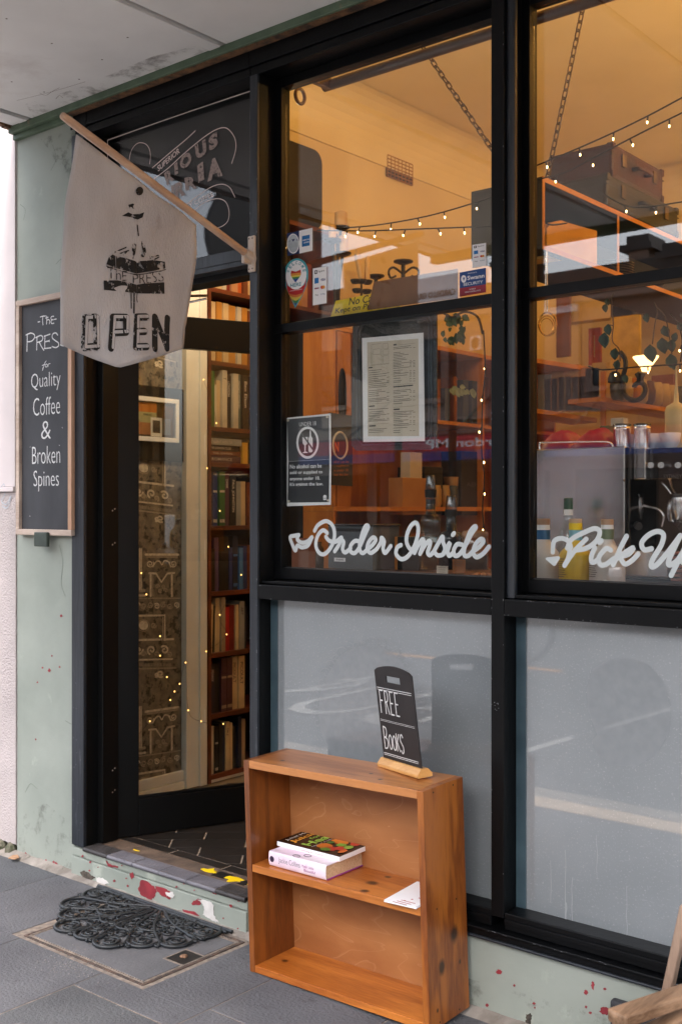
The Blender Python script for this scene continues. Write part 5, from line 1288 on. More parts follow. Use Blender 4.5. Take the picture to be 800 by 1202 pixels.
sgt('everyone is welcome',140,840,270,856,z7,m_paper,4)
build('print', b, None, st_)
def cardst(f,L0,label,px,py):
    global b
    st_=thing('payment_sticker',label,'sticker',P(px,py,YG),None); b=MB(); x0,y0,x1,y1,dy=L0
    pq([(x0,y0),(x1,y0-dy),(x1,y1-dy),(x0,y1)],m_paper,0,f); W_=x1-x0; H_=y1-y0
    X=lambda a,c_:(x0+W_*a,y0+H_*c_-dy*a)
    def pp(a,c_,a1,c1,m,k=1): pq([X(a,c_),X(a1,c_),X(a1,c1),X(a,c1)],m,k,f)
    pp(.12,.06,.32,.16,m_char); pp(.18,.085,.26,.13,m_paper,2); sgt('Square',*X(.38,.07),*(X(.85,.15)[0],X(.38,.15)[1]),f,C(120,122,124),1)
    pp(.12,.27,.42,.42,C(30,120,190)); sgt('VISA',*X(.56,.31),*(X(.92,.38)[0],X(.56,.38)[1]),f,C(40,46,120),1,.03)
    pp(.12,.54,.44,.57,C(170,80,110)); ell(*X(.66,.55),W_*.10,H_*.048,C(210,60,40),1,f,12); ell(*X(.78,.55),W_*.10,H_*.048,C(226,150,50),1.5,f,12)
    sgt('eftpos',*X(.12,.52),*(X(.45,.58)[0],X(.12,.58)[1]),f,C(170,80,110),1); sgt('Pay',*X(.18,.71),*(X(.4,.77)[0],X(.18,.77)[1]),f,C(120,120,124),1); sgt('G Pay',*X(.56,.71),*(X(.9,.77)[0],X(.56,.77)[1]),f,C(110,140,170),1)
    build('print', b, None, st_); return X
X=cardst(z7,(388,603,537,1003,25),'white payment card sticker just right of the rainbow teardrop sticker',367,335)
s16=lambda x,y:(540+x/16.03,290+y/16.03)
cardst(s16,(222,-40,480,395,40),'white payment card sticker above the blue and red security sticker',561,302)
st_=thing('security_sticker','blue and red security camera sticker at the lower right corner of the upper left pane','sticker',P(555,330,YG))
b=MB(); pq([(-16,480),(478,388),(480,700),(-16,775)],C(36,78,144),0,s16); pq([(-16,775),(480,700),(480,850),(-16,935)],C(176,52,72),0.2,s16)
ell(60,600,50,72,m_paper,1,s16,18); pq([(45,575),(85,570),(60,640)],C(36,78,144),2,s16); sgt('Swann',128,545,450,625,s16,m_paper,1,.02); sgt('SECURITY',55,680,420,735,s16,m_paper,1,.01)
sgt('PROTECTED BY',140,490,310,508,s16,m_paper,1); sgt('24 HOUR',165,785,285,812,s16,m_paper,1,.01); sgt('VIDEO SURVEILLANCE',80,840,375,868,s16,m_paper,1,.01)
build('print', b, None, st_)
YG=.1148
st_=thing('cash_notice','yellow notice reading No Cash Kept on Premises at the bottom of the upper left pane','notice',P(415,360,.1155))
b=MB().mat(m_yellow); b.prism([P(x,y,.1155) for x,y in ((393.8,353.2),(470,338),(470,366),(387,374))],(0,.0008,0))
b.mat(m_inks); tq(b,'No Cash',409,349.8,445,358.5,.1151,.01,.2); tq(b,'Kept on Premises',393,362,460,369.8,.1151,.01,.2)
build('print', b, None, st_)
cbd=thing('cardboard_strip','brown cardboard lying behind the lower edge of the upper left pane','cardboard',P(500,340,.118))
build('board', MB().prism([P(x,y,.1142) for x,y in ((438.5,330.8),(537,315.5),(537,350),(431,364))],(0,.0008,0)), M('cardboard', s(150,104,74), s(132,90,62), 10, rough=.9), cbd)
# order inside / pick up lettering
oi=thing('order_inside_lettering','white brush script Order Inside with an arrow on the left window glass','lettering',P(450,640,.107))
b=MB(); a1_=lambda x,y:(330+x/6.154,600+y/6.154); a2_=lambda x,y:(450+x/6.154,600+y/6.154); a3_=lambda x,y:(620+x/4.444,590+y/4.444)
kk=[0]
def vin(L_,f,wd,cl=False):
    kk[0]+=1
    b.ribbon(smooth([P(*f(x,y),.1072-.00003*kk[0]) for x,y in L_],6,cl),wd,NZ)
W1=.0145
for L_ in ([(128,172),(95,178),(64,188),(80,240),(102,285),(116,248),(150,262),(195,245),(222,188)],[(124,175),(116,205),(150,228),(190,218),(218,190)],
 [(240,142),(268,98),(325,72),(372,108),(384,180),(362,255),(315,308),(275,302),(250,250),(262,180),(300,138),(332,158)],[(322,185),(345,213),(390,222),(436,190),(415,245),(385,290)],[(425,205),(450,222),(442,275),(462,298),(500,268)],
 [(562,218),(530,216),(500,250),(500,290),(530,302),(565,258),(608,160),(628,112),(608,108),(585,160),(565,245),(572,292),(592,302),(622,275)],[(620,275),(655,248),(682,208),(662,190),(632,222),(620,270),(645,302),(690,272)],[(688,274),(716,228),(722,192),(742,218),(734,268),(750,302),(790,252)]): vin(L_,a1_,W1)
for L_ in ([(125,245),(98,262),(90,310),(130,347),(182,318),(230,232),(250,135),(235,85),(202,100),(172,158),(165,220),(186,268),(216,284)],[(222,302),(250,245),(276,206),(288,218),(262,308)],[(262,308),(300,242),(330,214),(335,240),(318,298),(335,318),(362,290)],
 [(362,290),(398,225),(425,182),(428,222),(442,268),(430,310),(392,320),(370,302)],[(432,302),(478,228),(462,288),(472,322),(502,300)],[(498,172),(508,160)],[(565,242),(530,240),(506,280),(512,320),(542,315),(582,262),(636,160),(666,116),(650,115),(618,162),(582,270),(582,318),(610,322),(642,292)],
 [(642,292),(690,258),(720,216),(700,202),(662,240),(646,300),(672,332),(720,304),(760,256)]): vin(L_,a2_,W1)
build('script', b, m_vinyl, oi)
pu=thing('pick_up_lettering','white brush script Pick Up with a curved arrow on the right window glass','lettering',P(720,640,.107))
b=MB(); W2=.0145
for L_ in ([(125,258),(132,202),(170,186),(205,200),(220,232)],[(216,228),(206,288),(186,328)],[(186,328),(240,250),(300,190)],[(200,238),(225,190),(300,150),(345,135),(370,152),(352,200),(300,238),(240,248)],
 [(345,235),(326,280),(330,312),(356,300)],[(368,208),(378,198)],[(428,248),(402,240),(366,285),(372,322),(402,322),(442,292)],[(510,175),(480,232),(440,325)],[(440,306),(500,262),(545,235),(522,268),(482,284),(500,320),(538,302),(570,268)],
 [(640,240),(602,246),(588,212),(620,172),(670,150),(702,168),(690,222),(645,298),(640,335),(672,320),(730,252),(790,172)],[(788,175),(735,288),(730,325),(762,312),(792,282)],[(832,200),(782,300),(742,380)],[(782,292),(822,235),(860,232),(852,288),(802,312)]): vin(L_,a3_,W2)
b.poly([P(*a3_(x,y),.1065) for x,y in ((85,292),(95,286),(155,278),(164,288),(140,328),(128,330))])
build('script', b, m_vinyl, pu)

# ------------------------------------------------------------------ things behind the glass
def RX(px,py,x): return R(px,py,x)
def lpx(mb,px,y,prof,n=18,m=None,py0=None):
    """turned shape given by half widths and heights measured in the photo on the plane y"""
    if m: mb.mat(m)
    c=P(px,600,y); d=ray(px,600); Z=(CAM_D+y)/d[1]; pr=[]
    for hw,py in prof: pr.append((max(.0001,hw*Z/FPX), CAM_H+(598-py)*Z/FPX))
    pr=sorted(pr,key=lambda q:q[1]) if pr[0][1]>pr[-1][1] else pr
    return mb.lathe(pr,n,(c.x,y,0))
def pbox(mb,x0,y0,x1,y1,yp,dep,m=None):
    if m: mb.mat(m)
    a=P(x0,y0,yp); c=P(x1,y1,yp); zt=P((x0+x1)/2,y0,yp).z
    return mb.box(a.x,c.x,yp,yp+dep,min(a.z,c.z),max(a.z,c.z))
SILL=1.279
# window counter
ct=thing('window_counter','dark timber counter running behind both windows','counter',(-1.8,.4,SILL))
cbox('counter_top', woodmat('counter_timber', s(110,74,48), s(80,52,34), 'x', 6, .4), ct, -2.70,1.0,.135,.75,SILL-.04,SILL,.003)
cbox('counter_front', m_dark, ct, -2.70,1.0,.70,.74,.14,SILL-.041)
# plywood shelving along the left wall
XC=-3.75
ps=thing('plywood_shelving','birch plywood shelving with open compartments along the left wall behind the windows','shelving',(-3.9,2.5,.13))
def ry(px,x=XC): return R(px,600,x).y
ya,yb_=ry(391),4.9
cbox('back_panel', m_plyz, ps, -4.30,-4.28,ya,yb_,.14,2.47)
for z in (2.47,2.03,1.515,.9):
    if z==2.03: cbox('shelf', m_ply, ps, -4.279,XC,ry(510),yb_,z-.022,z,.001)
    else: cbox('shelf', m_ply, ps, -4.279,XC,ya,yb_,z-.025,z,.001)
for px in (391,510,566,650):
    y_=ry(px)
    for z0_,z1_ in ((.14,.874),(.901,1.489),(1.516,2.007 if px>=510 else 2.444),(2.031,2.444)):
        if px<510 and z0_>2: continue
        if px==510 and z0_<1.6 : continue
        cbox('divider', m_plyz, ps, -4.279,XC+.001,y_,y_+.02,z0_,z1_,.001)
b=MB(); c=R(401,466,XC+.0); b.mat(m_dark)
cbox('speaker_front', m_plyz, ps, XC-.03,XC-.004,ry(396),ry(412),1.517,2.443)
b=MB().tube([Vector((XC-.002,ry(402)+.028*math.cos(t),R(402,466,XC).z+.15*math.sin(t))) for t in [2*PI*k/24 for k in range(24)]],.006,5,True); build('speaker_ring', b, m_iron, ps)
b=MB().poly([Vector((XC-.0032,ry(402)+.027*math.cos(t),R(402,466,XC).z+.148*math.sin(t))) for t in [2*PI*k/24 for k in range(24)]]); build('speaker_hole', b, m_dark, ps)
def rbox(name,label,cat,px0,py0,px1,py1,x,dep,m,group=None,bev=.002,par=None):
    a=R(px0,py0,x); c=R(px1,py1,x); z0_=R((px0+px1)/2,py1,x).z; z1_=R((px0+px1)/2,py0,x).z
    mb=MB().box(x-dep,x,min(a.y,c.y),max(a.y,c.y),z0_,z1_)
    return build(name,mb,m,par,bev,None if par else label,cat=None if par else cat,group=group,loc=None if par else (x,a.y,z0_))
rbox('cup_stack','tall stack of cream paper cups on the plywood shelf, left window','cups',481,531,495,604,-3.80,.07,m_cream)
rbox('carton','cream carton standing beside the paper cup stack','box',472,561,500,604,-3.78,.10,M('cream_carton', s(190,140,90), s(176,124,76), 5))
rbox('coffee_box','black coffee equipment box on the plywood shelf behind the bottles','box',498,548,519,604,-3.82,.2,m_blkbox)
rbox('black_bag','black printed bag at the right end of the plywood shelf, left window','bag',541,530,563,605,-3.79,.15,m_blkbox)
a=R(552,570,-3.785); b=MB().text('AEN',R(547,571,-3.788),(0,.14,0),(0,0,.028),.01); build('bag_print', b, m_print, bpy.data.objects['black_bag'])
def rl(name,label,cat,px,x,prof,m,n=16):
    d=ray(px,600); t=x/d[0]; yy=t*d[1]-CAM_D; mb=MB(); mb.lathe(sorted([(hw*t/FPX,CAM_H+(598-py)*t/FPX) for hw,py in prof],key=lambda q:q[1]),n,(x,yy,0))
    return build(name,mb,m,None,label=label,cat=cat,loc=(x,yy,R(px,max(p[1] for p in prof),x).z))
rl('paper_cup','upturned tan paper cup stack right of the black coffee box','cups',530,-3.86,[(10,560),(9,570),(6.5,604)],M('tan_cup', s(176,140,100), s(160,124,86), 6))
b=MB()
for k,px in enumerate((412,430,452,468,480)):
    a=R(px,622,-3.9)
for k in range(8):
    px=402+k*19; y_=ry(px,-3.86)
    b=MB(); vs=[]; nx,nz=8,8; hh_=.30+.03*(k%3)
    for i in range(nx+1):
        for j in range(nz+1):
            u_,v_=i/nx,j/nz; bul=math.sin(PI*u_)*math.sin(PI*min(1,v_*1.1))*.06
            vs.append((-3.90+bul+.012*noise.noise(Vector((i*.9+k*5,j*.9,0))), y_-.075+.15*u_+(.02 if v_>.8 else 0)*(.5-u_), 1.0+hh_*v_+.01*noise.noise(Vector((k,u_*3,0)))))
    b.add(vs,[(i*(nz+1)+j,(i+1)*(nz+1)+j,(i+1)*(nz+1)+j+1,i*(nz+1)+j+1) for i in range(nx) for j in range(nz)],True)
    b.box(-4.0,-3.90,y_-.07,y_+.07,1.0,1.0+hh_-.03)
    build('coffee_bag', b, m_kraft, None, cat='bag', label='%s brown kraft coffee bag from the left, low on the shelving behind the counter'%ordn[k], group='kraft coffee bags in a row', loc=(-3.9,y_,1.0))
cbox('bag_ledge', m_ply, ps, -4.0,-3.70,ya,ry(566),.975,.998)
# objects standing at the left window
b=MB(); pbox(b,385,617,437,669,.34,.16,C(86,92,98,.5)); b.mat(m_dark); pbox(b,393,620,430,624,.337,.003); b.mat(m_steeld); pbox(b,384.5,615,438,618,.335,.165)
o_=build('receipt_machine', b, None, None, .003, cat='machine', label='grey slotted metal box standing on the window counter beneath the word Order', loc=P(410,669,.34))
b=MB().mat(m_paper); pbox(b,392,654.5,405,659.5,.332,.0015); b.mat(m_inks); tq(b,'THANKS',394,655.8,403,657.8,.3315,.01); build('price_tag', b, None, o_)
ROOT[o_.name]
def bottle(name,label,px,y,parts,cat='bottle',ymin=None):
    r=thing(name,label,cat,P(px,max(p[1] for p in parts[0][1]),y))
    for k,(nm,prof,m) in enumerate(parts):
        mb=MB(); lpx(mb,px,y,prof,20); build(nm,mb,m,r)
    return r
bottle('spirit_bottle','clear square shouldered bottle with grey pourer cap, tallest in the left window',505,.33,[('glass_body',[(0.5,669),(11.5,668),(12,612),(11,607),(6,603),(5.5,584)],m_clear),('spirit',[(.4,667),(10.5,666),(10.8,640),(0.3,640)],glassmat('amber_spirit',(.9,.75,.55,1),.03)),('collar',[(6.5,584),(7,577),(7,574.5)],m_iron),('pourer_cap',[(6.4,574),(5,559),(4.5,557.5),(.2,557.5)],glassmat('smoky_cap',(.55,.55,.56,1),.08)),('neck_label',[(5.7,598),(5.7,586)],m_char)])
bottle('spirit_bottle','dark bottle with grey pourer cap, shorter, between the clear bottle and the jar',529,.36,[('glass_body',[(0.5,669),(14.5,668),(15,632),(13,626),(6.5,623),(6,606)],M('dark_bottle', s(40,46,52), s(28,32,36), 5, rough=.15)),('collar',[(7,606),(7.4,601),(7,598)],m_iron),('pourer_cap',[(7,598),(5.6,583),(5,581.5),(.2,581.5)],glassmat('smoky_cap2',(.6,.6,.6,1),.08))])
bottle('glass_jar','clear glass storage jar with a wood lid at the right end of the left window',557,.33,[('jar_glass',[(.5,671),(15.5,669),(16.5,640),(15,632),(14,630)],m_clear),('lid',[(15,631),(15.6,626),(13.5,623),(.2,623)],M('jar_lid', s(150,112,80), s(120,86,60), 8, rough=.5)),('contents',[(.4,669),(14,668),(14.5,652),(.2,650)],C(60,50,44))],'jar')
for k,(x0,y0,x1,y1,tx,lb) in enumerate(((512,664,525,673.5,'HELLO','cream price card leaning before the clear bottle'),(530.5,656.5,545.5,672.5,'TEA','tan stamped tag leaning against the jar'))):
    b=MB().mat(m_cream if k==0 else m_kraft); pbox(b,x0,y0,x1,y1,.20,.002); b.mat(m_print)
    for j in range(3): pbox(b,x0+2,y0+2+j*2.6,x1-3,y0+2.7+j*2.6,.1985,.0012)
    build('price_card', b, None, None, cat='card', label=lb, loc=P(x0,y1,.2))
b=MB(); pbox(b,466,630,491,671,.45,.12,m_blkbox); pbox(b,462.5,630,465.8,671,.448,.12,m_plyz)
build('menu_box', b, None, None, .002, cat='box', label='black box with a pale wood edge behind the word Inside, beside the clear bottle', loc=P(478,671,.45))
b=MB()
for k,(px,py) in enumerate(((548,672),(556,668),(563,670),(568,674),(553,676))):
    c=P(px,py,.19); b.mat(M('dried_orange', s(196,132,88), s(160,96,60), 60, rough=.7) if k==0 else m_kraft); b.lathe([(0,-.004),(.011,-.004),(.012,.0),(.011,.005),(0,.005)],9,(c.x,.19+.01*k,SILL+.008),Matrix.Rotation(.5*k,4,'X'),False)
build('dried_fruit', b, None, None, cat='garnish', label='small heap of dried orange slices at the foot of the glass jar', kind='stuff', loc=P(556,672,.2))
# top-left: dark book cover etc. behind the O
rbox('leaning_box','brown box edge low behind the arrow of the left window','box',362,632,372,668,-3.2,.1,C(120,70,46))
# candle stands on top of the shelving
def stand(name,label,XS_,items,stems):
    r=thing(name,label,'candle holder',R(items[0][0],395,XS_))
    for px,pyd,hw,cw,ct_,lean in items:
        c=R(px,pyd,XS_); t=XS_/ray(px,600)[0]; sc_=t/FPX
        build('dish', MB().lathe([(0,-.022),(.02,-.018),(hw*sc_,-.004),(hw*sc_,.004),(.01,.0),(0,0)],18,c), m_iron, r)
        if cw: 
            hh_=(pyd-ct_)*sc_; mb=MB(); N=18; pr=[]
            mb.lathe([(cw*sc_*.95,.003),(cw*sc_,hh_*.3),(cw*sc_*.97,hh_*.92),(cw*sc_*.7,hh_*.97),(0,hh_*.9)],N,c); build('candle', mb, m_candle, r)
    for L_,rr_ in stems: build('stem', MB().tube(smooth([R(x,y,XS_) for x,y in L_],5),rr_,7), m_iron, r)
    return r
stand('candelabra','black iron three dish candelabra with thick cream candles on the shelving top',-3.92,[(400,267,10,7.5,248.5,0),(390,282,10.5,4.5,263.5,0),(401.5,297.5,10.5,7,277,0)],
  [([(390,284),(392.5,320),(394,395)],.010),([(396,284),(396,330),(395,395)],.010),([(402,299),(398,330),(395,395)],.010),([(400,269),(397,290),(396,320)],.009)])
stand('candle_holder','twisted brass holder with two thin candles beside the candelabra',-3.9,[(417,329,6,0,0,0),(424,329,6,0,0,0),(431,330,6,0,0,0),(419,340,6,0,0,0),(430,341,6,0,0,0)],[([(413,330),(423,332),(432,331)],.006),([(416,340),(424,342),(434,342)],.006),([(424,330),(424,395)],.006)])
for p0,p1,nm in (((424.5,330),(419,303),'left'),((430.5,331),(431,311),'right')):
    b=MB().tube([R(*p0,-3.9),R(*p1,-3.9)],[.018,.014],10); e_=R(*p1,-3.9); b.lathe([(.013,0),(.016,.02),(.008,.045),(0,.06)],10,e_)
    build('taper_candle', b, m_candle, None, cat='candle', label='%s of two thin cream taper candles in the twisted holder'%nm, loc=R(*p0,-3.9))
stand('iron_wall_holder','black scrolled iron candle dish rising above the cardboard strip',-3.9,[(473,307,11.5,0,0,0),(441,324,10,0,0,0)],
  [([(473,310),(473,330),(473,350)],.013),([(473,322),(462,314),(456,318),(458,326),(464,324)],.007),([(473,322),(484,314),(491,318),(489,326),(483,324)],.007),([(441,326),(441,395)],.012)])
# hanging shelf with ply edges
hs=thing('hanging_shelf','black hanging shelf box with birch ply edges hung on chains above the counter','shelf',(-2.25,.95,2.6))
X0,X1,Y0,Y1,Z0,Z1=-2.41,-2.09,.90,3.2,2.484,2.758
t=.016
cbox('top_board', m_blkbox, hs, X0,X1-.003,Y0+.0005,Y1,Z1-t,Z1,.001); cbox('bottom_board', m_blkbox, hs, X0,X1-.003,Y0+.0005,Y1,Z0,Z0+t,.001)
cbox('end_panel', m_blkbox, hs, X0,X1-.003,Y0,Y0+t,Z0+t+.0005,Z1-t-.0005,.001); cbox('back_panel', m_blkbox, hs, X0,X0+.008,Y0+t,Y1,Z0+t+.0005,Z1-t-.0005)
cbox('ply_edge', m_ply, hs, X1-.0028,X1+.001,Y0,Y1,Z1-t-.002,Z1+.001); cbox('ply_edge', m_ply, hs, X1-.0028,X1+.001,Y0,Y1,Z0-.001,Z0+t+.001)
for y_ in (Y0,R(724,280,X1).y,Y1-.016): cbox('ply_edge', m_ply, hs, X1-.0028,X1+.0008,y_,y_+.015,Z0+t+.0015,Z1-t-.0025)
b=MB(); o_=[R(x,y,X1-.04) for x,y in ((641,303),(641,268),(648,261),(658,258.5),(668,262),(700,271),(700,312))]
build('tan_record_box', b.prism(o_,(-.14,0,0)), M('ochre_card', s(214,164,80), s(204,150,66), 6, rough=.8), None, .002, cat='box', label='tan round topped card box inside the left end of the hanging shelf', loc=o_[0])
for k in range(7):
    z_=Z0+t+.002+.011*k; y_=R(708,305,X1-.15).y
    b=MB().lathe([(.02,0),(.125,.006),(.128,.010),(.02,.008)],28,(X1-.145,y_,z_)); build('tin_plate', b, m_steeld, None, cat='plate', label='%s plate from the bottom of the metal stack on the hanging shelf'%ordn[k], group='stacked metal plates', loc=(X1-.145,y_,z_))
bb=MB().lathe([(.03,0),(.07,.01),(.095,.05),(.1,.085)],20,(X1-.13,R(755,305,X1-.13).y,Z0+t+.001)); build('copper_bowl', bb, m_steeld, None, cat='bowl', label='dark round bowl on the hanging shelf right of the stacked plates', loc=(X1-.13,R(755,305,X1-.13).y,Z0+t))
def chain(name,label,a,b_,n):
    a=Vector(a); b_=Vector(b_); d=(b_-a); L=d.length/n; d.normalize(); u=d.orthogonal().normalized(); v=d.cross(u); mb=MB()
    for k in range(n):
        c=a+d*(L*(k+.5)); w=u if k%2 else v
        w=(u*math.cos(.6)+v*math.sin(.6)) if k%2 else (v*math.cos(.6)-u*math.sin(.6))
        rw,rh=.0095,L*.62; pts=[]
        for j in range(14):
            t_=2*PI*j/14; pts.append(c+w*rw*math.cos(t_)+d*(rh-rw)*(1 if math.sin(t_)>0 else -1)*(1 if abs(math.sin(t_))>.3 else abs(math.sin(t_))/.3)+d*rw*math.sin(t_))
        mb.tube(pts,.0032,5,True)
    return build(name,mb,m_chain,None,cat='chain',label=label,loc=a,kind=None)
a=P(641,213,.95); t1=P(686,-2,.95); dd=(t1-a); chain('steel_chain','steel chain rising from the near end of the hanging shelf to the ceiling',a,a+dd*((4.01-a.z)/dd.z),42)
a=P(603,214,1.0); t1=P(503,66,1.0); dd=(t1-a); chain('steel_chain','steel chain slanting up left across the upper left pane to the ceiling',a,a+dd*((4.01-a.z)/dd.z),44)
def case(name,label,x0,x1,y0,y1,z0,z1,m):
    r=thing(name,label,'suitcase',(x1,y0,z0)); cbox('case_body', m, r, x0,x1,y0,y1,z0,z1,.016)
    zz_=z0+(z1-z0)*.66; cbox('lid_seam', m_dark, r, x0-.001,x1+.001,y0-.001,y1+.001,zz_,zz_+.003)
    for y_ in (y0+(y1-y0)*.2,y0+(y1-y0)*.8): cbox('latch', m_chain, r, x1,x1+.008,y_-.018,y_+.018,zz_-.035,zz_+.02,.002)
    yc=(y0+y1)/2; build('handle', MB().tube(smooth([(x1,yc-.06,zz_-.02),(x1+.03,yc-.055,zz_-.022),(x1+.032,yc+.055,zz_-.022),(x1,yc+.06,zz_-.02)],5),.009,8), m, r)
    for y_ in (y0+.002,y1-.03):
        for z_ in (z0,z1-.03): cbox('corner_cap', m, r, x1-.028,x1+.003,y_,y_+.03,z_,z_+.031,.004)
case('suitcase','dark hide suitcase lying on the hanging shelf underneath the brown one',-2.42,-2.085,1.42,2.15,2.760,2.895,m_leather2)
case('suitcase','scuffed brown leather suitcase on top of the darker case on the hanging shelf',-2.40,-2.10,1.50,2.02,2.897,3.045,m_leather)
# curtain rod
cu=thing('curtain_rod','dark brown wooden curtain rod with rings across the top of both windows','curtain rod',(-2,.3,3.06))
m_rod=woodmat('brown_rod', s(112,70,42), s(78,46,28), 'x', 10, .4)
zr=P(570,41,.3).z
build('rod', MB().tube([(-2.66,.3,zr),(.9,.3,zr)],.019,14), m_rod, cu)
for px in (352,): 
    c=P(px,118,.3); c.z=zr; build('ring_bracket', MB().tube([c+Vector((0,.026*math.cos(t),-.006+.028*math.sin(t))) for t in [2*PI*k/16 for k in range(16)]],.007,6,True), m_rod, cu)
build('wall_bracket', MB().box(-2.64,-2.62,.2,.3,zr-.02,zr+.02), m_rod, cu)
# fairy lights across the windows
def lights(name,label,strings,yp,seed):
    r=thing(name,label,'string lights',P(*strings[0][0],yp)); w_=MB(); bb_=MB(); hd=MB(); rn=random.Random(seed)
    for L_ in strings:
        q=smooth([P(x,y,yp) for x,y in L_],6); w_.tube(q,.0028,5)
        acc=0
        for i in range(1,len(q)):
            acc+=(q[i]-q[i-1]).length
            if acc>.115:
                acc=0; p=q[i]; dv=Vector((rn.uniform(-.5,.5),rn.uniform(-.3,.3),-1)).normalized(); e_=p+dv*.020
                hd.tube([p,e_],.0028,5); bb_.lathe([(0,-.005),(.0025,-.002),(.0028,.0035),(0,.006)],6,e_+dv*.004)
    build('wire', w_, m_wire, r); build('bulb_sockets', hd, m_wire, r, kind='stuff'); build('bulbs', bb_, m_bulb, r, kind='stuff')
lights('window_fairy_lights','warm fairy lights on dark wire looped across the upper panes of both windows',[[(372,270.5),(430,271),(500,268.5),(580,265.5)],[(395,268),(440,264.5),(500,254),(560,237),(600,222)],[(600,205),(640,190),(700,164.5),(760,136),(830,98)],[(610,215),(660,203),(700,183),(760,152),(830,118)]],.62,4)
lights('shelf_fairy_lights','fainter fairy lights in front of the hanging shelf and dark suitcase',[[(640,262),(648,264),(665,262)],[(700,222),(740,243),(800,237),(840,230)]],.80,6)
lights('lower_fairy_lights','warm fairy lights drooping among the vines in the lower right pane',[[(690,430),(706,434),(745,431),(790,428),(830,426)],[(786,368),(795,380),(800,400),(798,425)]],.95,7)
lights('post_fairy_lights','fairy lights running down the plywood shelving inside the lower left pane',[[(567,388),(569,433),(566,470),(565,530),(568,560),(566,600),(570,640)]],.75,8)
# vines
lv=thing('hanging_vine','dark green pothos vines hanging inside the right window','plant',P(720,345,1.0))
def leafm(mb,px,py,ln,ang,yp):
    c=P(px,py,yp); Z=(CAM_D+yp)/ray(px,600)[1]; L_=ln*Z/FPX; w_=L_*.36; ca,sa=math.cos(ang),math.sin(ang)
    prof=[(0,0,0),(.25,.85,.02),(.5,1,.03),(.75,.65,.015),(1,0,-.02)]
    U=Vector((sa,.25,-ca)).normalized(); V=Vector((ca,.1,sa)).normalized(); N_=U.cross(V)
    ls=[c+U*(L_*a)+V*(w_*bq)+N_*(.01*bq) for a,bq,_ in prof]; rs=[c+U*(L_*a)-V*(w_*bq)+N_*(.01*bq) for a,bq,_ in prof]; ms=[c+U*(L_*a)-N_*.002 for a,_,_ in prof]
    vs=ls+ms+rs; n=5
    mb.add(vs,[(i,i+1,n+i+1,n+i) for i in range(n-1)]+[(n+i,n+i+1,2*n+i+1,2*n+i) for i in range(n-1)],True)
for (x,y,l_,a_) in ((712,350,9,.1),(711,356,11,-.2),(713,380,14,0),(709,390,19,-.1),(722,408,15,-.2),(725,422,13,-.25),(733,439,11,.1),(758,367,12,0),(762,404,22,.05),(778,382,15,.3),(776,396,20,.1),(788,398,16,-.1),(786,415,20,.15),(796,378,13,.4),(800,366,10,.2),(793,390,12,-.3)):
    lb=MB(); leafm(lb,x,y,l_,a_,1.0); build('leaf', lb, m_leaf, lv)
b=MB()
for L_ in ([(720,344),(717,352),(719,380),(718,400),(726,410),(727,424)],[(719,382),(713,381)],[(767,355),(771,365),(768,380),(765,404)],[(771,362),(780,372),(785,396),(788,416)],[(741,368),(757,369)]): b.tube(smooth([P(x,y,1.0) for x,y in L_],5),.0022,5)
build('stem', b, M('vine_stem', s(70,56,36), None), lv)
lv=thing('trailing_plant','leafy plant trailing over the top right of the lower left pane, above the shelf','plant',P(530,375,1.9))
rn=random.Random(5)
for k in range(30):
    lb=MB(); leafm(lb,rn.uniform(521,546),rn.uniform(366,398),rn.uniform(7,13),rn.uniform(-1,1),1.9); build('leaf', lb, m_leaf, lv)
for k in range(12):
    lb=MB(); leafm(lb,rn.uniform(528,556),rn.uniform(452,458),rn.uniform(6,11),rn.uniform(-1.2,1.2),2.0); build('leaf', lb, M('pale_leaf', s(150,150,110), s(130,136,90), 9) if k==0 else bpy.data.materials['pale_leaf'], lv)
b=MB(); b.tube(smooth([P(x,y,1.9) for x,y in ((518,366),(530,372),(545,366),(560,372),(566,392))],5),.006,6); build('stem', b, M('dark_vine', s(48,36,26), None), lv)
# wall sconce with lit shade
sc_=thing('wall_sconce','scrolled black iron wall lamp with one glowing upturned glass shade','lamp',P(748,440,1.7))
zq=lambda x,y:(705+x/8.42,340+y/8.42)
build('scroll_arm', MB().tube(smooth([P(*zq(x,y),1.7) for x,y in ((185,615),(232,680),(240,760),(215,860),(205,960),(245,1055),(320,1092),(398,1068),(435,1000),(418,935),(370,920),(332,945),(325,968))],6),.011,8), m_iron, sc_)
b=MB(); lpx(b,705+385/8.42,1.7,[(2,436),(4,437),(6.5,439),(4,444),(4.5,448)],16); build('socket', b, m_iron, sc_)
b=MB(); lpx(b,705+440/8.42,1.7,[(15,418.5),(14.5,420),(6,431),(4.5,436)],20); build('lamp_shade', b, m_lamp, sc_)
b=MB(); lpx(b,721,1.7,[(8,449),(8,444),(6,438),(3,436),(.2,435.5)],16); build('dome', b, m_iron, sc_)
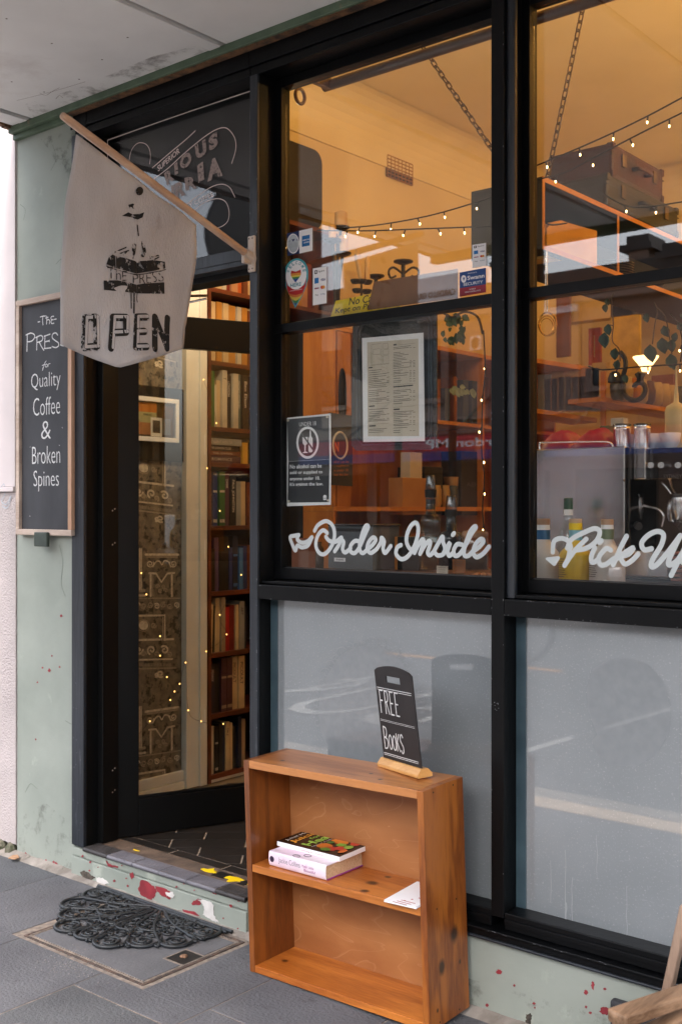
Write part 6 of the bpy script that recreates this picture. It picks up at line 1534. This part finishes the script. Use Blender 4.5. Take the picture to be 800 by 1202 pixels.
# hanging strainer
hg=thing('tea_strainer','round brass wire strainer hanging near the top left of the lower right pane','strainer',P(641,385,.35))
b=MB(); c=P(642,380.5,.35); ax=Vector((.55,-.8,.1)).normalized(); u=ax.cross(Vector((0,0,1))).normalized(); v=u.cross(ax)
M_brass=M('brass_wire', s(212,158,72), s(186,130,50), 20, rough=.25, metal=1)
b.tube([c+u*.028*math.cos(t)+v*.038*math.sin(t) for t in [2*PI*k/24 for k in range(24)]],.0028,6,True)
for q_ in (.018,.033): b.tube([c-ax*q_+(u*.028*math.cos(t)+v*.038*math.sin(t))*(1-.14*q_/.018) for t in [2*PI*k/24 for k in range(24)]],.0014,5,True)
build('rings', b, M_brass, hg)
build('handle', MB().tube([c+v*.038,c+v*.11,c+v*.24],.0022,6).tube([c+v*.038+u*.008,c+v*.11+u*.006,c+v*.24],.0018,6), m_steel, hg)
# espresso machine
em=thing('espresso_machine','large polished steel espresso machine on the counter behind the right window','coffee machine',(-1.5,.5,SILL))
a=P(620,600,.5).x; c2_=P(733,600,.5).x; zt_=1.703
cbox('steel_back', m_steel, em, a-.08,c2_,.50,.70,SILL+.005,zt_,.006)
cbox('corner_post', m_steeld, em, c2_+.001,c2_+.018,.495,.70,SILL+.03,zt_-.004,.004)
x2=P(757,600,.52).x
cbox('steel_cheek', m_steel, em, c2_+.019,x2,.52,.72,P(745,563,.52).z,zt_-.006,.004)
cbox('hood', m_steeld, em, x2+.001,-.70,.55,.72,P(770,563,.55).z,zt_-.008,.004)
cbox('rear_body', m_blkbox, em, a,-.70,.98,1.05,SILL+.02,zt_-.02)
cbox('drip_tray', m_steeld, em, c2_+.02,-.70,.44,.97,SILL+.002,SILL+.035,.003)
b=MB(); q=smooth([P(x,y,.52)+Vector((0,0,0)) for x,y in ((633,529),(633,520.5),(640,519.5),(700,518.5),(716,520),(719,528))],4); b.tube(q,.0035,7); build('cup_rail', b, m_steel, em)
for k,(px,yy_) in enumerate(((739,.62),(790,.62))):
    lab=MB(); lpx(lab,px,yy_,[(6,586),(8.5,590),(8.5,606),(7,612)],18); build('group_head', lab, m_steel, em)
    build('portafilter_handle', MB().tube([P(px+2,612,yy_),P(px+10,618,yy_-.12)],[.009,.013],8), m_iron, em)
for L_ in ([(742,584),(748,570),(752,566)],[(752,572),(752,590),(757,594),(772,598),(778,606),(776,618)],[(776,566),(784,575),(788,582)]): build('steam_pipe', MB().tube(smooth([P(x,y,.60) for x,y in L_],5),.0045,8), m_steel, em)
for px in (763,775,795): build('control_knob', MB().tube([P(px,546,.548),P(px,546,.52)],.010,12), m_steel, em)
for k,px in enumerate((744,797)):
    lab=MB(); lpx(lab,px,.58,[(10,584),(10.5,588),(10.5,600),(9,604),(9,609),(6,613)],20); build('chrome_collar', lab, m_steel, em)
    lab=MB(); lpx(lab,px,.58,[(11,583),(11.3,581),(11.3,579.5),(.2,579.5)],20); build('collar_cap', lab, m_steeld, em)
    build('lever', MB().tube(smooth([P(px-4,580,.56),P(px-9,572,.52),P(px-12,562,.5)],4),.005,8), m_steel, em)
for k in range(5): cbox('tray_bar', m_steel, em, c2_+.03,-.71,.45+.1*k,.455+.1*k,SILL+.0355,SILL+.040)
build('indicator_light', MB().lathe([(0,-.003),(.003,0),(0,.003)],8,P(738.5,594.5,.585)), emis('green_led',(.1,1,.3,1),3), em)
b=MB().mat(m_print); tq(b,'SYDNEY',778,557,800,562,.5495,.01); build('maker_lettering', b, None, em)
# things on top of the machine
for k,(px0,px1,pt,lb) in enumerate(((636,676,505,'left'),(674,718,503,'right'))):
    a_=P(px0,529,.6); c_=P(px1,529,.6); b=MB(); vs=[]; nx,ny=12,8; hh_=P((px0+px1)/2,pt,.6).z-zt_
    for i in range(nx+1):
        for j in range(ny+1):
            u_,v_=i/nx,j/ny; h_=hh_*(math.sin(PI*u_)**.45)*(math.sin(PI*v_)**.5)*(1+.25*noise.noise(Vector((u_*5+k*7,v_*5,1))))
            vs.append((a_.x+(c_.x-a_.x)*u_,.56+.16*v_,zt_+.001+max(0,h_)))
    b.add(vs,[(i*(ny+1)+j,(i+1)*(ny+1)+j,(i+1)*(ny+1)+j+1,i*(ny+1)+j+1) for i in range(nx) for j in range(ny)],True)
    build('foil_bag', b, m_red2, None, cat='bag', label='%s of two shiny dark red foil coffee bags lying on the espresso machine'%lb, loc=(a_.x,.6,zt_))
rbox2=lambda *a: None
for k,(px,hw,pt,pb) in enumerate(((729.5,10,499,528),(753,9.5,498.5,528))):
    r=thing('steel_canister','%s of two ribbed steel canisters on the espresso machine'%('left','right')[k],'canister',P(px,pb,.62))
    b=MB(); lpx(b,px,.62,[(hw,pb),(hw,pt+6),(hw+.4,pt+5.5),(hw+.4,pt+4),(hw,pt+3.5),(hw,pt+1)],22); build('canister_body', b, m_steel, r)
    b=MB(); lpx(b,px,.62,[(hw+.7,pt+1),(hw+.7,pt-.5),(hw-.5,pt-1.5),(.2,pt-1.5)],22); build('lid', b, m_steeld, r)
b=MB(); pbox(b,703,500,715,530,.85,.05,M('green_leaf_bag', s(60,90,60), s(150,130,60), 14, rough=.4)); build('tea_packet', b, None, None, .004, cat='packet', label='green and gold packet behind the steel canisters', loc=P(709,530,.85))
b=MB(); pbox(b,716,491,731,528,.9,.04,m_cream); build('card_packet', b, None, None, .002, cat='packet', label='cream card packet standing behind the left steel canister', loc=P(722,528,.9))
b=MB(); lpx(b,793,.9,[(12,531),(13,528),(13,482),(11.5,477),(3,472),(2.5,462),(1.2,452),(.8,430)],22); build('squeeze_bottle', b, M('pale_yellow_plastic', s(226,206,150), s(216,194,130), 4, rough=.4), None, cat='bottle', label='pale yellow squeeze bottle with a long spout at the right edge', loc=P(793,531,.9))
# bottles in front of the machine
yb3=.30
bottle('cordial_bottle','white bottle with a blue collar and cork, leftmost in the right window',637,yb3,[('bottle_body',[(.5,684),(18,683.5),(19.5,680),(19.5,655),(18,648),(11,640),(8,634),(8,626)],m_milk),('blue_collar',[(8.3,633),(8.3,622)],C(40,96,140,.4)),('neck_band',[(8,622),(7.6,616)],m_paper),('cork',[(8,616),(8,609.5),(7.6,608.8),(.2,608.8)],C(176,140,112))])
bottle('wine_bottle','clear bottle with a green foil capsule behind the yellow bottle',666.5,.40,[('bottle_glass',[(.5,678),(13,677),(13,640),(11,625),(6,612),(4.8,605),(4.8,598)],m_clear),('foil_capsule',[(5.4,598),(5.4,586),(5,584.5),(.2,584.5)],C(18,80,56,.35)),('paper_band',[(5.6,605),(5.5,598)],m_paper)])
bottle('cordial_bottle','bright yellow bottle with a pale cork in the right window',675,yb3-.02,[('bottle_body',[(.5,685),(18,684.5),(20,681),(20,654),(18,648),(11,641),(7.5,634),(7.5,630)],m_yel),('yellow_collar',[(7.8,622),(7.8,614)],m_yellow),('blue_band',[(7.9,634),(7.9,622)],C(130,190,206,.4)),('cork',[(7.6,614),(7.6,609.8),(7.2,609),(.2,609)],C(212,178,150))])
bottle('cordial_bottle','white bottle with an olive green collar, right of the yellow bottle',712,yb3-.02,[('bottle_body',[(.5,686),(19,685.5),(21,682),(21,655),(19,648),(11,641),(7.5,634),(7.5,630)],m_milk),('olive_collar',[(7.8,633),(7.8,621)],C(110,122,96,.4)),('neck_band',[(7.5,621),(7.2,616)],m_paper),('cork',[(7.4,616),(7.4,610.5),(7,609.5),(.2,609.5)],C(190,152,122))])
b=MB(); 
for (px,x0,x1) in ((635,628,645),(670,662,684),(707,697,717)):
    for j in range(7): b.mat(m_print); p_=P(px,600,yb3-.1)
for (r0,px,x0,x1,hw) in (('a',637,626,640,19.6),('b',675,660,683,20.1),('c',712,694,716,21.1)):
    pass
build('bottle_label_print', MB(), m_print, None) if 0 else None
for nm,px,yb_,hw in (('cordial_bottle',637,yb3,19.7),('cordial_bottle.001',675,yb3-.02,20.2),('cordial_bottle.002',712,yb3-.02,21.2)):
    c=P(px,600,yb_); Z=(CAM_D+yb_)/ray(px,600)[1]; rad=hw*Z/FPX+.0006; b=MB(); rn=random.Random(px)
    for j,(py) in enumerate([656,659,661.5,664,666.5,669,671.5,674,676.5]):
        z_=CAM_H+(598-py)*Z/FPX; a0=-PI/2-.9; a1=a0+.55+rn.uniform(.1,.3)+(.0)
        vs=[]; N=6
        for i in range(N+1):
            t=a0+(a1-a0)*i/N; vs+= [(c.x+rad*math.cos(t),yb_+rad*math.sin(t),z_),(c.x+rad*math.cos(t),yb_+rad*math.sin(t),z_+.0018)]
        b.add(vs,[(2*i,2*i+2,2*i+3,2*i+1) for i in range(N)])
    build('label_print', b, m_print, bpy.data.objects[nm])
b=MB(); pbox(b,733,646,782,678,.36,.14,m_steel); build('milk_tray', b, None, None, .003, cat='tray', label='steel tray box on the counter beneath Pick Up', loc=P(755,678,.36))
for k in range(7):
    b=MB(); pbox(b,786,648+k*5.2,806,651.6+k*5.2,.30,.14,C(150,92,80)); build('wooden_lid', b, None, None, .002, cat='lid', label='%s flat brown lid from the top of the stack at the right edge'%ordn[k], group='stacked brown lids', loc=P(795,650+k*5.2,.3))
# back of the room
for k,(x0,y0,x1,y1,c_,lb) in enumerate(((690,385,704,428,(196,96,70),'red and cream poster on the wall behind the vines'),(716,348,750,470,(226,196,120),'large pale yellow panel standing in for the lit wall behind the wall lamp'),(764,440,790,478,(150,90,60),'dark framed picture on the wall right of the lamp'))):  # pale yellow panel carries the glow of the lit wall in its colour
    b=MB().mat(C(*c_)); a_=P(x0,y0,5.5-.3*k); c_2=P(x1,y1,5.5-.3*k); zt2=P((x0+x1)/2,y0,5.5-.3*k).z; zb2=P((x0+x1)/2,y1,5.5-.3*k).z
    b.box(a_.x,c_2.x,5.5-.3*k,5.53-.3*k,zb2,zt2)
    if k==0: b.mat(m_cream).box(a_.x+.05,c_2.x-.05,5.496,5.4995,zb2+.06,zt2-.06)
    build('poster', b, None, None, cat='poster', label=lb, loc=a_)
rs=thing('rear_shelving','plywood shelves on the far wall seen through the lower right pane','shelving',P(705,500,3.6))
for (x0,y0,x1,y1) in ((705,471,830,491),(624,425,705,438),(624,484,700,496)):
    a_=P(x0,y0,3.4); c_2=P(x1,y1,4.6) if x0>700 else P(x1,y1,3.9)
    d_=(c_2-a_).normalized(); sd_=Vector((-d_.y,d_.x,0))*.25; b=MB().prism([a_,c_2,c_2+sd_,a_+sd_],(0,0,.028)); build('shelf', b, m_ply, rs)
a_=P(704,430,3.6); b=MB().box(a_.x,a_.x+.03,3.6,3.62,1.3,P(704,436,3.6).z); build('upright', b, m_plyz, rs)
rn=random.Random(9)
for k in range(9):
    px=626+k*8; a_=P(px,486,3.7); b=MB().box(a_.x,a_.x+.10,3.75,3.8,a_.z+.02,a_.z+rn.uniform(.2,.34)); c_=rn.choice([(196,150,90),(170,120,80),(150,150,150),(210,180,130)])
    build('display_book', b, C(*c_), None, .002, cat='book', label='%s book standing face out on the rear shelf, lower right pane'%ordn[k], group='books facing out on the rear shelf', loc=a_)

# mugs, jars and small goods on the shelving
def mug(px,py,x,rw,h_,m,kind_,lab,grp=None):
    c=R(px,py,x); b=MB().lathe([(rw*.75,0),(rw*.95,h_*.15),(rw,h_),(rw*.86,h_),(rw*.8,h_*.2),(0,h_*.1)],14,c)
    if kind_=='mug': b.tube([c+Vector((0,rw*(.95+.5*math.sin(PI*k/6)),h_*(.2+.6*k/6))) for k in range(7)],rw*.12,5)
    build(kind_,b,m,None,cat=kind_,label=lab,group=grp,loc=c)
rn=random.Random(21)
for k in range(7):
    zc_=rn.choice([(206,196,180),(120,60,40),(70,80,90),(190,150,90)])
    c=Vector((-3.83,ry(514)+.09*k,1.516)); b=MB().lathe([(.028,0),(.036,.02),(.036,.10),(.03,.115),(.03,.13),(0,.132)],14,c)
    build('spice_jar',b,C(*zc_,.35),None,cat='jar',label='%s small jar from the left behind the bottles, right part of the plywood shelf'%ordn[k],group='small jars on the plywood shelf',loc=c)
for k in range(6):
    yk=ry(517)+.10*k; w_=rn.uniform(.03,.06); h_=rn.uniform(.2,.30); cc=rn.choice([(60,50,44),(150,90,50),(196,160,110),(40,60,80)])
    build('cookbook', MB().box(-3.98,-3.79,yk,yk+w_,2.0315,2.031+h_), C(*cc), None,.002,cat='book',label='%s cookbook from the left in the top compartment of the plywood shelving'%ordn[k],group='cookbooks in the plywood shelving',loc=(-3.9,yk,2.031))
for k in range(10):
    px=716+k*9; d0=ray(px,478); q0=P(px,474+k*1.3,3.4+.11*k); c=q0; m_=C(*rn.choice([(200,180,150),(90,50,36),(190,120,60),(60,70,70)]),.4)
    b=MB().lathe([(.03,0),(.045,.02),(.05,.09),(.04,.12),(.04,.15),(0,.15)],12,(c.x,c.y+.1,c.z+.03))
    build('storage_jar',b,m_,None,cat='jar',label='%s storage jar from the left on the rear shelf below the wall lamp'%ordn[k],group='storage jars on the rear shelf',loc=c)
for k in range(5):
    p_=P(742+k*11,527,.66+.02*(k%2)); p_.z=zt_-.004
    b=MB().lathe([(.018,0),(.03,.02),(.034,.05),(.03,.05),(0,.01)],14,p_); build('espresso_cup',b,m_paper,None,cat='cup',label='%s small white cup from the left on top of the espresso machine'%ordn[k],group='espresso cups warming on the machine',loc=p_)
for k,(px,hw,pt,pb,cc) in enumerate(((446,6,640,672,(120,60,30)),(457,5,634,671,(180,110,50)),(375,5,636,668,(60,40,30)),(449,4.5,606,640,(150,90,40)))):
    if k==3: continue
    b=MB(); lpx(b,px,.5,[(.3,pb),(hw,pb-.5),(hw,pt+8),(hw*.5,pt+4),(hw*.45,pt),(.2,pt)],16); build('syrup_bottle',b,C(*cc,.25),None,cat='bottle',label='%s amber syrup bottle from the left behind the script Order Inside'%ordn[k],group='amber syrup bottles',loc=P(px,pb,.5))
hu=thing('menu_wall_panel','dark hanging menu panel on the rear wall behind the string of lights','panel',P(640,380,5.1))
a_=P(612,352,5.1); c_=P(668,418,5.1); cbox('panel', C(120,70,36), hu, a_.x,c_.x,5.1,5.13,c_.z,a_.z,.004)
# unseen lamps: two bowl uplighters for the ceiling glow, one bulb added for the doorway
def uplighter(x,y,z,en,label,lc=(1,.56,.17)):
    r=thing('uplighter_lamp',label,'lamp',(x,y,z))
    for k in range(3):
        a=2*PI*k/3; build('chain', MB().tube([(x+.19*math.cos(a),y+.19*math.sin(a),z),(x,y,4.0)],.003,5), m_chain, r)
    build('opaque_bowl', MB().lathe([(.0,-.15),(.08,-.135),(.15,-.08),(.20,.0),(.192,.0),(.143,-.072),(.07,-.12),(.0,-.135)],28,(x,y,z)), m_iron, r)  # opaque bowl shaped to block downward light and keep the lower room dim
    build('bulb', MB().lathe([(0,-.06),(.02,-.05),(.03,-.02),(.02,.0),(0,.01)],14,(x,y,z-.03)), bpy.data.materials.get('bulb_glow') or emis('bulb_glow',(1,.6,.25,1),8), r)
    l=bpy.data.lights.new('uplight','POINT'); l.energy=en; l.color=lc; l.shadow_soft_size=.03; o=bpy.data.objects.new('uplight',l); col.objects.link(o); o.location=(x,y,z+.0)
    return o
uplighter(-.45,2.0,2.92,48,'hanging bowl uplighter over the counter near the right window')
uplighter(-.8,5.3,2.7,20,'hanging bowl uplighter at the rear of the shop')
r=thing('doorway_fill_lamp','unseen bare bulb added to light the doorway and the tall bookcase','lamp',(-3.40,.62,2.9))  # added out of view to brighten the books in the doorway
build('flex', MB().tube([(-3.40,.62,2.98),(-3.40,.62,4.0)],.004,6), m_wire, r); build('lamp_holder', MB().lathe([(.012,.08),(.022,.07),(.022,.035),(.0,.035)],12,(-3.40,.62,2.9)), m_iron, r)
build('bulb', MB().lathe([(0,-.05),(.026,-.03),(.028,0),(.012,.034)],16,(-3.40,.62,2.9)), emis('soft_bulb',(1,.78,.5,1),6), r)
l=bpy.data.lights.new('doorway_fill_light','POINT'); l.energy=5.5; l.color=(1,.76,.48); l.shadow_soft_size=.05; o=bpy.data.objects.new('doorway_fill_light',l); col.objects.link(o); o.location=(-3.40,.62,2.80)

# ------------------------------------------------------------------ the other side of the street (seen in the glass)
YM=17.2; YF=-17.0
def O(px,py,ym=YM): p=P(px,py,ym); return Vector((p.x,-(p.y-.22),p.z))
m_brown=M('pinkish_brown_render', s(164,138,126), s(146,122,110), .6, rough=.9, bump=.1)
m_beige=M('beige_render', s(190,176,160), s(176,162,146), .6, rough=.9)
m_roof=M('slate_roof', s(72,68,68), s(56,52,52), 2, rough=.8)
m_wind=M('dark_window', s(36,38,42), s(50,54,58), 1, rough=.12)
def house(x0,x1,h,m,nw,label,chim=(),seed=1):
    r=thing('terrace_building',label,'building',(x0,YF,0))
    cbox('street_wall', m, r, x0,x1,YF-7,YF,0,h); cbox('cornice', m, r, x0-.05,x1-.0,YF+.001,YF+.28,h-.32,h-.02,.03); cbox('string_course', m, r, x0,x1-.0,YF+.001,YF+.12,3.42,3.58)
    cbox('roof', m_roof, r, x0+.2,x1-.2,YF-6.5,YF-.4,h+.001,h+.5)
    W_=(x1-x0)/nw
    for k in range(nw):
        c=x0+W_*(k+.5); 
        f=cbox('window', m_dark, r, c-.5,c+.5,YF+.001,YF+.03,3.95,5.25 if h<7 else 5.6)
        for a_ in ((c-.46,c-.02,4.0,4.58),(c+.02,c+.46,4.0,4.58),(c-.46,c-.02,4.64,5.2),(c+.02,c+.46,4.64,5.2)): build('pane', MB().box(a_[0],a_[1],YF+.031,YF+.036,a_[2],a_[3]), m_wind, f)
        cbox('window_sill', m, r, c-.6,c+.6,YF+.001,YF+.14,3.82,3.92)
        if k<nw: cbox('pilaster', m, r, x0+W_*k+.02,x0+W_*k+.4,YF+.001,YF+.1,3.6,h-.35)
        cbox('shop_window', m_wind, r, x0+W_*k+.3,x0+W_*(k+1)-.3,YF+.001,YF+.04,.5,2.3)
    for cx,cw,ch_ in chim:
        f=cbox('chimney', m_brown, r, cx-cw/2,cx+cw/2,YF-1.2,YF-.5,h,ch_); build('chimney_cap', MB().box(cx-cw*.8,cx+cw*.8,YF-1.35,YF-.35,ch_,ch_+.12).box(cx-cw*.55,cx+cw*.55,YF-1.25,YF-.45,ch_+.12,ch_+.3), m_roof, f)
    return r
ch1=O(735,300).x; ch2=O(778,300).x
house(-15.5,-6.2,5.9,m_brown,4,'two storey pinkish brown shop terrace with chimneys across the street',[(ch1,.42,6.6),(ch2,.42,6.35),(-12.4,.5,6.7)])
house(-27,-15.6,6.3,m_beige,4,'beige two storey terrace across the street, left of the brown one',[(-19,.5,7.3)])
house(-42,-27.1,8.2,m_brown,5,'taller brown terrace far down the street on the left',[(-30,.6,9.2)])
house(-6.1,6,6.6,m_beige,4,'beige terrace across the street, right of the brown one',[(-2,.5,7.5)])
house(6.1,22,7.4,m_brown,5,'brown terrace across the street on the far right')
fa=thing('street_awning','street awning across the road with a red and blue fascia board','awning',(-16,-15.5,2.6))
cbox('awning_roof', m_roof, fa, -27,-3,-16.98,-14.6,2.86,2.95)
cbox('red_fascia', C(196,44,74), fa, -26,-3,-14.6,-14.54,2.62,2.90); cbox('blue_fascia', C(34,70,146), fa, -26,-3,-14.6,-14.535,2.44,2.615)
cbox('white_line', m_lane, fa, -26,-3,-14.6,-14.533,2.6155,2.6195)
a_=O(545,520,14.76); b=MB().mat(m_paper); b.text('rdon MP',(a_.x+.6,-14.53,2.68),(-1.5,0,0),(0,0,.17),.02); build('fascia_lettering', b, None, fa)
for k in range(9):
    x_=-25+k*2.6; build('stay_rod', MB().tube([(x_,-16.95,4.3),(x_+.0,-14.7,2.95)],.03,6), m_iron, fa)
s1=O(625,345); s2=O(680,372)
sb=thing('shop_sign','long white shop sign with a dark hexagon badge on the building opposite','sign',(s1.x,-16.85,5.2))
zt2=O(652,343).z; zb2=O(652,370).z
cbox('sign_board', m_paper, sb, s1.x-.9,s2.x+.03,-16.9,-16.8,zb2,zt2)
cx=O(668,355).x; b=MB().mat(m_char); b.poly([(cx-.24,-16.79,zt2-.06),(cx-.24,-16.79,zb2+.3),(cx,-16.79,zb2+.12),(cx+.24,-16.79,zb2+.3),(cx+.24,-16.79,zt2-.06)])
b.text('CH',(cx-.35,-16.79,zb2+.32),(-.6,0,0),(0,0,.24),.02); build('sign_lettering', b, None, sb)
bs=thing('blade_sign','small white projecting sign with a black hexagon across the road','sign',O(561,404))
a_=O(556,396); c_=O(568,411); cbox('sign_panel', m_paper, bs, a_.x,c_.x,-16.9,-16.82,c_.z,a_.z); b=MB(); cxx,czz=(a_.x+c_.x)/2,(a_.z+c_.z)/2
b.poly([(cxx+.11*math.cos(PI/6+k*PI/3),-16.81,czz+.14*math.sin(PI/6+k*PI/3)) for k in range(6)]); build('badge', b, m_char, bs)
gs=thing('gallery_sign','white awning sign lettered CARDILLO GRAY PARTNERS across the road','sign',O(500,345,12))
a_=O(452,345,12.5); c_=O(538,345,12.5); zt2=O(495,327,12.5).z; zb2=O(495,362,12.5).z
cbox('sign_board', m_paper, gs, a_.x,c_.x,-12.32,-12.28,zb2,zt2)
for xx in (a_.x+.2,c_.x-.2): cbox('sign_post', m_iron, gs, xx-.04,xx+.04,-12.45,-12.33,-.1,zt2)
b=MB().mat(C(120,130,150)); b.text('WATPAC',(a_.x+.3,-12.27,zb2+(zt2-zb2)*.48),(c_.x-a_.x-.5,0,0),(0,0,(zt2-zb2)*.42),.03) if 0 else None
b.mat(m_inks).text('CARDILLO GRAY PARTNERS',(c_.x-.06,-12.265,zb2+(zt2-zb2)*.30),(-(c_.x-a_.x)*.95,0,0),(0,0,(zt2-zb2)*.20),.03); build('sign_lettering', b, None, gs)
# parked car across the road
car=thing('parked_car','silver grey hatchback parked across the road, seen in the window glass','car',(-6,-12.2,-.12))
cx0=O(716,620,11.5).x; L_=4.2; yy0,yy1=-12.9,-11.2; zg=-.12
prof=[(0,.35),(.05,.75),(.5,.92),(1.15,1.02),(1.75,1.42),(2.9,1.47),(3.6,1.38),(4.05,1.0),(4.2,.9),(4.2,.35),(3.75,.22),(.5,.22)]
b=MB().prism([(cx0+x,yy0,zg+z) for x,z in prof],(0,yy1-yy0,0)); build('body', b, M('silver_car_paint', s(170,174,178), None, rough=.25, metal=.5), car, .06)
for (xa,xb,za,zb) in ((1.35,2.25,1.03,1.36),(2.35,3.3,1.03,1.38)): cbox('side_window', m_wind, car, cx0+xa,cx0+xb,yy1+.001,yy1+.012,zg+za,zg+zb,.02)
for xx in (.85,3.35):
    f=build('wheel', MB().tube([(cx0+xx,yy1-.18,zg+.31),(cx0+xx,yy1+.02,zg+.31)],.31,20), m_rubber, car); build('rim', MB().tube([(cx0+xx,yy1+.021,zg+.31),(cx0+xx,yy1+.03,zg+.31)],.19,14), m_steel, f)
cbox('headlight', m_paper, car, cx0+.0,cx0+.22,yy1-.3,yy1+.005,zg+.68,zg+.8,.02)
